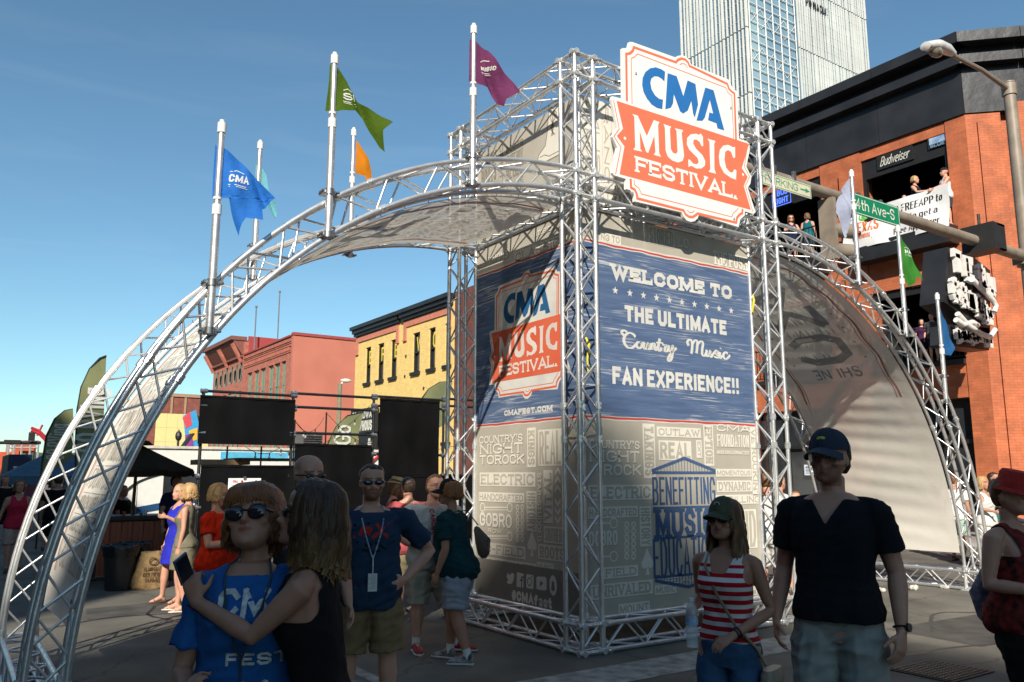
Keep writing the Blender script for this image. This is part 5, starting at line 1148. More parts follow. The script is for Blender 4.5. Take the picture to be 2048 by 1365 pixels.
# ---------------------------------------------------------------- the block behind the photographer that shades the foreground
t_ = 58; cx_, cy_, cz_ = 3.1-.88*t_, 3.15-t_, .85*t_
def shade_block(name, label, lo, hi, m, wx=None, wy=None):
    r = thing(name, label, 'building', ((lo[0]+hi[0])/2, (lo[1]+hi[1])/2, 0)); q = MB(); q.box((lo[0],lo[1],0), hi); obj('walls', q, m, r)
    if wy is not None:                      # windows on a face towards +Y or -Y
        for i in range(int((hi[0]-lo[0])/3.6)):
            for j in range(int(hi[2]/3.8)):
                x = lo[0]+1.2+i*3.6; y = hi[1] if wy > 0 else lo[1]; q = MB(); q.box((x,y-.05,2+j*3.8), (x+1.5,y+.05,4.4+j*3.8)); obj('window', q, M_GLS, r)
    if wx is not None:
        for i in range(int((hi[1]-lo[1])/3.6)):
            for j in range(int(hi[2]/3.8)):
                y = lo[1]+1.2+i*3.6; x = hi[0] if wx > 0 else lo[0]; q = MB(); q.box((x-.05,y,2+j*3.8), (x+.05,y+1.5,4.4+j*3.8)); obj('window', q, M_GLS, r)
M_SB1 = bricks('red_corner_brick', (.20,.085,.06), (.13,.07,.05), (0,1,0)); M_SB2 = bricks('tan_corner_brick', (.22,.16,.11), (.15,.11,.08), (0,1,0))
shade_block('corner_building', 'brick corner building behind the photographer whose shade covers the foreground', (cx_-45,cy_-40,0), (cx_,cy_,cz_), M_SB1, 1, None)
shade_block('terrace_building', 'tall brick terrace along the left side of the avenue, outside the frame', (-50,5.3-25.6,0), (-26.8,-16.5,29), M_SB2, 1, None)
shade_block('lower_terrace_building', 'tan brick terrace further along the left side of the avenue, outside the frame', (-50,-16.49,0), (-26.8,95,26.2), M_SB2, 1, None)
shade_block('south_shade_block', 'unseen brown brick block to the right behind the photographer, added to deepen the shade', (4,-52,0), (60,-27,22), M_SB2, None, 1)  # unseen block added to hide part of the sky and deepen the shade
shade_block('east_shade_block', 'unseen dark red brick block on the right-hand side, added to cut the sky light', (19,-22,0), (45,-9.5,20), M_SB1, -1, None)  # also out of view, added to reduce the sky light on the street
# ---------------------------------------------------------------- refreshment stand and frame on the left
M_PIPE = mat('black_pipe', (.016,.016,.017), rough=.4, var=.2); M_PANEL = mat('black_panel_cloth', (.006,.006,.0065), rough=.5, var=.3, scale=1.5, bump=.6, bscale=2.5, spec=.12)
YF = 7.4
fr = thing('pipe_frame', 'black pipe frame with silver couplers carrying black fabric panels', 'frame', (-1.2, YF, 0))
posts = [on(px, 900, 1, YF).x for px in (400, 582, 745, 886)]; posts.append(posts[3]+1.5); ZT = on(400,782,1,YF).z
for x in posts: q = MB(); q.cyl((x,YF,0), (x,YF,ZT), .026, 8); q.box((x-.2,YF-.2,.004), (x+.2,YF+.2,.014)); obj('post', q, M_PIPE, fr, smooth=40)
lev = [[782,811,866,953,1015],[787,814,866,950],[793,812,909,952],[798,812,951]]
for i in range(4):
    for y in lev[i]:
        z = on(400 if i == 0 else (582,745,886)[i-1], y, 1, YF).z; q = MB(); q.cyl((posts[i],YF-.03,z), (posts[i+1],YF-.03,z), .024, 8); obj('rail', q, M_PIPE, fr, smooth=40)
        for x in (posts[i], posts[i+1]):
            q = MB(); q.cyl((x-.055,YF-.03,z), (x+.055,YF-.03,z), .036, 8); q.cyl((x,YF,z-.04), (x,YF,z+.04), .036, 8); obj('coupler', q, M_CLAMP, fr, smooth=40)
def hang(px0, py0, px1, py1, lab, dy=-.07):
    a = on(px0, py0, 1, YF+dy); b = on(px1, py1, 1, YF+dy); q = MB(); n = 14
    for i in range(n+1):
        for j in range(9):
            u = i/n; v = j/8; q.v.append((a.x+(b.x-a.x)*u, YF+dy+.012*math.sin(u*7+v*3)*math.sin(v*3.1)+.006*math.sin(u*23), b.z+(a.z-b.z)*v))
    for i in range(n):
        for j in range(8): k = i*9+j; q.f.append((k, k+9, k+10, k+1)); q.m.append(0)
    q.box((a.x,YF+dy-.012,a.z-.02), (b.x,YF+dy+.012,a.z+.015)); q.box((a.x,YF+dy-.012,b.z-.015), (b.x,YF+dy+.012,b.z+.01))
    t = obj('fabric_panel', q, M_PANEL, None, smooth=30); tag(t, lab, 'panel', 'black fabric panels on the pipe frame'); return t
hang(401,792,587,890,'wide glossy black fabric panel at the top left of the pipe frame')
hang(590,889,737,1100,'tall black fabric panel hung low in the middle bay of the pipe frame')
hang(760,798,877,949,'narrow black fabric panel hung high in the right bay of the pipe frame')
hang(402,932,584,1110,'low black fabric panel behind the white notice')
hang(742,953,1010,1100,'low black fabric panel beside the tower foot', -.11)
a = on(457,957,1,YF-.14); b = on(518,1040,1,YF-.14); nt_ = thing('paper_notice', 'white printed sheet with red logos clipped to the black frame', 'notice', a); Pn = plane((a.x,YF-.14,b.z), X, Z, -Y); W_n, H_n = b.x-a.x, a.z-b.z
q = MB(); q.slab([(0,0),(W_n,0),(W_n,H_n),(0,H_n)], Pn, .003); obj('paper', q, mat('white_paper', (.8,.8,.78), rough=.7, var=.02), nt_)
q = MB()
for i in range(14): stroke(q, [(.04,H_n-.11-i*.028), (W_n-.05-.04*((i*7) % 3),H_n-.11-i*.028)], .007, Pn, 3)
obj('small_print', q, mat('grey_print', (.35,.35,.35)), nt_); q = MB(); text(q, 'CMA', (.07,H_n-.07,.15,H_n-.03), Pn, t=.008, k=3); disc(q, .22, H_n-.05, .02, Pn, 3, 10); disc(q, W_n-.08, H_n-.05, .02, Pn, 3, 10); obj('red_logos', q, M_NR, nt_)
q = MB(); q.box((a.x+W_n*.45,YF-.16,a.z-.02), (a.x+W_n*.45+.04,YF-.13,a.z+.03)); obj('clip', q, M_CLAMP, nt_)
# market umbrella
M_UMB = mat('dark_umbrella_cloth', (.036,.025,.015), rough=.95, spec=.05, trans=.1, var=.1, bump=.2); M_WOODD = mat('dark_wood', (.10,.045,.025), rough=.5, stretch=(1,1,.1), scale=14, var=.4)
um = thing('market_umbrella', 'dark grey market umbrella over the drinks counter', 'umbrella', (-2.45, 9.3, 0)); ux, uy = -2.42, 9.3
za = on(279,886,1,uy).z; zr_ = on(391,940,1,uy).z; ru = on(391,940,1,uy).x-ux
q = MB(); rs = []
for k in range(7):
    t = k/6; rs.append([Vector((ux+ru*t*math.cos(a_+.2)*(1-.04*(i % 4 != 0)*t), uy+ru*t*math.sin(a_+.2)*(1-.04*(i % 4 != 0)*t), za+(zr_-za)*t**.92-(.03*(i % 4 != 0)*t))) for i, a_ in enumerate([j*math.pi/16 for j in range(32)])])
rs.append([v+Vector((0,0,-.10)) for v in rs[-1]]); q.rings(rs, cap=False); obj('umbrella_canopy', q, M_UMB, um, smooth=25)
q = MB(); rs = [[Vector((ux+r_*math.cos(j*math.pi/8), uy+r_*math.sin(j*math.pi/8), z)) for j in range(16)] for r_, z in ((.02,za+.07),(.18,za+.03),(.26,za-.04))]; q.rings(rs, cap=False); obj('umbrella_vent', q, M_UMB, um, smooth=25)
q = MB(); q.cyl((ux,uy,0), (ux,uy,za+.1), .028, 10); q.cyl((ux,uy,.02), (ux,uy,.12), .25, 14); obj('umbrella_pole', q, M_WOODD, um, smooth=40)
for j in range(8): a_ = j*math.pi/4+.2; q = MB(); q.cyl((ux,uy,za-.05), (ux+ru*.97*math.cos(a_), uy+ru*.97*math.sin(a_), zr_-.03), .008, 5); obj('rib', q, M_WOODD, um)
q = MB()
for dx in (-.03,.03): q.tube([(ux+dx,uy-.05,zr_-.25), (ux+dx*1.3,uy-.06,1.2), (ux+dx*.6,uy-.06,.98)], .006, 5)
obj('pull_rope', q, mat('rope', (.45,.33,.16), rough=.9), um)
# drinks counter
ct = thing('drinks_counter', 'black topped drinks counter with dark red wooden front boards', 'counter', (-2.6, 9.0, 0)); q = MB(); q.box((-3.5,8.75,.96), (-1.95,9.5,1.03)); q.box((-3.45,9.3,.05), (-2.0,9.4,.96)); q.box((-3.45,8.8,.05), (-3.0,9.3,.96)); obj('counter_top', q, M_FRAME, ct)
M_RW = mat('red_stained_wood', (.34,.09,.04), rough=.55, stretch=(1,1,.08), scale=12, var=.35, bump=.3)
for i in range(6): brick_box('front_board', (-3.0+i*.17,8.79,.08), (-3.0+(i+1)*.17-.008,8.82,.94), M_RW, ct)
q = MB(); q.box((-1.96,8.2,.02), (-1.90,9.5,1.18)); obj('end_panel', q, M_WOODD, ct); q = MB(); q.box((-1.99,8.17,0), (-1.87,8.21,1.22)); obj('corner_trim', q, M_FRAME, ct)
P = plane((-1.955-.01,8.9,.62), -Y, Z, -X); q = MB(); text(q, '18', (0,0,.35,.34), P, t=.03, k=3); obj('branded_number', q, M_FRAME, ct)
for x, c, h in ((-2.35,'2f62a8',.05), (-2.28,'d8d8d8',.09), (-2.62,'a33b2a',.07)): q = MB(); q.cyl((x,8.95,1.032), (x,8.95,1.03+h), .028, 10); tag(obj('drink_cup', q, mat('cup_'+c, c, rough=.4), smooth=40), {'2f62a8':'small blue packet on the drinks counter','d8d8d8':'pale cup on the drinks counter','a33b2a':'red cup on the drinks counter'}[c], 'cup', 'cups on the drinks counter')
# bins and the sugar sack
M_BAG = mat('black_bin_liner', (.015,.015,.016), rough=.25, bump=.6, bscale=14)
def bin_(px, py, lab, s=1):
    c = on(px, py, 2, 0); r = thing('trash_can', lab, 'trash can', c, 0, 'trash cans by the drinks counter'); q = MB(); N = 20
    prof = [(.185,0),(.19,.02),(.235,.58),(.255,.60),(.255,.63),(.235,.64)]; rs = [[Vector((c.x+a*s*math.cos(j*2*math.pi/N), c.y+a*s*math.sin(j*2*math.pi/N), z*s)) for j in range(N)] for a, z in prof]; q.rings(rs); obj('can_body', q, mat('grey_plastic_bin', (.030,.030,.031), rough=.4), r, smooth=35)
    q = MB(); rs = [[Vector((c.x+(a+.008*math.sin(j*5+a*90))*s*math.cos(j*2*math.pi/40), c.y+(a+.008*math.sin(j*5+a*90))*s*math.sin(j*2*math.pi/40), (z+.012*math.sin(j*3+z*40))*s)) for j in range(40)] for a, z in ((.248,.50),(.262,.58),(.27,.65),(.25,.665),(.20,.62))]; q.rings(rs, cap=False); obj('bin_liner', q, M_BAG, r, smooth=60)
bin_(236,1180,'front round dark trash can with a shiny black liner left of the sack'); bin_(263,1172,'second trash can tucked behind the front one beside the sack')
c = on(298,1177,2,0); sk = thing('sugar_sack', 'full burlap sugar sack with stencilled print standing by the counter', 'sack', c); q = MB(); rs = []; N = 28
for z, w, d in ((0,.26,.15),(.05,.285,.17),(.18,.265,.17),(.33,.215,.14),(.46,.17,.10),(.52,.15,.06),(.545,.155,.025)):
    rs.append([Vector((c.x+w*math.copysign(abs(math.cos(t))**.7, math.cos(t))*.96+.012*math.sin(t*7+z*30), c.y+d*math.copysign(abs(math.sin(t))**.8, math.sin(t))+.01*math.sin(t*5+z*40), z+.012*math.sin(t*4))) for t in [j*2*math.pi/N for j in range(N)]])
q.rings(rs); obj('sack_body', q, mat('burlap', (.42,.27,.12), rough=.95, bump=.7, bscale=120, var=.25, scale=18), sk, smooth=60)
dirn = Vector((-.25,-1,0)).normalized(); Ps = plane((c.x-.14,c.y-.178,.0), X, Z, -Y); Pk = lambda u, v, k=0, d=0: Ps(u*(1-.55*max(0, v-.1))+.5*.3*.55*max(0,v-.1), v, k)+Vector((0, .10*max(0, v-.15)-.0, 0))
q = MB(); text(q, 'SUGAR', (.04,.11,.26,.17), Pk, t=.012, k=5); text(q, 'CERTIFIED', (.0,.19,.30,.25), Pk, t=.012, k=5); text(q, 'PLAIN GRAIN', (.0,.27,.30,.33), Pk, t=.012, k=5); stroke(q, [(.15+.07*math.cos(t), .41+.05*math.sin(t)) for t in [j*math.pi/6 for j in range(12)]], .02, Pk, 5, closed=True); stroke(q, [(.02,.18),(.28,.18)], .006, Pk, 5); obj('sack_print', q, mat('sack_ink', (.10,.055,.025), rough=.9), sk)
# caravan and trailer behind
M_RV = mat('rv_white', (.70,.69,.64), rough=.3, var=.04); YR = 20
rv = thing('white_trailer', 'long white camping trailer behind the drinks stand with a dark window and swoosh stripes', 'trailer', (3, 22, 0))
q = MB(); x0, x1 = -2.2, 8.2; q.box((x0+.3,YR,.45), (x1,YR+2.4,2.5)); q.tube([(x0+.3,YR+.02,.9), (x0-.2,YR+.3,1.2), (x0+.3,YR+.02,2.4)], .12, 6); obj('trailer_body', q, M_RV, rv)
q = MB(); q.box((x0+.2,YR-.06,2.5), (x1+.1,YR+2.45,2.58)); obj('roof_edge', q, mat('cream_trim', (.6,.55,.45)), rv)
for px, w in ((328,1.35),): a = on(px,948,1,YR-.04); q = MB(); q.box((a.x,YR-.04,a.z-.62), (a.x+w,YR-.003,a.z)); obj('trailer_window', q, M_GLS, rv)
q = MB(); b0 = on(305,985,1,YR-.02); Pz = plane((0,YR-.02,0), X, Z, -Y); pen(q, [(-.9,1.15),(-.5,1.5),(.1,1.72),(.7,1.8)], .10, Pz, 1); pen(q, [(.4,1.0),(1.3,1.06),(2.2,1.02)], .08, Pz, 1); obj('stripe', q, M_INK, rv)
q = MB(); pen(q, [(-.7,.65),(.2,.8),(1.2,.98),(2.4,1.02)], .4, Pz, 1); obj('blue_stripe', q, mat('rv_blue', (.02,.07,.16), rough=.3), rv)
q = MB(); a = on(442,904,1,YR-.03); b = on(592,921,1,YR-.03); q.box((a.x,YR-.05,b.z), (b.x,YR-.004,a.z)); obj('turquoise_panel', q, mat('turquoise', (.10,.42,.62), rough=.4), rv)
for x in (1.5,2.5): q = MB(); q.cyl((x,YR-.02,.34), (x,YR+.2,.34), .34, 18); obj('wheel', q, mat('tyre_black', (.02,.02,.02), rough=.8), rv, smooth=40)
q = MB(); q.tube([on(760,930,1,YR-.04), on(772,900,1,YR-.04), on(742,925,1,YR-.04)], .05, 6); obj('red_swoosh', q, M_NR, rv)
r = thing('roof_air_unit', 'dark slatted air conditioning unit on the trailer roof behind the frame', 'air conditioner', (2.5,21,2.6)); a = on(590,866,1,YR+.5); b = on(645,889,1,YR+.5); q = MB(); q.box((a.x,YR+.5,2.58), (b.x,YR+1.2,a.z)); obj('unit_case', q, mat('grey_unit', (.10,.10,.10), rough=.5), r)
q = MB()
for i in range(6): z = 2.62+i*(a.z-2.66)/6; q.box((a.x+.3,YR+.46,z), (b.x-.05,YR+.5,z+.02))
tag(obj('slats', q, M_FRAME, r), kind='stuff')
tn = thing('tan_awning', 'tan board awning edge behind the pipe frame', 'awning', on(440,925,1,9)); a = on(402,919,1,9.5); b = on(500,930,1,9.5); q = MB(); q.box((a.x,9.5,b.z), (b.x,10.3,a.z)); obj('awning_board', q, mat('tan_board', (.42,.27,.15), rough=.8), tn); a = on(476,916,1,9.3); b = on(590,922,1,9.3); q = MB(); q.box((a.x,9.3,b.z), (b.x,10.3,a.z)); obj('awning_shade', q, M_PANEL, tn)
# feather flags
M_OL = mat('olive_feather_cloth', (.42,.44,.22), rough=.7, trans=.5, col2=(.26,.29,.15), scale=.9, spec=.2)
def feather(lab, Yp, out, base, txt=None, tbx=None, m=None):
    w = [on(px, py, 1, Yp) for px, py in out]; r = thing('feather_flag', lab, 'flag', (w[0].x, Yp, 0), 0, 'feather flags')
    P = lambda u, v, k=0, d=0: Vector((u, Yp-.004*k-d+.03*math.sin(v*2+u*3), v)); q = MB(); pts = [(p.x, p.z) for p in w]; A = sum(pts[i][0]*pts[(i+1) % len(pts)][1]-pts[(i+1) % len(pts)][0]*pts[i][1] for i in range(len(pts)))
    if A < 0: pts = pts[::-1]
    q.slab(pts, P, .012); obj('feather_cloth', q, m or M_OL, r)
    q = MB(); edge = [(p.x, Yp+.02, p.z) for p in w[:base]]; q.tube([(w[0].x,Yp+.02,0)]+edge, .022, 6); obj('feather_pole', q, M_FRAME, r)
    if txt: q = MB(); a = on(*tbx[0], 1, Yp); b = on(*tbx[1], 1, Yp); text(q, txt, (a.x, b.z, b.x, a.z), P, t=(b.x-a.x)*.13, rot=-90, k=6); obj('feather_print', q, M_FP, r)
feather('tall olive feather flag with white lettering left of the arch foot', 14, [(152,1060),(152,880),(155,820),(163,775),(180,738),(200,717),(213,712),(210,780),(206,860),(204,930),(196,1000)], 7, 'GO RVing', [(160,775),(200,905)])
feather('shorter pale olive feather flag leaning behind the arch truss on the far left', 16, [(80,1010),(84,930),(93,872),(110,838),(130,822),(146,819),(147,880),(143,915),(120,935),(90,938)], 6, 'GO RVing', [(98,848),(128,920)])
feather('olive feather flag rising behind the middle frame panel', 20, [(655,960),(656,888),(672,855),(695,832),(728,824),(722,850),(712,890),(690,900)], 5, 'Go', [(668,850),(700,890)])
feather('pale olive feather flag beside the yellow building', 22, [(842,940),(843,798),(858,778),(880,765),(905,763),(900,800),(890,850),(870,860)], 5)
# string lights
sl = thing('string_lights', 'black cable with hanging clear bulbs strung between thin posts', 'string lights', (1, 12, 0)); YL_ = 12
def P12(px, py): p = on(px, py, 1, YL_); return p
for px, py in ((590,840),(653,825),(455,893),(523,893)): p = P12(px, py); q = MB(); q.cyl((p.x,YL_,0), (p.x,YL_,p.z), .02, 6); obj('light_post', q, M_PIPE, sl)
for i, (A, B, sag) in enumerate((((653,826),(735,892),8), ((590,842),(660,890),10), ((740,812),(640,893),4), ((490,893),(560,895),14), ((550,890),(590,905),6), ((590,842),(648,835),26), ((858,905),(930,890),-2))):
    pts = [P12(A[0]+(B[0]-A[0])*t, A[1]+(B[1]-A[1])*t+sag*4*t*(1-t)) for t in [j/8 for j in range(9)]]; q = MB(); q.tube(pts, .006, 4); obj('cable', q, M_PIPE, sl)
    for t in ((.3,.7) if i != 6 else (.35,)):
        p = P12(A[0]+(B[0]-A[0])*t, A[1]+(B[1]-A[1])*t+sag*4*t*(1-t)); q = MB(); q.cyl(p, p-Z*.07, .014, 6); s_ = obj('bulb_socket', q, M_PIPE, sl); q = MB(); q.ell(p-Z*.11, (.03,.03,.042), 8, 6); obj('bulb', q, mat('bulb_glass', (.5,.48,.42), rough=.1, transp=.35), s_, smooth=True)
r = thing('far_street_lamp', 'grey street lamp on a wooden pole against the salmon wall', 'street lamp', on(680,900,1,45)); a = on(680,768,1,45); q = MB(); q.tube([(a.x,45,0), (a.x,45,a.z)], .16, 8); obj('pole', q, mat('weathered_wood', (.20,.19,.13), rough=.9), r); q = MB(); b = on(692,762,1,45); q.tube([(a.x,45,a.z-.3), (a.x+.2,45,b.z), (b.x,45,b.z)], .06, 6); q.ell((b.x,45,b.z), (.4,.2,.15), 10, 6); obj('lamp_head', q, mat('lamp_white', (.62,.62,.60)), r, smooth=40)
# far end of the avenue
r = thing('far_signal', 'distant dark traffic signal arm across the avenue at the far left', 'traffic light', on(40,886,1,60)); q = MB(); a = on(-60,886,1,60); b = on(82,886,1,60); q.cyl(a, b, .12, 6); q.cyl((a.x,60,0), a, .15, 6); obj('signal_arm', q, M_FRAME, r); q = MB(); c1 = on(58,865,1,59.9); c2 = on(69,882,1,59.9); q.box((c1.x,59.7,c2.z), (c2.x,60.1,c1.z)); obj('signal_box', q, M_FRAME, r); q = MB(); c1 = on(8,880,1,59.9); c2 = on(41,888,1,59.9); q.box((c1.x,59.8,c2.z), (c2.x,59.9,c1.z)); obj('sign_plate', q, M_FRAME, r)
def far_box(name, lab, cat, tlp, brp, Yp, dep_, c, z0=None):
    a = on(*tlp, 1, Yp); b = on(*brp, 1, Yp); r = thing(name, lab, cat, ((a.x+b.x)/2, Yp, 0)); q = MB(); zz = b.z if z0 is None else z0; q.box((a.x,Yp,zz), (b.x,Yp+dep_,a.z)); obj('body', q, mat('paint_'+c, c, rough=.6), r); return r, a, b
def legs(r, a, b, Yp, dep_, c='222222'):
    for x in (a.x+.05, b.x-.05):
        for y in (Yp+.05, Yp+dep_-.05): q = MB(); q.cyl((x,y,0), (x,y,b.z+.02), .05, 5); obj('leg', q, mat('paint_'+c, c), r)
r, a, b = far_box('blue_truck_box', 'dark blue box truck parked far down the avenue', 'truck', (18,909), (60,962), 34, 5, '16284a', .6)
for x in (a.x+.4, b.x-.4): q = MB(); q.cyl((x,33.9,.45), (x,34.2,.45), .45, 14); obj('wheel', q, mat('tyre_black', (.02,.02,.02)), r)
r, a, b = far_box('white_kiosk', 'white kiosk board with a maroon graphic beyond the pink-top woman', 'kiosk', (28,933), (62,1000), 26, .3, 'd8d2c4', 0)
q = MB(); P = plane((a.x,25.98,0), X, Z, -Y); q.poly([(.25,.6),(.9,.5),(.9,1.6),(.5,1.7)], P, 2); obj('maroon_graphic', q, mat('maroon', (.18,.04,.06)), r)
feather('small red feather flag with white marks in front of the white kiosk', 25, [(31,990),(31,955),(35,935),(41,930),(46,940),(45,965),(38,990)], 4, None, None, mat('red_feather_cloth', (.6,.05,.04), trans=.3))
r = thing('blue_canopy_tent', 'blue pitched canopy tent behind the olive feather flags', 'tent', (-1.4, 19, 0)); q = MB(); p = [on(*t, 1, 19) for t in ((72,940),(120,895),(150,915),(150,960),(78,960))]; ax = p[1]; hw = 1.3
q._add([(ax.x-hw,18,p[4].z+.1),(ax.x+hw,18,p[4].z+.1),(ax.x+hw,20.4,p[4].z+.1),(ax.x-hw,20.4,p[4].z+.1),(ax.x,19.2,ax.z)], [(0,1,4),(1,2,4),(2,3,4),(3,0,4)]); q.box((ax.x-hw,17.99,p[4].z-.12), (ax.x+hw,18.01,p[4].z+.1)); obj('tent_roof', q, mat('tent_blue', (.10,.20,.30), rough=.8, trans=.3), r)
for x in (-hw,hw):
    for y in (18.02,20.38): q = MB(); q.cyl((ax.x+x,y,0), (ax.x+x,y,p[4].z), .025, 6); obj('leg', q, M_PIPE, r)
r = thing('stage_scaffold', 'far off scaffold stage with orange canopy and red curved truss', 'scaffold', (5, 70, 0)); q = MB()
for px in (19,30,45,62,78): a = on(px,882,1,70); q.cyl((a.x,70,0), (a.x,70,a.z), .08, 5); q.cyl((a.x,73,0), (a.x,73,a.z), .08, 5)
for py in (882,889,896): a = on(19,py,1,70); b = on(78,py,1,70); q.cyl(a, b, .07, 5)
obj('scaffold_frame', q, mat('pale_steel', (.45,.45,.43), metal=.4), r)
q = MB(); a = on(30,890,1,71); b = on(68,905,1,71); q.box((a.x,71,b.z), (b.x,75,a.z)); q.box((a.x-1.5,71,0), (a.x+.5,75,b.z)); obj('orange_canopy', q, mat('orange_canvas', (.55,.10,.04), rough=.8), r)
q = MB()
for o in (0,-6): q.tube([on(62,856-o*.9,1,70), on(78,862-o,1,70), on(90,874-o,1,70), on(99,892-o,1,70)], .12, 5)
for px, py in ((66,857),(76,861),(85,868),(93,879)): q.cyl(on(px,py,1,70), on(px-1,py+7,1,70), .08, 4)
q.cyl(on(74,872,1,70), on(85,850,1,70), .08, 4); obj('red_truss', q, mat('red_paint', (.45,.03,.04)), r)
# roof terrace clutter on the house row
r = thing('roof_lamps', 'pair of black roof terrace lanterns in front of the yellow insulated wall', 'lamp', on(356,893,1,60)); 
for px in (356,286): a = on(px,890,1,60); b = on(px,862,1,60); q = MB(); q.cyl((a.x,60,0), (a.x,60,b.z-.6), .08, 6); q.ell((a.x,60,b.z-.4), (.25,.25,.4), 8, 6); q.cyl((a.x,60,b.z-.1), (a.x,60,b.z+.1), .05, 5); obj('lantern', q, M_FRAME, r)
tn = tag(obj('roof_hatch', (lambda q: (q.bar(on(366,893,1,59), on(385,868,1,59), 1.2, .12), q)[1])(MB()), M_FRAME), 'propped open black roof hatch beside the lantern', 'hatch')
# posters at the tower: black and white placard behind the right post
a = on(1597,1105,1,3.2); r = thing('upright_placard', 'black placard with bold white letters standing behind the tower post', 'sign', (a.x, 3.2, 0)); P = plane((a.x,3.2,.0), X, Z, -Y); q = MB(); q.slab([(0,.05),(.32,.05),(.32,.95),(0,.95)], P, .02); q.box((a.x,3.2,0), (a.x+.3,3.5,.05)); obj('placard_board', q, M_FRAME, r); q = MB(); text(q, 'MEET', (.03,.1,.28,.9), P, t=.05, rot=-90, k=5); obj('placard_lettering', q, M_NW, r)
# ---------------------------------------------------------------- people
from mathutils.bvhtree import BVHTree
def skinmat(name, c):
    m = mat(name, c, rough=.5, var=.06, scale=14, bump=.08, bscale=90, spec=.35); nt = m.node_tree; N = nt.nodes; L = nt.links; b = N['Principled BSDF']; src = b.inputs['Base Color'].links[0].from_socket
    if 'tinted' in m: return m
    m['tinted'] = 1; at = N.new('ShaderNodeAttribute'); at.attribute_name = 'tint'; mx = N.new('ShaderNodeMix'); mx.data_type = 'RGBA'; mx.blend_type = 'MULTIPLY'; mx.inputs[0].default_value = 1
    L.new(src, mx.inputs[6]); L.new(at.outputs[0], mx.inputs[7]); L.new(mx.outputs[2], b.inputs['Base Color']); b.inputs['Subsurface Weight'].default_value = .08; b.inputs['Subsurface Radius'].default_value = (.02,.008,.005); return m
SKINS = {'fair': skinmat('skin_fair', (.55,.29,.20)), 'tan': skinmat('skin_tan', (.42,.21,.135)), 'deep': skinmat('skin_deeper', (.30,.15,.095))}
def cloth(name, c, **k): 
    k.setdefault('rough', .9); k.setdefault('bump', .25); k.setdefault('bscale', 180); k.setdefault('var', .1); k.setdefault('spec', .15); return mat(name, c, **k)
def hairmat(name, c, c2): return mat(name, c, rough=.42, col2=c2, scale=22, stretch=(1,1,.15), bump=.5, bscale=70, spec=.4)
def remesh(mb, vox, smooth=2):
    me = mesh_from(mb, 'tmp', []); o = bpy.data.objects.new('tmp', me); COL.objects.link(o)
    r = o.modifiers.new('r', 'REMESH'); r.mode = 'VOXEL'; r.voxel_size = vox; r.adaptivity = 0
    if smooth: s = o.modifiers.new('s', 'SMOOTH'); s.factor = .5; s.iterations = smooth
    dg = bpy.context.evaluated_depsgraph_get(); dg.update(); ev = o.evaluated_get(dg); out = bpy.data.meshes.new_from_object(ev); bpy.data.objects.remove(o); bpy.data.meshes.remove(me)
    out.materials.clear(); out.polygons.foreach_set('use_smooth', [True]*len(out.polygons)); return out
def coords(me): a = np.empty(len(me.vertices)*3, np.float32); me.vertices.foreach_get('co', a); return a.reshape(-1, 3)
def setco(me, a): me.vertices.foreach_set('co', a.astype(np.float32).ravel()); me.update()
def normals(me): a = np.empty(len(me.vertices)*3, np.float32); me.vertices.foreach_get('normal', a); return a.reshape(-1, 3)
def lobj(name, me, m, parent): 
    me.name = name; me.materials.clear(); me.materials.append(m); o = bpy.data.objects.new(name, me); COL.objects.link(o); o.parent = parent; return o
def ering(c, rx, ry, n=20, p=2.4, ax=None, ay=None, flat=0):
    ax = ax or Vector((1,0,0)); ay = ay or Vector((0,1,0)); c = Vector(c); out = []
    for i in range(n):
        t = 2*math.pi*i/n; ct, st = math.cos(t), math.sin(t); out.append(c+ax*(rx*math.copysign(abs(ct)**(2/p), ct))+ay*(ry*math.copysign(abs(st)**(2/p), st)))
    return out
def limb(mb, pts, rs, n=12):
    """tapered limb with round ends"""
    pts = [Vector(p) for p in pts]; a = (pts[0]-pts[1]).normalized(); b = (pts[-1]-pts[-2]).normalized(); P = [pts[0]+a*rs[0]*.7]+pts+[pts[-1]+b*rs[-1]*.7]; R_ = [rs[0]*.45]+list(rs)+[rs[-1]*.45]; mb.tube(P, R_, n)
def mid(a, b, t): return Vector(a)*(1-t)+Vector(b)*t
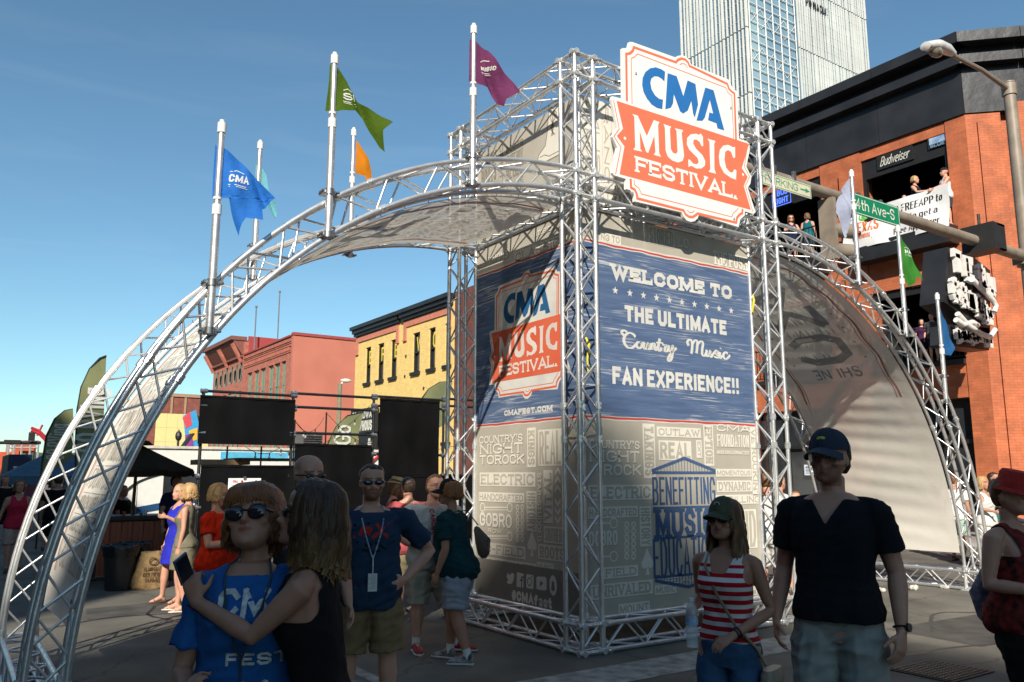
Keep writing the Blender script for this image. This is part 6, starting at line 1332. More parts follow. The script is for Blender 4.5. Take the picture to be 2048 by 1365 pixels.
def hand(mb, w, d, nrm, side, curl, s=1.0, spread=.12, thumb=.5):
    """palm, four jointed fingers and a thumb; d = pointing direction, nrm = palm side"""
    d = Vector(d).normalized(); nrm = Vector(nrm); nrm = (nrm-d*nrm.dot(d)).normalized(); x = d.cross(nrm)*side
    w = Vector(w); cu = curl if isinstance(curl, (list, tuple)) else [curl]*4
    mb.rings([ering(w-d*.015*s, .026*s, .019*s, 12, 2.2, x, nrm), ering(w+d*.02*s, .032*s, .018*s, 12, 2.6, x, nrm), ering(w+d*.055*s, .041*s, .016*s, 12, 3, x, nrm), ering(w+d*.088*s, .041*s, .0135*s, 12, 3, x, nrm), ering(w+d*.094*s, .034*s, .009*s, 12, 3, x, nrm)])
    for i in range(4):
        off = (.031-.0205*i)*s; L_f = (.070,.079,.074,.058)[i]*s; b = w+x*off+d*(.086-.004*abs(i-1.2))*s; dd = (d+x*(spread*(1.5-i)*.5)).normalized(); pts = [b-dd*.02*s, b]; ang = 0
        for k, fr_ in enumerate((.45,.30,.25)):
            ang += cu[i]*(.8,1.1,.8)[k]; v = dd*math.cos(ang)+nrm*math.sin(ang); pts.append(pts[-1]+v*L_f*fr_)
        limb(mb, pts, [.0095*s,.0093*s,.0085*s,.0078*s,.0065*s], 8)
    b = w+x*.028*s+d*.022*s; t1 = (x*.75+d*.65+nrm*thumb*.6).normalized(); t2 = (x*.35+d*.85+nrm*thumb).normalized(); limb(mb, [b-x*.012*s, b+t1*.036*s, b+t1*.036*s+t2*.032*s, b+t1*.036*s+t2*.055*s], [.014*s,.0115*s,.0098*s,.0075*s], 8)
HEADR = [(0.0,.10,.33,.12),(.04,.17,.385,.05),(.10,.225,.405,-.03),(.18,.262,.405,-.12),(.27,.292,.395,-.24),(.36,.312,.385,-.34),(.45,.322,.375,-.41),(.55,.335,.385,-.445),(.65,.34,.39,-.455),(.75,.332,.375,-.44),(.84,.30,.325,-.39),(.92,.235,.235,-.30),(.98,.14,.12,-.19),(1.0,.06,.02,-.10)]
HAIRR = [(.22,.24,-.20,-.33),(.32,.31,-.12,-.39),(.45,.342,.0,-.455),(.58,.360,.12,-.485),(.70,.365,.17,-.49),(.78,.358,.25,-.475),(.85,.33,.33,-.43),(.93,.26,.27,-.34),(.99,.17,.15,-.23),(1.03,.06,.02,-.10)]
def rz_(a): return Matrix.Rotation(a, 4, 'Z')
class Person:
    def __init__(s, label, head_px, dist, turn=0, H=None, sex='m', fat=0, skin='fair', pose=None, vox=.012, pos=None, head=(0,0,0), lean=(0,0), group=None, shoulders=1, hs=1.0):
        if pos is None: p = gd(head_px[0], head_px[1], dist); pos = (p.x, p.y, 0); H = H or p.z
        s.H = H; s.vox = vox; s.sex = sex; s.fat = fat; c = CC-Vector(pos); rz = math.atan2(-c.x, c.y)+math.radians(turn)
        s.root = thing('person', label, 'person', pos, rz, group); s.k = H/1.75; s.skin = skin
        k = H; w = (.112 if sex == 'm' else .098)*shoulders*(1+fat*.12); lx, ly = lean; s.lean = lambda z: Vector((lx*max(0, z-.5)*2*k, ly*max(0, z-.5)*2*k, 0))
        J = dict(shR=(w,-.004,.800), shL=(-w,-.004,.800), elR=(w+.035,-.01,.635), elL=(-w-.035,-.01,.635), wrR=(w+.045,.03,.49), wrL=(-w-.045,.03,.49), hiR=(.052,0,.525), hiL=(-.052,0,.525), knR=(.058,.008,.285), knL=(-.058,.008,.285), anR=(.062,-.01,.045), anL=(-.062,-.01,.045))
        if pose: J.update(pose)
        s.J = {a: Vector(v)*k+(s.lean(v[2]) if a[:2] in ('sh','el','wr') else Vector((0,0,0))) for a, v in J.items()}
        hh = .136*k*hs; s.hh = hh; nk = Vector((0,.004*k,(.853-.06*(hs-1))*k))+s.lean(.86); yaw, pit, rol = [math.radians(a) for a in head]
        s.M = Matrix.Translation(nk) @ rz_(yaw) @ Matrix.Rotation(rol, 4, 'Y') @ Matrix.Rotation(-pit, 4, 'X') @ Matrix.Translation((0,.0,.02*k)) @ Matrix.Scale(hh*1.0, 4)
        s.neckbase = Vector((0,-.008*k,.80*k))+s.lean(.8); s.necktop = s.M @ Vector((0,-.10,.12))
    def torso(s, z0=.46, z1=.85, inf=0, hemflare=0):
        k = s.H; f = s.fat; fem = s.sex == 'f'
        R_ = [(.46,.082,.062,0),(.50,.098,.070,-.004),(.54,.102,.072,-.004),(.58,.094,.064,0),(.62,.088,.058,.003),(.66,.090,.060,.004),(.70,.097,.066,.006),(.74,.103,.069,.007),(.78,.105,.064,.003),(.81,.100,.054,-.002),(.83,.080,.044,-.006),(.848,.045,.034,-.006)]
        if fem: R_ = [(.46,.085,.064,0),(.50,.102,.074,-.006),(.54,.100,.070,-.006),(.58,.086,.058,0),(.62,.076,.051,.003),(.66,.079,.053,.004),(.70,.088,.064,.012),(.735,.092,.070,.017),(.77,.093,.058,.008),(.80,.090,.048,0),(.825,.066,.038,-.004),(.846,.036,.030,-.004)]
        out = []
        for z, w, d, y in R_:
            if z < z0-.021 or z > z1+.001: continue
            b = f*math.exp(-((z-.61)/.10)**2); wi = (w+b*.035)*k+inf; di = (d+b*.04)*k+inf; yc = (y+b*.022)*k; zz = max(z, z0)
            if hemflare: e_ = max(0, min(1, (.63-z)/.14))*hemflare; wi += e_; di += e_
            out.append(ering(Vector((0,yc,zz*k))+s.lean(z), wi, di, 24, 2.5))
        return out
    def build_body(s, feet=True, hands=None, stubble=False, brows=(.35,.28,.22), lips=(.85,.50,.48), bald_tint=None, shoes=True):
        k = s.H; J = s.J; mb = MB(); mb.rings(s.torso()); f = 1+.18*s.fat; am = (1 if s.sex == 'm' else .82)*(1+.25*s.fat)
        limb(mb, [s.neckbase, s.neckbase*.5+s.necktop*.5, s.necktop], [.040*k*am**.3,.0335*k*(1 if s.sex == 'm' else .86),.034*k*(1 if s.sex == 'm' else .84)], 14)
        for a in 'LR':
            sh, el, wr = J['sh'+a], J['el'+a], J['wr'+a]; sx = 1 if a == 'R' else -1
            limb(mb, [s.neckbase+Vector((0,0,.022*k)), mid(s.neckbase, sh, .45)+Vector((0,0,.014*k)), sh], [.026*k,.024*k,.028*k*am], 10)
            limb(mb, [sh, mid(sh, el, .35), mid(sh, el, .8), el, mid(el, wr, .25), mid(el, wr, .6), wr], [.033*k*am,.031*k*am,.0245*k*am,.0225*k*am,.0245*k*am,.020*k*am,.0145*k*(am**.4)], 12)
            hp = (hands or {}).get(a); d = (wr-el).normalized()
            if hp is None: hp = dict(d=d+Vector((0,.15,-.3)), n=(-sx,-.2,.1), curl=.35)
            hand(mb, wr, hp.get('d', d), hp.get('n', (-sx,0,0)), hp.get('side', sx if True else 1)*hp.get('flip', 1), hp.get('curl', .35), s.k*(1 if s.sex == 'm' else .9), hp.get('spread', .12), hp.get('thumb', .5))
            hi, kn, an = J['hi'+a], J['kn'+a], J['an'+a]
            limb(mb, [hi+Vector((0,0,.0)), mid(hi, kn, .3), mid(hi, kn, .8), kn, mid(kn, an, .3), mid(kn, an, .75), an], [.056*k*f,.051*k*f,.036*k*f,.032*k*f,.034*k*f,.0225*k*f,.019*k], 14)
            if feet: fd = s.footdir(a); limb(mb, [an+Vector((0,0,-.0)), an+fd*.03*k+Vector((0,0,-.012*k)), an+fd*.075*k+Vector((0,0,-.028*k)), an+fd*.10*k+Vector((0,0,-.032*k))], [.021*k,.020*k,.016*k,.011*k], 10); limb(mb, [an, an-fd*.022*k+Vector((0,0,-.025*k))], [.019*k,.018*k], 8)
        M = s.M; hm = MB(); hm.rings([[M @ Vector((x, y, z)) for x, y in [(w*math.copysign(abs(math.cos(t))**.85, math.cos(t)), (yf+yb)/2+((yf-yb)/2)*math.copysign(abs(math.sin(t))**.85, math.sin(t))) for t in [i*2*math.pi/24 for i in range(24)]]] for z, w, yf, yb in HEADR])
        for c, r in (((0,.455,.345),(.055,.075,.045)), ((0,.425,.43),(.035,.05,.10)), ((.042,.42,.325),(.03,.04,.028)), ((-.042,.42,.325),(.03,.04,.028)), ((0,.395,.245),(.10,.045,.022)), ((0,.392,.205),(.085,.045,.022)), ((0,.37,.06),(.09,.06,.055)),
                     ((.15,.335,.585),(.13,.055,.03)), ((-.15,.335,.585),(.13,.055,.03)), ((.20,.30,.36),(.09,.07,.07)), ((-.20,.30,.36),(.09,.07,.07)), ((.345,-.03,.45),(.03,.075,.12)), ((-.345,-.03,.45),(.03,.075,.12))): hm.ell(c, r, 10, 8, M)
        mb._add(hm.v, hm.f); me = remesh(mb, s.vox, 2)
        co = coords(me); Mi = np.array(M.inverted()); h = co @ Mi[:3,:3].T + Mi[:3,3]; x, y, z = np.abs(h[:,0]), h[:,1], h[:,2]
        # eye sockets and mouth line
        sock = np.exp(-(((x-.15)/.07)**2+((z-.475)/.045)**2))*(y > .2); push = .045*sock*s.hh; fw = np.array((M.to_3x3() @ Vector((0,1,0))).normalized()); co = co - push[:,None]*fw
        ml = np.exp(-((z-.225)/.010)**2)*(x < .11)*(y > .3)*.014*s.hh; co = co - ml[:,None]*fw; setco(me, co)
        t = np.ones((len(co), 4), np.float32); lip = (x < .105)*(np.abs(z-.226) < .036*(1-(x/.14)**2))*(y > .36); t[lip.astype(bool), :3] = lips
        br = (x > .05)*(x < .26)*(np.abs(z-.592+.06*np.abs(x-.16)) < .022)*(y > .25); t[br.astype(bool), :3] = brows
        if stubble: st = ((z < .36)*(z > -.06)*(y > -.06)*(y+z*0 > .0)*(~lip.astype(bool))*(np.abs(h[:,0]) < .36)*~((z > .27)*(x < .06))).astype(bool) & ((z < .30)|(x > .17)); t[st, :3] *= np.array(stubble)
        if bald_tint: bt = (z > .62)*(y < .12)+(z > .42)*(y < -.12); t[bt.astype(bool), :3] *= np.array(bald_tint)
        ck = np.exp(-(((x-.2)/.08)**2+((z-.34)/.07)**2))*(y > .2); t[:,1] *= 1-.14*ck; t[:,2] *= 1-.14*ck; nz_ = np.exp(-((x/.07)**2+((z-.34)/.05)**2))*(y > .3); t[:,1] *= 1-.1*nz_
        at = me.color_attributes.new('tint', 'FLOAT_COLOR', 'POINT'); at.data.foreach_set('color', t.ravel()); s.body = lobj('body', me, SKINS[s.skin], s.root); return s
    def footdir(s, a): 
        d = s.J['an'+a]-s.J['kn'+a]; return s.__dict__.get('fd'+a, Vector((.15 if a == 'R' else -.15, 1, 0)).normalized())
    def folds(s, me, amp, seed=0, fr_=11, hem=None):
        amp *= 1.35
        co = coords(me); n = normals(me); d = np.empty(len(co), np.float32)
        for i, (x, y, z) in enumerate(co): 
            a = noise.noise((x*fr_+seed, y*fr_, z*fr_*.45)); b = noise.noise((x*fr_*.6+seed+5, y*fr_*.6, z*fr_*1.5+x*6)); d[i] = (1-abs(a)*2.4)*.6+(1-abs(b)*2.6)*.5
        setco(me, co+n*(d*amp-amp*.4)[:,None])
    def top(s, name, m, hem=.47, sleeve=.55, inf=.012, cut=None, amp=.010, neckz=.838, sl_inf=.018, flare=.020, legs_hem=None, seed=1):
        k = s.H; mb = MB(); mb.rings(s.torso(hem, neckz, inf, flare)); am = (1 if s.sex == 'm' else .85)*(1+.22*s.fat)
        if sleeve > 0:
            for a in 'LR':
                sh, el = s.J['sh'+a], s.J['el'+a]; e = mid(sh, el, sleeve); limb(mb, [s.neckbase+Vector((0,0,.022*k)), mid(s.neckbase, sh, .45)+Vector((0,0,.014*k)), sh], [.026*k+inf*.45,.024*k+inf*.5,.029*k*am+inf*.45], 12); up_ = (sh-el).normalized(); mb.tube([sh+up_*.024*k, sh, mid(sh, el, sleeve*.35), mid(sh, el, sleeve*.7), e], [.025*k*am, .037*k*am+inf*.5, .036*k*am+inf*.7, .031*k*am+sl_inf*.95, .030*k*am+sl_inf+.004], 18)
        elif sleeve == 0:
            for a in 'LR': sh = s.J['sh'+a]; limb(mb, [s.neckbase+Vector((0,0,.012*k)), mid(s.neckbase, sh, .75)+Vector((0,0,.012*k))], [.026*k+inf*.5,.026*k+inf*.5], 12)
        me = remesh(mb, max(.007, s.vox*1.15), 2); s.folds(me, amp, seed)
        if cut:
            bm = bmesh.new(); bm.from_mesh(me); de = [f for f in bm.faces if cut(f.calc_center_median()/k)]; bmesh.ops.delete(bm, geom=de, context='FACES'); bv = [v for v in bm.verts if v.is_boundary]
            for _ in range(10):
                new = {v: sum((e.other_vert(v).co for e in v.link_edges if e.is_boundary), Vector())/max(1, sum(1 for e in v.link_edges if e.is_boundary)) for v in bv}
                for v, c_ in new.items(): v.co = v.co*.45+c_*.55
            bm.to_mesh(me); bm.free(); me.polygons.foreach_set('use_smooth', [True]*len(me.polygons))
        o = lobj(name, me, m, s.root); s.topo = o; s.bvh = BVHTree.FromPolygons([v.co for v in me.vertices], [p.vertices for p in me.polygons]); return o
    def pants(s, name, m, hem=.30, inf=.02, waist=.575, amp=.010, taper=0, seed=3, flare=.0, skirt=False):
        k = s.H; mb = MB(); f = 1+.18*s.fat; mb.rings(s.torso(.46, waist, .007))
        if skirt:
            c = (s.J['knL']+s.J['knR'])/2; mb.rings([ering((0,0,.56*k), .09*k+inf, .07*k+inf), ering((0,0,.5*k), .108*k+inf, .085*k+inf), ering((c.x*.5,c.y*.5,hem*k), .10*k+inf+flare, .085*k+inf+flare)])
        else:
            for a in 'LR':
                hi, kn, an = s.J['hi'+a], s.J['kn'+a], s.J['an'+a]
                tot = [hi+Vector((0,0,.0)), mid(hi, kn, .35), mid(hi, kn, .8), kn, mid(kn, an, .35), mid(kn, an, .75), an]; rad = [.049*k*f,.052*k*f,.040*k*f,.035*k*f,.036*k*f,.027*k,.024*k]; zs = hem*k; P = []; R_ = []
                for i, (p, r) in enumerate(zip(tot, rad)):
                    if p.z >= zs: P.append(p); R_.append(r+inf*(.35 if i == 0 else 1+.15*i)*(1-taper*min(i, 4)/5))
                    else:
                        q = tot[i-1]; t = (q.z-zs)/(q.z-p.z); P.append(mid(q, p, t)); R_.append(rad[i-1]*(1-t)+r*t+inf*(1+.15*i)*(1-taper*min(i, 4)/5)+flare); break
                mb.tube(P, R_, 16)
        me = remesh(mb, max(.007, s.vox*1.15), 2); s.folds(me, amp, seed, 11); return lobj(name, me, m, s.root)
    def shoes(s, m, m2=None, name='shoe', socks=None, kind='shoe'):
        k = s.H
        for a in 'LR':
            an = s.J['an'+a]; d = s.footdir(a); x = d.cross(Vector((0,0,1))); z0 = an.z-.045*k
            def R(t, w, h, z=0): c = an+d*t*k; c.z = z0+z*k+h*k/2; return ering(c, w*k, h*k/2, 14, 2.6, x, Vector((0,0,1)))
            if kind == 'shoe': q = MB(); q.rings([R(-.030,.014,.045,.006), R(-.026,.021,.058,.006), R(-.005,.023,.060,.006), R(.03,.023,.046,.006), R(.06,.027,.034,.006), R(.09,.027,.026,.006), R(.11,.02,.018,.006), R(.118,.008,.01,.006)]); me = remesh(q, max(.006, s.vox*.7), 2); o = lobj(name, me, m, s.root)
            q = MB(); q.rings([R(-.034,.018,.012), R(-.028,.024,.014), R(.03,.023,.013), R(.07,.030,.013), (R(.1,.028,.012)), R(.121,.014,.010)]); obj('sole', q, m2 or m, o if kind == 'shoe' else s.root, smooth=40, local=True)
            if kind == 'sandal': q = MB(); c = an+d*.07*k; c.z = z0+.02*k; q.tube([c-x*.025*k, c+Vector((0,0,.018*k)), c+x*.025*k], .004, 6); c = an+Vector((0,0,.01*k)); q.tube([c+d*.022*k, c+x*.022*k, c-d*.022*k, c-x*.022*k, c+d*.022*k], .004, 6); obj('strap', q, m, s.root, local=True)
            if socks: q = MB(); q.tube([an+Vector((0,0,-.012*k)), an+(s.J['kn'+a]-an)*.10, an+(s.J['kn'+a]-an)*.17], [.0235*k,.0235*k,.0245*k], 14); obj('sock', q, socks, s.root, smooth=40, local=True)
    def hair(s, m, style='short', length=.9, n=70, wave=.05, seed=0, fringe=False, cap_only=False, thin=120, vol=.0, name='hair', back=False):
        rr = random.Random(seed); M = s.M; q = MB(); g = 1+vol
        q.rings([[M @ Vector((w*g*math.copysign(abs(math.cos(t))**.9, math.cos(t)), (yf+yb)/2+((yf-yb)/2)*(g if yb < 0 else 1)*math.sin(t), z)) for t in [i*2*math.pi/24 for i in range(24)]] for z, w, yf, yb in HAIRR]); me = remesh(q, max(.007, s.vox), 2); s.folds(me, .006 if style == 'short' else .010, seed, 25)
        if style == 'short': return lobj(name, me, m, s.root)
        base = lobj(name, me, m, s.root); q = MB(); Mr = M.to_3x3(); dn = (M.inverted().to_3x3() @ Vector((0,0,-1))).normalized()
        def lock(th, r0, L_, w, ph, thin_=False):
            cx, sy = math.sin(th), -math.cos(th)                        # th=0 back, +-pi sides to front
            rad = lambda z: (.352*g+.015, .475*g) if z > .5 else (.36*g, .46*g)
            pts = [Vector((cx*.08, sy*.10+.02, 1.02+.015*g))]
            for z, e in ((.97,.55),(.86,.86),(.72,.98),(.55,1.03)):
                a, b = rad(z); pts.append(Vector((cx*a*e*r0, -.02+sy*(b-.02)*e*r0 if sy < 0 else -.02+sy*.36*e*r0, z)))
            p = pts[-1].copy(); steps = max(4, int(L_/.16)); out = Vector((cx, sy, 0))
            for i in range(steps):
                t = (i+1)/steps; p = p + dn*(L_/steps) + out*(.012*math.sin(t*3.1))*1.0; ww = wave*math.sin(t*9+ph)*(t**.5); pts.append(p+Vector((sy, -cx, 0))*ww+out*wave*.6*math.cos(t*8+ph))
            N = len(pts); rs = [w*(.5 if i == 0 else 1)*(1-.75*max(0, (i-N*.55)/(N*.45))**1.5) for i in range(N)]; q.tube([M @ p for p in pts], [(r*s.hh*1.2, r*s.hh*.8) for r in rs], 6 if not thin_ else 3)
        lim = 2.15 if not back else 2.4
        for i in range(n): th = -lim+2*lim*(i+rr.random())/n; lock(th, .97+.06*rr.random(), length*(.85+.3*rr.random())*(1-.12*abs(th)/lim), .060+.025*rr.random(), rr.random()*6)
        for i in range(thin): th = (rr.random()*2-1)*lim; lock(th, 1.02+.09*rr.random(), length*(.75+.4*rr.random()), .006+.006*rr.random(), rr.random()*6, True)
        if fringe:
            for i in range(16):
                t = (i/15-.5)*2; x0 = t*.22; pts = [Vector((x0*.3,.0,1.03)), Vector((x0*.8,.25,.97)), Vector((x0*1.1,.40,.85)), Vector((x0*1.35+.05*t,.43-.08*abs(t),.70)), Vector((x0*1.5+.08*t,.40-.16*abs(t),.60+.02*rr.random()))]; q.tube([M @ p for p in pts], [(r*s.hh, r*.6*s.hh) for r in (.03,.05,.05,.035,.012)], 6)
        obj('hair_locks', q, m, base, smooth=60, local=True); return base
    def sunglasses(s, m=None, lens=(.12,.075), m2=None):
        M = s.M; m = m or mat('black_glossy_frame', (.01,.01,.01), rough=.15); q = MB()
        for sx in (-1,1):
            q.ell((sx*.158,.40,.475), (lens[0]*1.1,.03,lens[1]*1.12), 14, 8, M); q.tube([M @ Vector((sx*.25,.41,.50)), M @ Vector((sx*.345,.25,.50)), M @ Vector((sx*.36,-.03,.49))], .018*s.hh, 6)
        q.cyl(M @ Vector((-.06,.455,.49)), M @ Vector((.06,.455,.49)), .014*s.hh, 6); o = obj('sunglasses', q, m, s.root, smooth=60, local=True)
        q = MB()
        for sx in (-1,1): q.ell((sx*.158,.407,.474), (lens[0]*.98,.033,lens[1]*.98), 14, 8, M)
        obj('lens', q, m2 or mat('sunglass_lens', (.012,.012,.015), rough=.06, spec=.9), o, smooth=60, local=True)
    def glasses(s):
        M = s.M; q = MB()
        for sx in (-1,1): q.tube([M @ Vector((sx*.155+.09*math.cos(t), .42, .475+.055*math.sin(t))) for t in [i*math.pi/6 for i in range(13)]], .008*s.hh, 4); q.cyl(M @ Vector((sx*.245,.41,.49)), M @ Vector((sx*.35,-.02,.49)), .008*s.hh, 4)
        q.cyl(M @ Vector((-.065,.43,.49)), M @ Vector((.065,.43,.49)), .008*s.hh, 4); obj('glasses', q, mat('dark_wire', (.05,.04,.04), metal=.5, rough=.3), s.root, local=True)
    def eyes(s):
        for sx in (-1,1):
            q = MB(); q.ell((sx*.15,.335,.475), (.048,.04,.026), 10, 8, s.M); e = obj('eye', q, mat('eye_white', (.6,.57,.54), rough=.2), s.root, smooth=60, local=True); q = MB(); q.ell((sx*.15,.366,.475), (.02,.012,.02), 10, 6, s.M); obj('iris', q, mat('iris_dark', (.04,.025,.015), rough=.15), e, smooth=60, local=True)
    def cap(s, m, mb_=None, tilt=0, bill=True, name='cap', sc=1.0, blen=.42, back_m=None, btn=True):
        M = s.M @ Matrix.Rotation(math.radians(tilt), 4, 'X'); q = MB(); rs = []
        for i in range(9):
            t = i/8*math.pi/2; rs.append([M @ Vector(((.365*sc)*math.cos(t)**.8*math.cos(a), -.03+.46*sc*math.cos(t)**.8*math.sin(a), .66+(.42*sc)*math.sin(t)*(1+.05*math.sin(a)))) for a in [j*2*math.pi/24 for j in range(24)]])
        q.rings(rs); o = obj(name, q, m, s.root, smooth=50, local=True)
        q = MB()
        for j in range(8): a = j*math.pi/4; q.tube([M @ Vector((.368*sc*math.cos(i/8*math.pi/2)**.8*math.cos(a), -.03+.464*sc*math.cos(i/8*math.pi/2)**.8*math.sin(a), .663+.42*sc*math.sin(i/8*math.pi/2)*(1+.05*math.sin(a)))) for i in range(9)], .006*s.hh, 4)
        if btn: q.ell((0,-.03,.66+.42*sc), (.03,.03,.012), 8, 4, M)
        obj('cap_seams', q, mb_ or m, o, local=True)
        if bill:
            q = MB(); n = 14; rw = []
            for k_ in range(5):
                r = []; u = k_/4
                for i in range(n+1):
                    a = math.pi*(i/n); x = .33*sc*math.cos(a); y0 = -.03+.455*sc*max(.0, 1-(x/(.365*sc))**2)**.5*1.0; y = y0+(blen*math.sin(a)**.6)*u; r.append(M @ Vector((x, y, .685-.10*u-.10*(x/.33)**2-.02*u)))
                rw.append(r)
            vs = [p for r in rw for p in r]; up = (M.to_3x3() @ Vector((0,0,1))).normalized()*s.hh*.018; N = len(vs); fs = []
            for k_ in range(4):
                for i in range(n): a = k_*(n+1)+i; fs += [(a, a+1, a+n+2, a+n+1), (a+N, a+n+1+N, a+n+2+N, a+1+N)]
            q._add(vs+[v+up for v in vs], fs); bd = [i for i in range(n+1)]+[k_*(n+1)+n for k_ in range(1,5)]+[4*(n+1)+i for i in range(n-1,-1,-1)]+[k_*(n+1) for k_ in range(3,0,-1)]
            q._add([vs[i] for i in bd]+[vs[i]+up for i in bd], [(i, (i+1) % len(bd), (i+1) % len(bd)+len(bd), i+len(bd)) for i in range(len(bd))]); obj('bill', q, mb_ or m, o, smooth=60, local=True)
        return o
    def print_on(s, name, m, fn, back=False):
        """flat print that follows the shirt"""
        sg_ = -1 if not back else 1
        def P(u, v, k=0, d=0):
            o = Vector((-u if not back else u, 1.0 if not back else -1.0, v)); hit = s.bvh.ray_cast(o, Vector((0, sg_, 0)))
            if hit[0] is None: return Vector((o.x, .12*-sg_, v))
            return hit[0]+Vector((0, -sg_*(.004+.0006*k), 0))
        q = MB(); fn(q, P); return obj(name, q, m, s.topo, local=True)
def dens(fn):                              # wrap text so that long strokes bend with the cloth
    return fn
def vneck(depth=.75, w=.040): return lambda c: c.z > depth and abs(c.x) < w*(c.z-depth)/(.835-depth)+.0 and c.y > -.01
def crew(z=.826, w=.042): return lambda c: c.z > z and abs(c.x) < w
def tank(scoop=.755, strap=(.045,.068)):
    def f(c):
        if c.z > .795 and abs(c.x) > strap[1]: return True
        if c.z > .735 and abs(c.x) > .080+.5*max(0, .755-c.z): return True
        if c.z > scoop and abs(c.x) < strap[0]*min(1, .55+(c.z-scoop)*8) and (c.y > 0 or c.z > .79): return True
        return False
    return f
# ---- foreground, nearest first
M_HR = hairmat('auburn_hair', (.32,.12,.04), (.14,.05,.02)); M_HB = hairmat('ombre_brown_hair', (.10,.05,.022), (.03,.015,.008)); M_HBL = hairmat('blonde_hair', (.55,.36,.16), (.32,.18,.07)); M_HD = hairmat('dark_brown_hair', (.05,.03,.02), (.02,.012,.01)); M_HC = hairmat('light_brown_hair', (.20,.10,.045), (.09,.045,.02)); M_HG = hairmat('ginger_hair', (.35,.13,.04), (.2,.07,.02))
def ombre(m):
    nt = m.node_tree; N = nt.nodes; L = nt.links; b = N['Principled BSDF']; src = b.inputs['Base Color'].links[0].from_socket; tc = N.new('ShaderNodeTexCoord'); sp = N.new('ShaderNodeSeparateXYZ'); L.new(tc.outputs['Object'], sp.inputs[0]); r = N.new('ShaderNodeMapRange'); r.inputs['From Min'].default_value = 1.50; r.inputs['From Max'].default_value = 1.22; L.new(sp.outputs[2], r.inputs[0]); mx = N.new('ShaderNodeMix'); mx.data_type = 'RGBA'; L.new(r.outputs[0], mx.inputs[0]); L.new(src, mx.inputs[6]); mx.inputs[7].default_value = (.36,.19,.06,1); L.new(mx.outputs[2], b.inputs['Base Color'])
ombre(M_HB)
V = .0065
# woman in the blue festival shirt
p = Person('red-haired woman in a bright blue festival T-shirt and large sunglasses looking down', (512,980), 3.15, turn=-8, sex='f', fat=.35, skin='tan', vox=V, head=(-10,-20,6), shoulders=.92, hs=1.1,
    pose=dict(elR=(.128,.02,.63), wrR=(.10,.10,.60), elL=(-.155,-.02,.635), wrL=(-.17,.05,.52)))
p.build_body(hands=dict(R=dict(d=(-.3,.6,.7), n=(-.8,.5,.1), curl=.5)), feet=False); p.hair(M_HR, 'long', .42, 70, .06, 3, fringe=True, vol=.01, thin=420); p.sunglasses(lens=(.135,.10))
M_TB = cloth('royal_blue_jersey', (.018,.11,.34)); p.top('tshirt', M_TB, .46, .75, .018, crew(.822,.05), .012); p.pants('jeans', cloth('dark_denim', (.03,.045,.08)), .06, .012, .55)
p.print_on('shirt_print', cloth('cracked_white_print', (.62,.63,.62), var=.35, scale=40), lambda q, P: text(q, 'CMA', (-.09,1.225,.17,1.315), P, t=.018)); p.print_on('shirt_print', MATS['cracked_white_print'], lambda q, P: text(q, 'FEST', (-.05,1.07,.15,1.11), P, t=.009)); p.print_on('shirt_print', MATS['cracked_white_print'], lambda q, P: text(q, 'M', (.0,.93,.09,1.02), P, t=.018))
# lanyard
def cord(p_, pts, r, m, name='lanyard', parent=None): q = MB(); q.tube([Vector(a)*p_.H for a in pts], r, 6); return obj(name, q, m, parent or p_.root, local=True, smooth=60)

def drape(p_, pts, r, m, name='lanyard', off=.010):
    out = []
    for x, z in pts:
        o = Vector((x*p_.H, 1, z*p_.H)); h = p_.bvh.ray_cast(o, Vector((0,-1,0))); y = (h[0].y if h[0] else .03*p_.H)+off; out.append(Vector((o.x, y, o.z)))
    q = MB(); q.tube([Vector((pts[0][0]*.8*p_.H, -.02*p_.H, .85*p_.H))]+out, r, 6); return obj(name, q, m, p_.root, local=True, smooth=60)
for sx in (-1,1): drape(p, [(sx*.043,.842),(sx*.048,.82),(sx*.035,.76),(sx*.015,.70),(0,.66),(0,.60)], .004, mat('dark_cord', (.03,.05,.06), rough=.7))
# woman in the black tank top holding a phone
p2 = Person('woman in a black sleeveless top with long ombre hair reaching out with a phone', (672,978), 3.0, turn=-100, H=1.665, sex='f', skin='tan', vox=V, head=(14,-8,0), lean=(0,.08),
    pose=dict(elL=(-.105,.10,.712), wrL=(-.03,.227,.766), elR=(.13,.10,.66), wrR=(.07,.195,.69)))
p2.build_body(hands=dict(L=dict(d=(.15,.35,.95), n=(.95,-.1,0), curl=[.9,.9,.95,1.0], thumb=.7, flip=1), R=dict(d=(-.25,.9,.25), n=(-.7,-.2,-.6), curl=[.35,.55,.7,.8], spread=.3)), feet=False)
p2.hair(M_HB, 'long', .88, 90, .07, 5, vol=.05, thin=480, back=True); p2.sunglasses(lens=(.10,.07))
p2.top('tank_top', cloth('black_jersey', (.012,.011,.012)), .52, 0, .006, tank(.79,(.03,.066)), .004, flare=0); p2.pants('trousers', cloth('charcoal_trousers', (.016,.016,.018)), .06, .010, .585)
q = MB(); q.rings([ering((0,0,z*p2.H), .092*p2.H+.008, .066*p2.H+.008, 28) for z in (.565,.585)]); bl = obj('belt', q, mat('brown_belt', (.07,.035,.015), rough=.4), p2.root, local=True, smooth=40)
q = MB(); q.ell((-.10*p2.H,.0,.575*p2.H), (.012,.03,.025), 12, 8); q.ell((-.075*p2.H,-.06*p2.H,.575*p2.H), (.02,.02,.022), 12, 8); obj('buckle', q, M_CLAMP, bl, local=True, smooth=40)
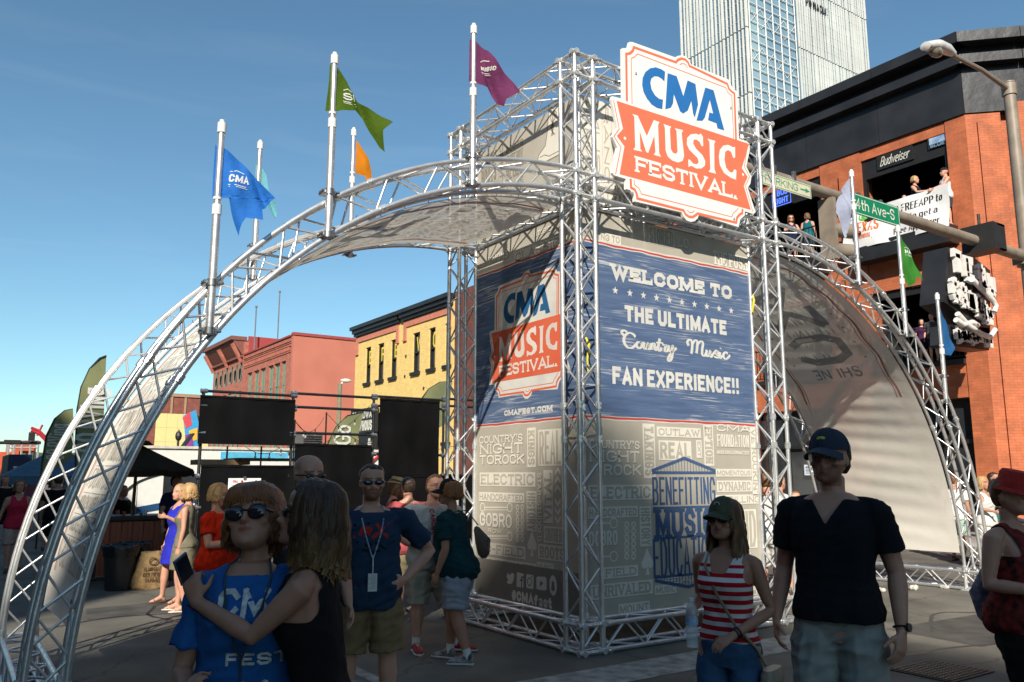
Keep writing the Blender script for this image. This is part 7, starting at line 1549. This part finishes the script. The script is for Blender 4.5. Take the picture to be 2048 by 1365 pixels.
# henna marks on the wrist
q = MB(); wr = p2.J['wrL']; el = p2.J['elL']
for i in range(9):
    c = mid(wr, el, -.10+.05*i); d = (el-wr).normalized(); x = d.cross(Vector((0,0,1))).normalized(); y = d.cross(x); r = .0155*p2.H; q.tube([c+d*.006*math.sin(t*3+i)+(x*math.cos(t)+y*math.sin(t))*r for t in [j*math.pi/10 for j in range(3,15)]], .0016, 4)
obj('henna', q, mat('henna_brown', (.05,.02,.015), rough=.8), p2.root, local=True)
wv = p2.root.matrix_basis @ (p2.J['wrL']+Vector((.012,.045,.085)))
ph = thing('phone', 'silver edged smartphone held up in the hand of the woman in black', 'phone', wv, p2.root.rotation_euler.z); q = MB(); Mx = Matrix.Rotation(1.15, 4, 'Z') @ Matrix.Rotation(-.5, 4, 'X')
q.box((-.004,-.030,-.02), (.004,.030,.075), Mx); obj('phone_case', q, mat('phone_silver', (.35,.33,.36), rough=.25, metal=.7), ph, local=True); q = MB(); q.box((-.0052,-.027,-.012), (-.0042,.027,.068), Mx); obj('phone_screen', q, mat('phone_glass', (.02,.02,.03), rough=.05), ph, local=True)
# bald man
p3 = Person('bald man with wraparound sunglasses standing behind the two women', (617,916), 5.4, turn=28, sex='m', fat=.5, skin='fair', vox=.009, head=(0,2,0)); p3.build_body(bald_tint=(.82,.78,.76), stubble=(.85,.82,.8), feet=False); p3.sunglasses(lens=(.12,.052)); p3.top('shirt', cloth('charcoal_shirt', (.03,.03,.03)), .47, .6, .014, crew(), .01); p3.pants('shorts', cloth('brown_shorts', (.10,.07,.05)), .3)
# man with the lanyard
p4 = Person('broad man in a navy T-shirt with hands on hips and a badge lanyard', (745,934), 5.85, turn=6, sex='m', fat=.45, skin='fair', vox=.0085, shoulders=1.08, head=(0,-2,0),
    pose=dict(elR=(.235,-.05,.665), wrR=(.125,.05,.565), elL=(-.245,-.05,.665), wrL=(-.13,.05,.565), knR=(.075,.01,.285), anR=(.09,-.01,.045), knL=(-.075,.01,.285), anL=(-.09,-.01,.045)))
p4.build_body(stubble=(.42,.36,.32), brows=(.22,.17,.13), hands=dict(R=dict(d=(-.75,.55,-.35), n=(-.3,-.7,.3), curl=.35), L=dict(d=(.75,.55,-.35), n=(.3,-.7,.3), curl=.35)))
p4.hair(M_HD, 'short', seed=2); p4.sunglasses(lens=(.125,.07)); p4.top('tshirt', cloth('navy_jersey', (.022,.045,.085)), .455, .72, .018, crew(.824,.048), .012, seed=4); p4.pants('shorts', cloth('khaki_twill', (.22,.15,.075)), .30, .032, .56, flare=.008); p4.shoes(mat('dark_trainer', (.03,.03,.03)), mat('pale_sole', (.4,.4,.38)))
p4.print_on('shirt_print', cloth('red_print', (.40,.03,.02)), lambda q, P: (text(q, 'R', (-.10,1.30,-.02,1.36), P, t=.020, slant=.4), text(q, 'X', (-.01,1.28,.10,1.38), P, t=.022, slant=.3), stroke(q, [(-.13,1.292),(-.05,1.30)], .018, P)))
p4.print_on('shadow_print', cloth('black_print_cloth', (.008,.01,.012)), lambda q, P: (stroke(q, [(-.11,1.26),(-.04,1.235),(.02,1.25),(.09,1.21)], .014, P), stroke(q, [(-.07,1.21),(.0,1.19),(.05,1.20)], .012, P), stroke(q, [(-.16,1.30),(-.12,1.37),(-.02,1.38)], .012, P)))
HC = mat('patterned_cord', (.5,.55,.6), rough=.7, col2=(.04,.08,.15), scale=60)
for sx in (-1,1): drape(p4, [(sx*.040,.845),(sx*.046,.83),(sx*.040,.79),(sx*.028,.74),(sx*.010,.68),(0,.655)], .0045, HC)
H4 = p4.H; yb4 = max((p4.bvh.ray_cast(Vector((0,1,z*H4)), Vector((0,-1,0)))[0] or Vector((0,.1*H4,0))).y for z in (.54,.58,.62))+.012; q = MB(); q.box((-.030,yb4,.535*H4), (.030,yb4+.004,.535*H4+.115)); bd_ = obj('badge', q, mat('badge_white', (.6,.62,.62), rough=.4), p4.root, local=True); q = MB()
for i in range(9): q.box((-.02,yb4+.004,.545*H4+.010*i), (.022-.008*(i % 3),yb4+.0048,.545*H4+.010*i+.004))
obj('badge_print', q, mat('grey_print', (.35,.35,.35)), bd_, local=True); q = MB(); q.cyl((0,yb4+.002,.535*H4+.115), (0,yb4-.002,.655*H4), .004, 6); obj('badge_clip', q, M_CLAMP, bd_, local=True)
# couple walking towards the camera
p7 = Person('woman in a red and white striped tank top and camouflage cap', (1447,1012), 4.65, turn=-22, H=1.555, sex='f', skin='tan', vox=V, head=(-8,-6,0),
    pose=dict(elR=(.120,-.05,.665), wrR=(.10,.09,.63), elL=(-.140,-.03,.645), wrL=(-.06,.13,.575), knR=(.05,.05,.29), anR=(.05,.02,.07), knL=(-.055,.02,.285), anL=(-.06,-.08,.06)))
p7.build_body(hands=dict(R=dict(d=(-.35,.9,-.1), n=(-.8,-.25,-.1), curl=[.75,.8,.85,.9], thumb=.6), L=dict(d=(.6,.7,-.45), n=(.3,-.3,-.9), curl=.4)))
p7.hair(M_HC, 'long', 1.35, 80, .08, 8, vol=.03, thin=420); p7.sunglasses(lens=(.13,.075)); 
M_CAMO = mat('camouflage_cloth', (.05,.06,.03), rough=.9, col2=(.10,.10,.055), scale=14); cp = p7.cap(M_CAMO, mat('camouflage_bill', (.06,.07,.035), rough=.9, col2=(.03,.035,.02), scale=14), tilt=-3)
q = MB(); q.tube([p7.M @ Vector((.07*math.cos(t), .40+.012, .86+.05*math.sin(t))) for t in [i*math.pi/6 for i in range(13)]], .006*p7.hh+.001, 4); obj('cap_badge', q, mat('badge_white', (.6,.62,.62)), cp, local=True)
def striped():
    m = cloth('red_white_stripes', (.70,.68,.66)); nt = m.node_tree; N = nt.nodes; L = nt.links; b = N['Principled BSDF']; src = b.inputs['Base Color'].links[0].from_socket; tc = N.new('ShaderNodeTexCoord'); sp = N.new('ShaderNodeSeparateXYZ'); L.new(tc.outputs['Object'], sp.inputs[0])
    a = N.new('ShaderNodeMath'); a.operation = 'MULTIPLY'; a.inputs[1].default_value = 1/.046; L.new(sp.outputs[2], a.inputs[0]); f = N.new('ShaderNodeMath'); f.operation = 'FRACT'; L.new(a.outputs[0], f.inputs[0]); g_ = N.new('ShaderNodeMath'); g_.operation = 'GREATER_THAN'; g_.inputs[1].default_value = .48; L.new(f.outputs[0], g_.inputs[0])
    lt = N.new('ShaderNodeMath'); lt.operation = 'LESS_THAN'; lt.inputs[1].default_value = 1.235; L.new(sp.outputs[2], lt.inputs[0]); mu = N.new('ShaderNodeMath'); mu.operation = 'MULTIPLY'; L.new(g_.outputs[0], mu.inputs[0]); L.new(lt.outputs[0], mu.inputs[1])
    mx = N.new('ShaderNodeMix'); mx.data_type = 'RGBA'; L.new(mu.outputs[0], mx.inputs[0]); L.new(src, mx.inputs[6]); mx.inputs[7].default_value = (.45,.012,.02,1); L.new(mx.outputs[2], b.inputs['Base Color']); return m
p7.top('tank_top', striped(), .535, 0, .006, tank(.765,(.046,.070)), .006, flare=0); p7.pants('jeans', cloth('blue_denim', (.045,.11,.22), var=.25, scale=5), .05, .009, .555, .007, taper=.5); p7.shoes(mat('dark_trainer', (.03,.03,.03)))
H7 = p7.H; q = MB(); q.tube([Vector(a)*H7 for a in ((.055,.0,.835),(.05,.065,.79),(.0,.092,.70),(-.06,.085,.60),(-.105,.03,.53),(-.12,-.01,.47))], (.008), 6); obj('bag_strap', q, mat('tan_leather', (.28,.20,.12), rough=.5), p7.root, local=True, smooth=60)
q = MB(); c = Vector((-.135,-.01,.415))*H7; q.rings([ering(c+Vector((0,0,z)), rx, ry, 20, 3.2, Vector((0,1,0)), Vector((1,0,0))) for z, rx, ry in ((-.085,.085,.02),(-.08,.10,.03),(0,.105,.036),(.06,.095,.03),(.075,.08,.015))]); bg_ = obj('shoulder_bag', q, mat('taupe_leather', (.25,.21,.16), rough=.45, bump=.3), p7.root, local=True, smooth=40)
q = MB(); q.rings([ering(c+Vector((-.008,0,z)), rx, ry, 20, 3.2, Vector((0,1,0)), Vector((1,0,0))) for z, rx, ry in ((-.03,.06,.034),(.02,.10,.040),(.078,.093,.028))]); obj('bag_flap', q, mat('taupe_flap', (.30,.25,.19), rough=.45), bg_, local=True, smooth=40)
q = MB(); w = p7.J['wrL']; e_ = p7.J['elL']; d = (w-e_).normalized()
for t, r_ in ((.10,.0045),(.16,.006)): c = mid(w, e_, t); x = d.cross(Z).normalized(); y = d.cross(x); q.tube([c+(x*math.cos(a)+y*math.sin(a))*.0165*H7 for a in [j*math.pi/8 for j in range(17)]], r_, 6)
obj('wristband', q, M_FRAME, p7.root, local=True, smooth=60)
# bottle in her hand
w = p7.root.matrix_basis @ (p7.J['wrR']+Vector((-.045,.075,.0))*p7.k); wb = thing('water_bottle', 'half full clear water bottle with a blue label in the hand of the striped-top woman', 'bottle', w)
M_PET = mat('clear_plastic', (.75,.82,.86), rough=.05, transp=.6, spec=.8); q = MB(); prof = [(.0305,-.155),(.032,-.15),(.030,-.13),(.032,-.11),(.030,-.09),(.032,-.07),(.030,-.05),(.032,-.03),(.031,0),(.031,.03),(.024,.05),(.013,.066),(.013,.075)]; q.rings([ering(Vector(w)+Vector((0,0,z)), a, a, 20, 2) for a, z in prof]); obj('bottle_body', q, M_PET, wb, smooth=50)
q = MB(); q.rings([ering(Vector(w)+Vector((0,0,z)), .0325, .0325, 20, 2) for z in (-.045,.0)], cap=False); obj('bottle_label', q, mat('label_blue', (.10,.30,.55), rough=.4, col2=(.5,.6,.7), scale=30), wb, smooth=50); q = MB(); q.cyl(Vector(w)+Vector((0,0,.073)), Vector(w)+Vector((0,0,.088)), .015, 12); obj('bottle_cap', q, mat('cap_white', (.7,.7,.7)), wb, smooth=40)
# tall man in black
p8 = Person('tall man in a black v-neck T-shirt, pale shorts and a navy cap', (1655,872), 4.65, turn=-14, H=1.90, sex='m', fat=.12, skin='fair', vox=V, shoulders=.98, head=(-6,-4,0),
    pose=dict(elR=(.145,-.02,.64), wrR=(.158,.035,.505), elL=(-.148,-.02,.64), wrL=(-.160,.03,.50), knR=(.062,.05,.30), anR=(.06,.03,.06), knL=(-.065,.03,.29), anL=(-.07,-.08,.07)))
p8.build_body(stubble=(.55,.48,.43), brows=(.25,.2,.15), hands=dict(R=dict(d=(-.1,.35,-1), n=(-.9,-.3,0), curl=.42), L=dict(d=(.1,.35,-1), n=(.9,-.3,0), curl=.38)))
p8.hair(M_HD, 'short', seed=5); p8.eyes(); c8 = p8.cap(mat('navy_twill', (.02,.03,.055), rough=.9), mat('navy_bill', (.03,.045,.07), rough=.9), tilt=-2, sc=1.07)
q = MB(); rs = []; 
for i in range(8): t = i/8*math.pi/2; rs.append([p8.M @ Vector((.397*math.cos(t)**.8*math.cos(a), -.03+.498*math.cos(t)**.8*math.sin(a), .664+.452*math.sin(t)*(1+.05*math.sin(a)))) for a in [math.pi*(1.02)+j*math.pi*.96/16 for j in range(17)]])
for i in range(7):
    for j in range(16): q.quad(rs[i][j], rs[i][j+1], rs[i+1][j+1], rs[i+1][j])
obj('mesh_back', q, mat('grey_mesh', (.36,.36,.35), rough=.9, bump=.5, bscale=300), c8, local=True, smooth=60)
q = MB(); q.ell((0,.42,.86), (.10,.03,.055), 10, 6, p8.M); obj('cap_emblem', q, mat('emblem_yellow', (.45,.55,.05), rough=.8), c8, local=True, smooth=60)
p8.top('tshirt', cloth('black_cotton', (.012,.014,.018)), .515, .66, .015, vneck(.765,.044), .006, seed=9); p8.pants('shorts', cloth('pale_grey_cotton', (.30,.31,.28)), .30, .026, .56, .012, flare=.006, seed=6); p8.shoes(mat('dark_trainer', (.03,.03,.03)), mat('pale_sole', (.4,.4,.38)))
q = MB(); w = p8.J['wrL']; e_ = p8.J['elL']; d = (w-e_).normalized(); c = mid(w, e_, .08); x = d.cross(Z).normalized(); y = d.cross(x); q.tube([c+(x*math.cos(a)+y*math.sin(a))*.0165*p8.H for a in [j*math.pi/8 for j in range(17)]], [(.011,.004)]*17, 8); wt = obj('watch', q, M_FRAME, p8.root, local=True, smooth=60); q = MB(); o_ = Vector((-1,.3,.1)).normalized(); q.cyl(c+o_*.016*p8.H, c+o_*.0225*p8.H, .021, 14); obj('watch_face', q, mat('phone_glass', (.02,.02,.03)), wt, local=True, smooth=40)
# woman in the red hat at the right edge
p9 = Person('woman in a red straw hat at the right edge of the photo', (2014,950), 5.8, turn=62, H=1.68, sex='f', fat=.8, skin='fair', vox=.009, shoulders=1.12, head=(6,0,0),
    pose=dict(elR=(.15,-.02,.64), wrR=(.09,.15,.63), elL=(-.15,-.03,.64), wrL=(-.10,.14,.61), knR=(.07,.06,.29), anR=(.07,.06,.05), knL=(-.05,-.03,.285), anL=(-.06,-.12,.06)))
p9.build_body(); p9.hair(M_HC, 'short', seed=7); p9.top('sleeveless_top', cloth('black_red_print', (.02,.015,.015), col2=(.30,.03,.025), scale=26), .47, 0, .016, tank(.80,(.035,.085)), .010); p9.pants('shorts', cloth('black_shorts', (.01,.01,.01)), .33, .02, .55); p9.shoes(mat('dark_trainer', (.03,.03,.03)))
def hat(p_, m, band, brim=.66, hgt=.34, name='hat', z=.72, tilt=0):
    M = p_.M @ Matrix.Rotation(math.radians(tilt), 4, 'X'); q = MB(); N = 28; rs = []
    for r, zz in ((brim,z-.10),(brim*.98,z-.07),(.42,z),(.40,z+.10),(.385,z+hgt*.8),(.33,z+hgt),(.15,z+hgt*.97),(.02,z+hgt*.93)): rs.append([M @ Vector((r*math.cos(a), -.03+r*1.12*math.sin(a), zz+(.03*math.cos(2*a) if r > .5 else 0))) for a in [j*2*math.pi/N for j in range(N)]])
    q.rings(rs); o = obj(name, q, m, p_.root, smooth=50, local=True); q = MB(); q.rings([[M @ Vector((r*math.cos(a), -.03+r*1.12*math.sin(a), zz)) for a in [j*2*math.pi/N for j in range(N)]] for r, zz in ((.425,z+.0),(.415,z+.11))], cap=False); obj('hat_band', q, band, o, smooth=60, local=True); return o
ht = hat(p9, mat('red_straw', (.68,.035,.02), rough=.8, bump=.8, bscale=160), mat('red_ribbon', (.50,.02,.02)), .50, .44, tilt=-14)
q = MB(); 
for i in range(9): a = -1.9-.06*i; c = p9.M @ Vector((.44*math.cos(a), -.03+.5*math.sin(a), .76)); q.ell(c+Vector((.0,0,-.01*i)), (.022,.016,.028), 7, 5)
obj('hat_bow', q, mat('red_ribbon', (.40,.02,.02)), ht, smooth=60, local=True)
H9 = p9.H; tw = thing('towel', 'white towel draped over the shoulder of the woman in the red hat', 'towel', p9.root.location, p9.root.rotation_euler.z); q = MB(); pts = [(-.055,-.10,.74),(-.06,-.075,.80),(-.058,-.02,.862),(-.058,.035,.85),(-.06,.085,.79),(-.065,.115,.72),(-.065,.135,.64)]; vs = []
for i, a in enumerate(pts): 
    for j in range(5): u = j/4-.5; vs.append(Vector(a)*H9+Vector((u*.085,0,-.25*u*u*.1+.004*math.sin(i*3+j*2))))
q._add(vs, [(i*5+j, i*5+j+1, (i+1)*5+j+1, (i+1)*5+j) for i in range(6) for j in range(4)]); to = obj('towel_cloth', q, cloth('white_towelling', (.72,.72,.70), bump=.6), tw, smooth=60, local=True); so = to.modifiers.new('thick', 'SOLIDIFY'); so.thickness = .012
q = MB(); limb(q, [Vector((-.06,-.13,.66))*H9, Vector((-.05,-.15,.58))*H9, Vector((-.04,-.14,.50))*H9], [.05,.085,.055], 14); bpk = thing('backpack', 'dark patterned drawstring backpack on the back of the woman in the red hat', 'backpack', p9.root.location, p9.root.rotation_euler.z); obj('bag_body', q, mat('dark_pattern', (.04,.05,.10), rough=.7, col2=(.25,.25,.3), scale=25), bpk, smooth=60, local=True)
q = MB(); q.tube([Vector(a)*H9 for a in ((-.05,-.09,.73),(-.065,-.02,.85),(-.07,.06,.80),(-.09,.05,.70),(-.08,-.08,.62))], .007, 6); obj('bag_strap', q, mat('dark_cord', (.03,.05,.06)), bpk, smooth=60, local=True)
# ---- the pair by the tower
p5 = Person('smiling man with glasses in a pale grey T-shirt with red vertical lettering', (860,968), 8.35, turn=22, H=1.69, sex='m', fat=.9, skin='fair', vox=.010, shoulders=1.1, head=(8,-2,-8), lean=(-.03,0),
    pose=dict(elR=(.17,-.01,.64), wrR=(.10,.13,.60), elL=(-.17,.03,.64), wrL=(-.08,.16,.59), knR=(.06,-.01,.285), anR=(.06,-.03,.045), knL=(-.10,.05,.29), anL=(-.16,.06,.05)))
p5.fdL = Vector((-.8,.6,0)).normalized(); p5.build_body(bald_tint=(.75,.62,.52)); p5.hair(hairmat('thin_brown_hair', (.16,.08,.04), (.08,.04,.02)), 'short', vol=-.06); p5.glasses(); p5.eyes()
p5.top('tshirt', cloth('pale_grey_jersey', (.50,.50,.47)), .47, .7, .016, crew(), .010, seed=3); p5.print_on('shirt_print', cloth('crimson_print', (.40,.02,.03)), lambda q, P: text(q, 'CARDINALS', (-.045,1.02,.0,1.37), P, t=.010, rot=90)); p5.print_on('grey_print', cloth('grey_print_cloth', (.3,.3,.3)), lambda q, P: (text(q, 'LOUISVILLE', (.02,1.02,.05,1.33), P, t=.006, rot=90), stroke(q, [(.06,1.36),(.06,1.0)], .004, P), stroke(q, [(.072,1.34),(.072,1.0)], .004, P)))
p5.pants('cargo_shorts', cloth('khaki_cargo', (.36,.33,.26)), .28, .032, .55, .013, flare=.008); p5.shoes(mat('red_trainer', (.35,.015,.02), rough=.5), mat('white_sole', (.6,.6,.58)), socks=mat('white_sock', (.65,.65,.63), rough=.9))
p6 = Person('woman in a dark teal T-shirt and black knitted cap beside the tower', (921,974), 7.9, turn=-112, H=1.63, sex='f', fat=.95, skin='tan', vox=.009, shoulders=1.1, head=(10,-3,0), lean=(0,.09),
    pose=dict(elL=(-.155,.0,.635), wrL=(-.15,.075,.50), elR=(.15,.04,.64), wrR=(.10,.16,.60), knL=(-.06,-.0,.285), anL=(-.06,-.08,.045), knR=(.06,.06,.285), anR=(.06,.08,.045)))
p6.build_body(); p6.hair(M_HG, 'long', .22, 50, .03, 4, vol=.05, thin=80); p6.cap(mat('black_knit', (.012,.012,.014), rough=.95, bump=1, bscale=120), tilt=-4, blen=.40, sc=1.06); p6.top('tshirt', cloth('dark_teal_jersey', (.008,.045,.052)), .455, .72, .022, crew(), .012, seed=12); p6.pants('shorts', cloth('grey_marl', (.28,.30,.34)), .30, .030, .56, .012, flare=.012); p6.shoes(mat('black_white_trainer', (.03,.03,.03), col2=(.5,.5,.5), scale=11), mat('white_sole', (.6,.6,.58)), socks=mat('white_sock', (.65,.65,.63)))
mbg = thing('mesh_bag', 'black mesh drawstring bag slung on the back of the teal-shirted woman', 'bag', p6.root.location, p6.root.rotation_euler.z); H6 = p6.H; q = MB(); limb(q, [Vector((-.02,-.11,.74))*H6, Vector((-.02,-.15,.67))*H6, Vector((-.02,-.155,.60))*H6], [.03,.075,.055], 12); obj('bag_body', q, mat('black_mesh', (.015,.015,.018), rough=.6, transp=.15), mbg, smooth=60, local=True); q = MB(); q.tube([Vector(a)*H6 for a in ((-.02,-.12,.76),(-.05,-.06,.845),(-.06,.04,.83),(-.06,.10,.74))], .006, 5); obj('bag_strap', q, mat('dark_cord', (.03,.05,.06)), mbg, smooth=60, local=True)
# ---- middle distance
def simple(label, px, d, turn, sex, topc, botc, hair, style='short', fat=.2, skin='fair', H=None, vox=.013, dress=False, group=None, pos=None, hl=.5, sleeve=.6, pose=None, hem=.30, head=(0,0,0), topname='tshirt', shoe='3a3530', wave=.05, bh=.47, lean=(0,0), legs=True, sg=False, tk=False, n=36, kind='shoe'):
    p_ = Person(label, px, d, turn, H, sex, fat, skin, pose, vox, pos, head, lean, group); p_.build_body(); 
    if hair is not None: p_.hair(hair, style, hl, n, wave, int(px[0]) if px else 3, thin=40)
    ct_ = lambda c: cloth('cloth_'+c, c)
    if dress: p_.top('dress', ct_(topc), .50, sleeve, .010, tank(.79,(.035,.075)) if sleeve == 0 else crew(), .007); p_.pants('skirt', ct_(botc), hem, .012, .58, .008, skirt=True, flare=.02)
    else: p_.top(topname, ct_(topc), bh, sleeve, .015, (tank(.78,(.035,.075)) if (sleeve == 0 or tk) else crew()), .009); p_.pants('shorts', ct_(botc), hem, .022, .565, .009)
    if sg: p_.sunglasses()
    if legs: p_.shoes(mat('shoe_'+shoe, shoe, rough=.6), kind=kind)
    return p_
simple('blonde woman in a bright red blouse standing by the frame with hands together', (437,984), 8.9, 62, 'f', 'c62a0e', '8a8572', M_HBL, 'long', 1.0, 'fair', 1.60, .011, hl=.34, sleeve=.62, pose=dict(elR=(.15,.03,.64), wrR=(.05,.19,.655), elL=(-.15,.03,.64), wrL=(-.05,.19,.645)), head=(8,2,0), topname='blouse', n=50, wave=.03).glasses()
simple('curly blonde woman in an olive grey sleeveless dress beside the black frame', (378,980), 11.5, -105, 'f', '77725f', '77725f', M_HBL, 'long', .1, 'fair', 1.58, .012, dress=True, hl=.45, sleeve=0, hem=.33, wave=.09, pose=dict(elL=(-.12,-.01,.65), wrL=(-.11,.02,.50), elR=(.12,.07,.68), wrR=(.06,.18,.74), anR=(.05,.05,.045), anL=(-.05,-.04,.045)), shoe='cfc5ba', n=60, kind='sandal')
simple('woman in a cobalt blue dress half hidden behind the curly blonde woman', (360,992), 12.3, -60, 'f', '2a2fa8', '2a2fa8', M_HBL, 'long', .1, 'fair', 1.56, .014, dress=True, hl=.5, sleeve=0, hem=.33, pose=dict(knR=(.07,.05,.285), anR=(.10,.05,.045)), shoe='5a4638', kind='sandal')
simple('person in dark clothes serving behind the drinks counter', (246,984), 17.2, 60, 'm', '0c0c0d', '101012', M_HD, 'short', .4, 'tan', 1.50, .014, pose=dict(elL=(-.14,.04,.64), wrL=(-.10,.20,.61), elR=(.14,.04,.64), wrR=(.10,.20,.61)))
simple('man in a navy shirt standing behind the women at the counter', (352,982), 15.6, 40, 'm', '1d2a48', '23252b', M_HD, 'short', .3, 'fair', 1.68, .016)
simple('woman in a coral pink sleeveless top with a lanyard walking at the far left', (38,986), 17.4, 8, 'f', 'b5283f', 'a58f86', M_HC, 'long', .3, 'tan', 1.60, .016, sleeve=0, hl=.5, pose=dict(knR=(.06,.05,.29), anR=(.06,.06,.05), elR=(.15,-.02,.64), wrR=(.19,.02,.50)))
simple('man in black walking away in the shade behind the arch truss', (116,985), 19, 170, 'm', '131316', '17171c', M_HD, 'short', .3, 'tan', 1.70, .018)
simple('person in a blue shirt in the shade behind the arch truss', (104,1000), 22, 20, 'f', '17324f', '202024', M_HD, 'long', .3, 'tan', 1.60, .02, hl=.5)
simple('person in grey by the dark truck in the shade on the far left', (9,988), 24, 0, 'm', '1a1a1c', '1b1b1d', M_HD, 'short', .3, 'tan', 1.68, .02)
simple('man bending forward in a dusty pink T-shirt behind the grinning man', (818,992), 10.0, 195, 'm', 'a54f52', '8d8265', M_HD, 'short', .8, 'fair', 1.66, .013, lean=(0,.05))
ps = simple('woman in a straw hat talking behind the man with the lanyard', (788,985), 10.8, 110, 'f', '141416', '2a2a2c', M_HC, 'long', .2, 'fair', 1.66, .013, hl=.6, sleeve=0, head=(0,14,0)); hat(ps, mat('straw', (.50,.36,.16), rough=.9, bump=.6, bscale=120), mat('dark_band', (.05,.03,.02)), .55, .3)
simple('man in a white T-shirt with his back turned seen through the right post', (1533,965), 11.5, 170, 'm', 'd6d4cf', 'c2bfb8', M_HC, 'short', .7, 'fair', 1.72, .014)
simple('second man in a white shirt beyond the right post in pale shorts', (1558,972), 12.6, 150, 'm', 'cfcdc9', 'b9b6ae', M_HD, 'short', .5, 'fair', 1.70, .014)
simple('ginger child behind the tall man near the shop window', (1592,1015), 13, 0, 'f', '6b3a2c', '4a3b36', M_HG, 'short', 0, 'fair', 1.45, .018)
simple('person in a white shirt and mint shorts behind the right arch foot', (1907,972), 19, 150, 'm', 'd9d7d2', '9db8a6', M_HC, 'short', .4, 'tan', 1.70, .016)
simple('blonde woman in a white top beyond the right arch foot', (1966,972), 17.5, 55, 'f', 'd2cfc9', 'cdc9c2', M_HBL, 'long', .3, 'tan', 1.66, .015, sleeve=0, hl=.6, pose=dict(elR=(.14,.05,.66), wrR=(.09,.16,.64)))
pt_ = simple('bearded man in a teal football shirt standing by the orange pier', (1988,966), 18.2, 70, 'm', '2e6f68', '23262a', M_HD, 'short', .3, 'tan', 1.74, .015, pose=dict(elR=(.15,.04,.66), wrR=(.10,.17,.66)), sg=True)
# ---- balconies
def bal(label, px, py, floor, turn, sex, topc, botc, hair, style, **k):
    c = on(px, py, 0, XB-.12); return simple(label, (px, py), 0, turn, sex, topc, botc, hair, style, pos=(c.x, c.y, floor), H=c.z-floor, vox=.016, **k)
bal('blonde woman leaning on the balcony rail above the white banner', 1829, 354, 8.9, 65, 'f', '20232e', '2a2c36', M_HBL, 'long', hl=.3, sleeve=0, pose=dict(elR=(.13,.08,.68), wrR=(.05,.19,.69)), legs=False)
bb_ = bal('man in a white vest and dark cap on the balcony', 1888, 338, 8.9, -70, 'm', 'dad8d6', '3a3c44', None, 'short', sleeve=0, pose=dict(elL=(-.15,.08,.67), wrL=(-.10,.24,.63), elR=(.15,.08,.68), wrR=(.08,.24,.64)), legs=False); bb_.cap(mat('black_knit', (.012,.012,.014)), tilt=0, bill=False)
bal('fair-haired child just showing above the white banner', 1808, 392, 8.9, 0, 'f', '6a5648', '40383a', M_HBL, 'short', legs=False)
bal('long-haired woman in sunglasses and a dark blue top on the left balcony', 1581, 432, 8.9, 15, 'f', '1d2440', '30323c', M_HC, 'long', hl=.7, sleeve=0, sg=True, pose=dict(elR=(.14,.06,.68), wrR=(.03,.16,.70), elL=(-.14,.06,.68), wrL=(-.03,.16,.69)), legs=False)
bal('woman in a teal halter top with her back turned on the left balcony', 1614, 428, 8.9, 165, 'f', '14606a', '31404a', M_HC, 'long', hl=.5, sleeve=0, legs=False)
bal('dim figure in purple behind the second floor rail', 1842, 640, 5.0, 10, 'f', '3d1f3d', '1d1a20', M_HD, 'long', hl=.5, legs=False)
bal('dim figure in grey behind the second floor rail', 1862, 628, 5.0, -20, 'm', '4a4a4c', '1d1a20', M_HD, 'short', legs=False)
bal('bare-armed person by the second floor rail behind the arch truss', 1757, 650, 5.0, 30, 'm', '6b2f25', '1d1a20', M_HC, 'short', legs=False)
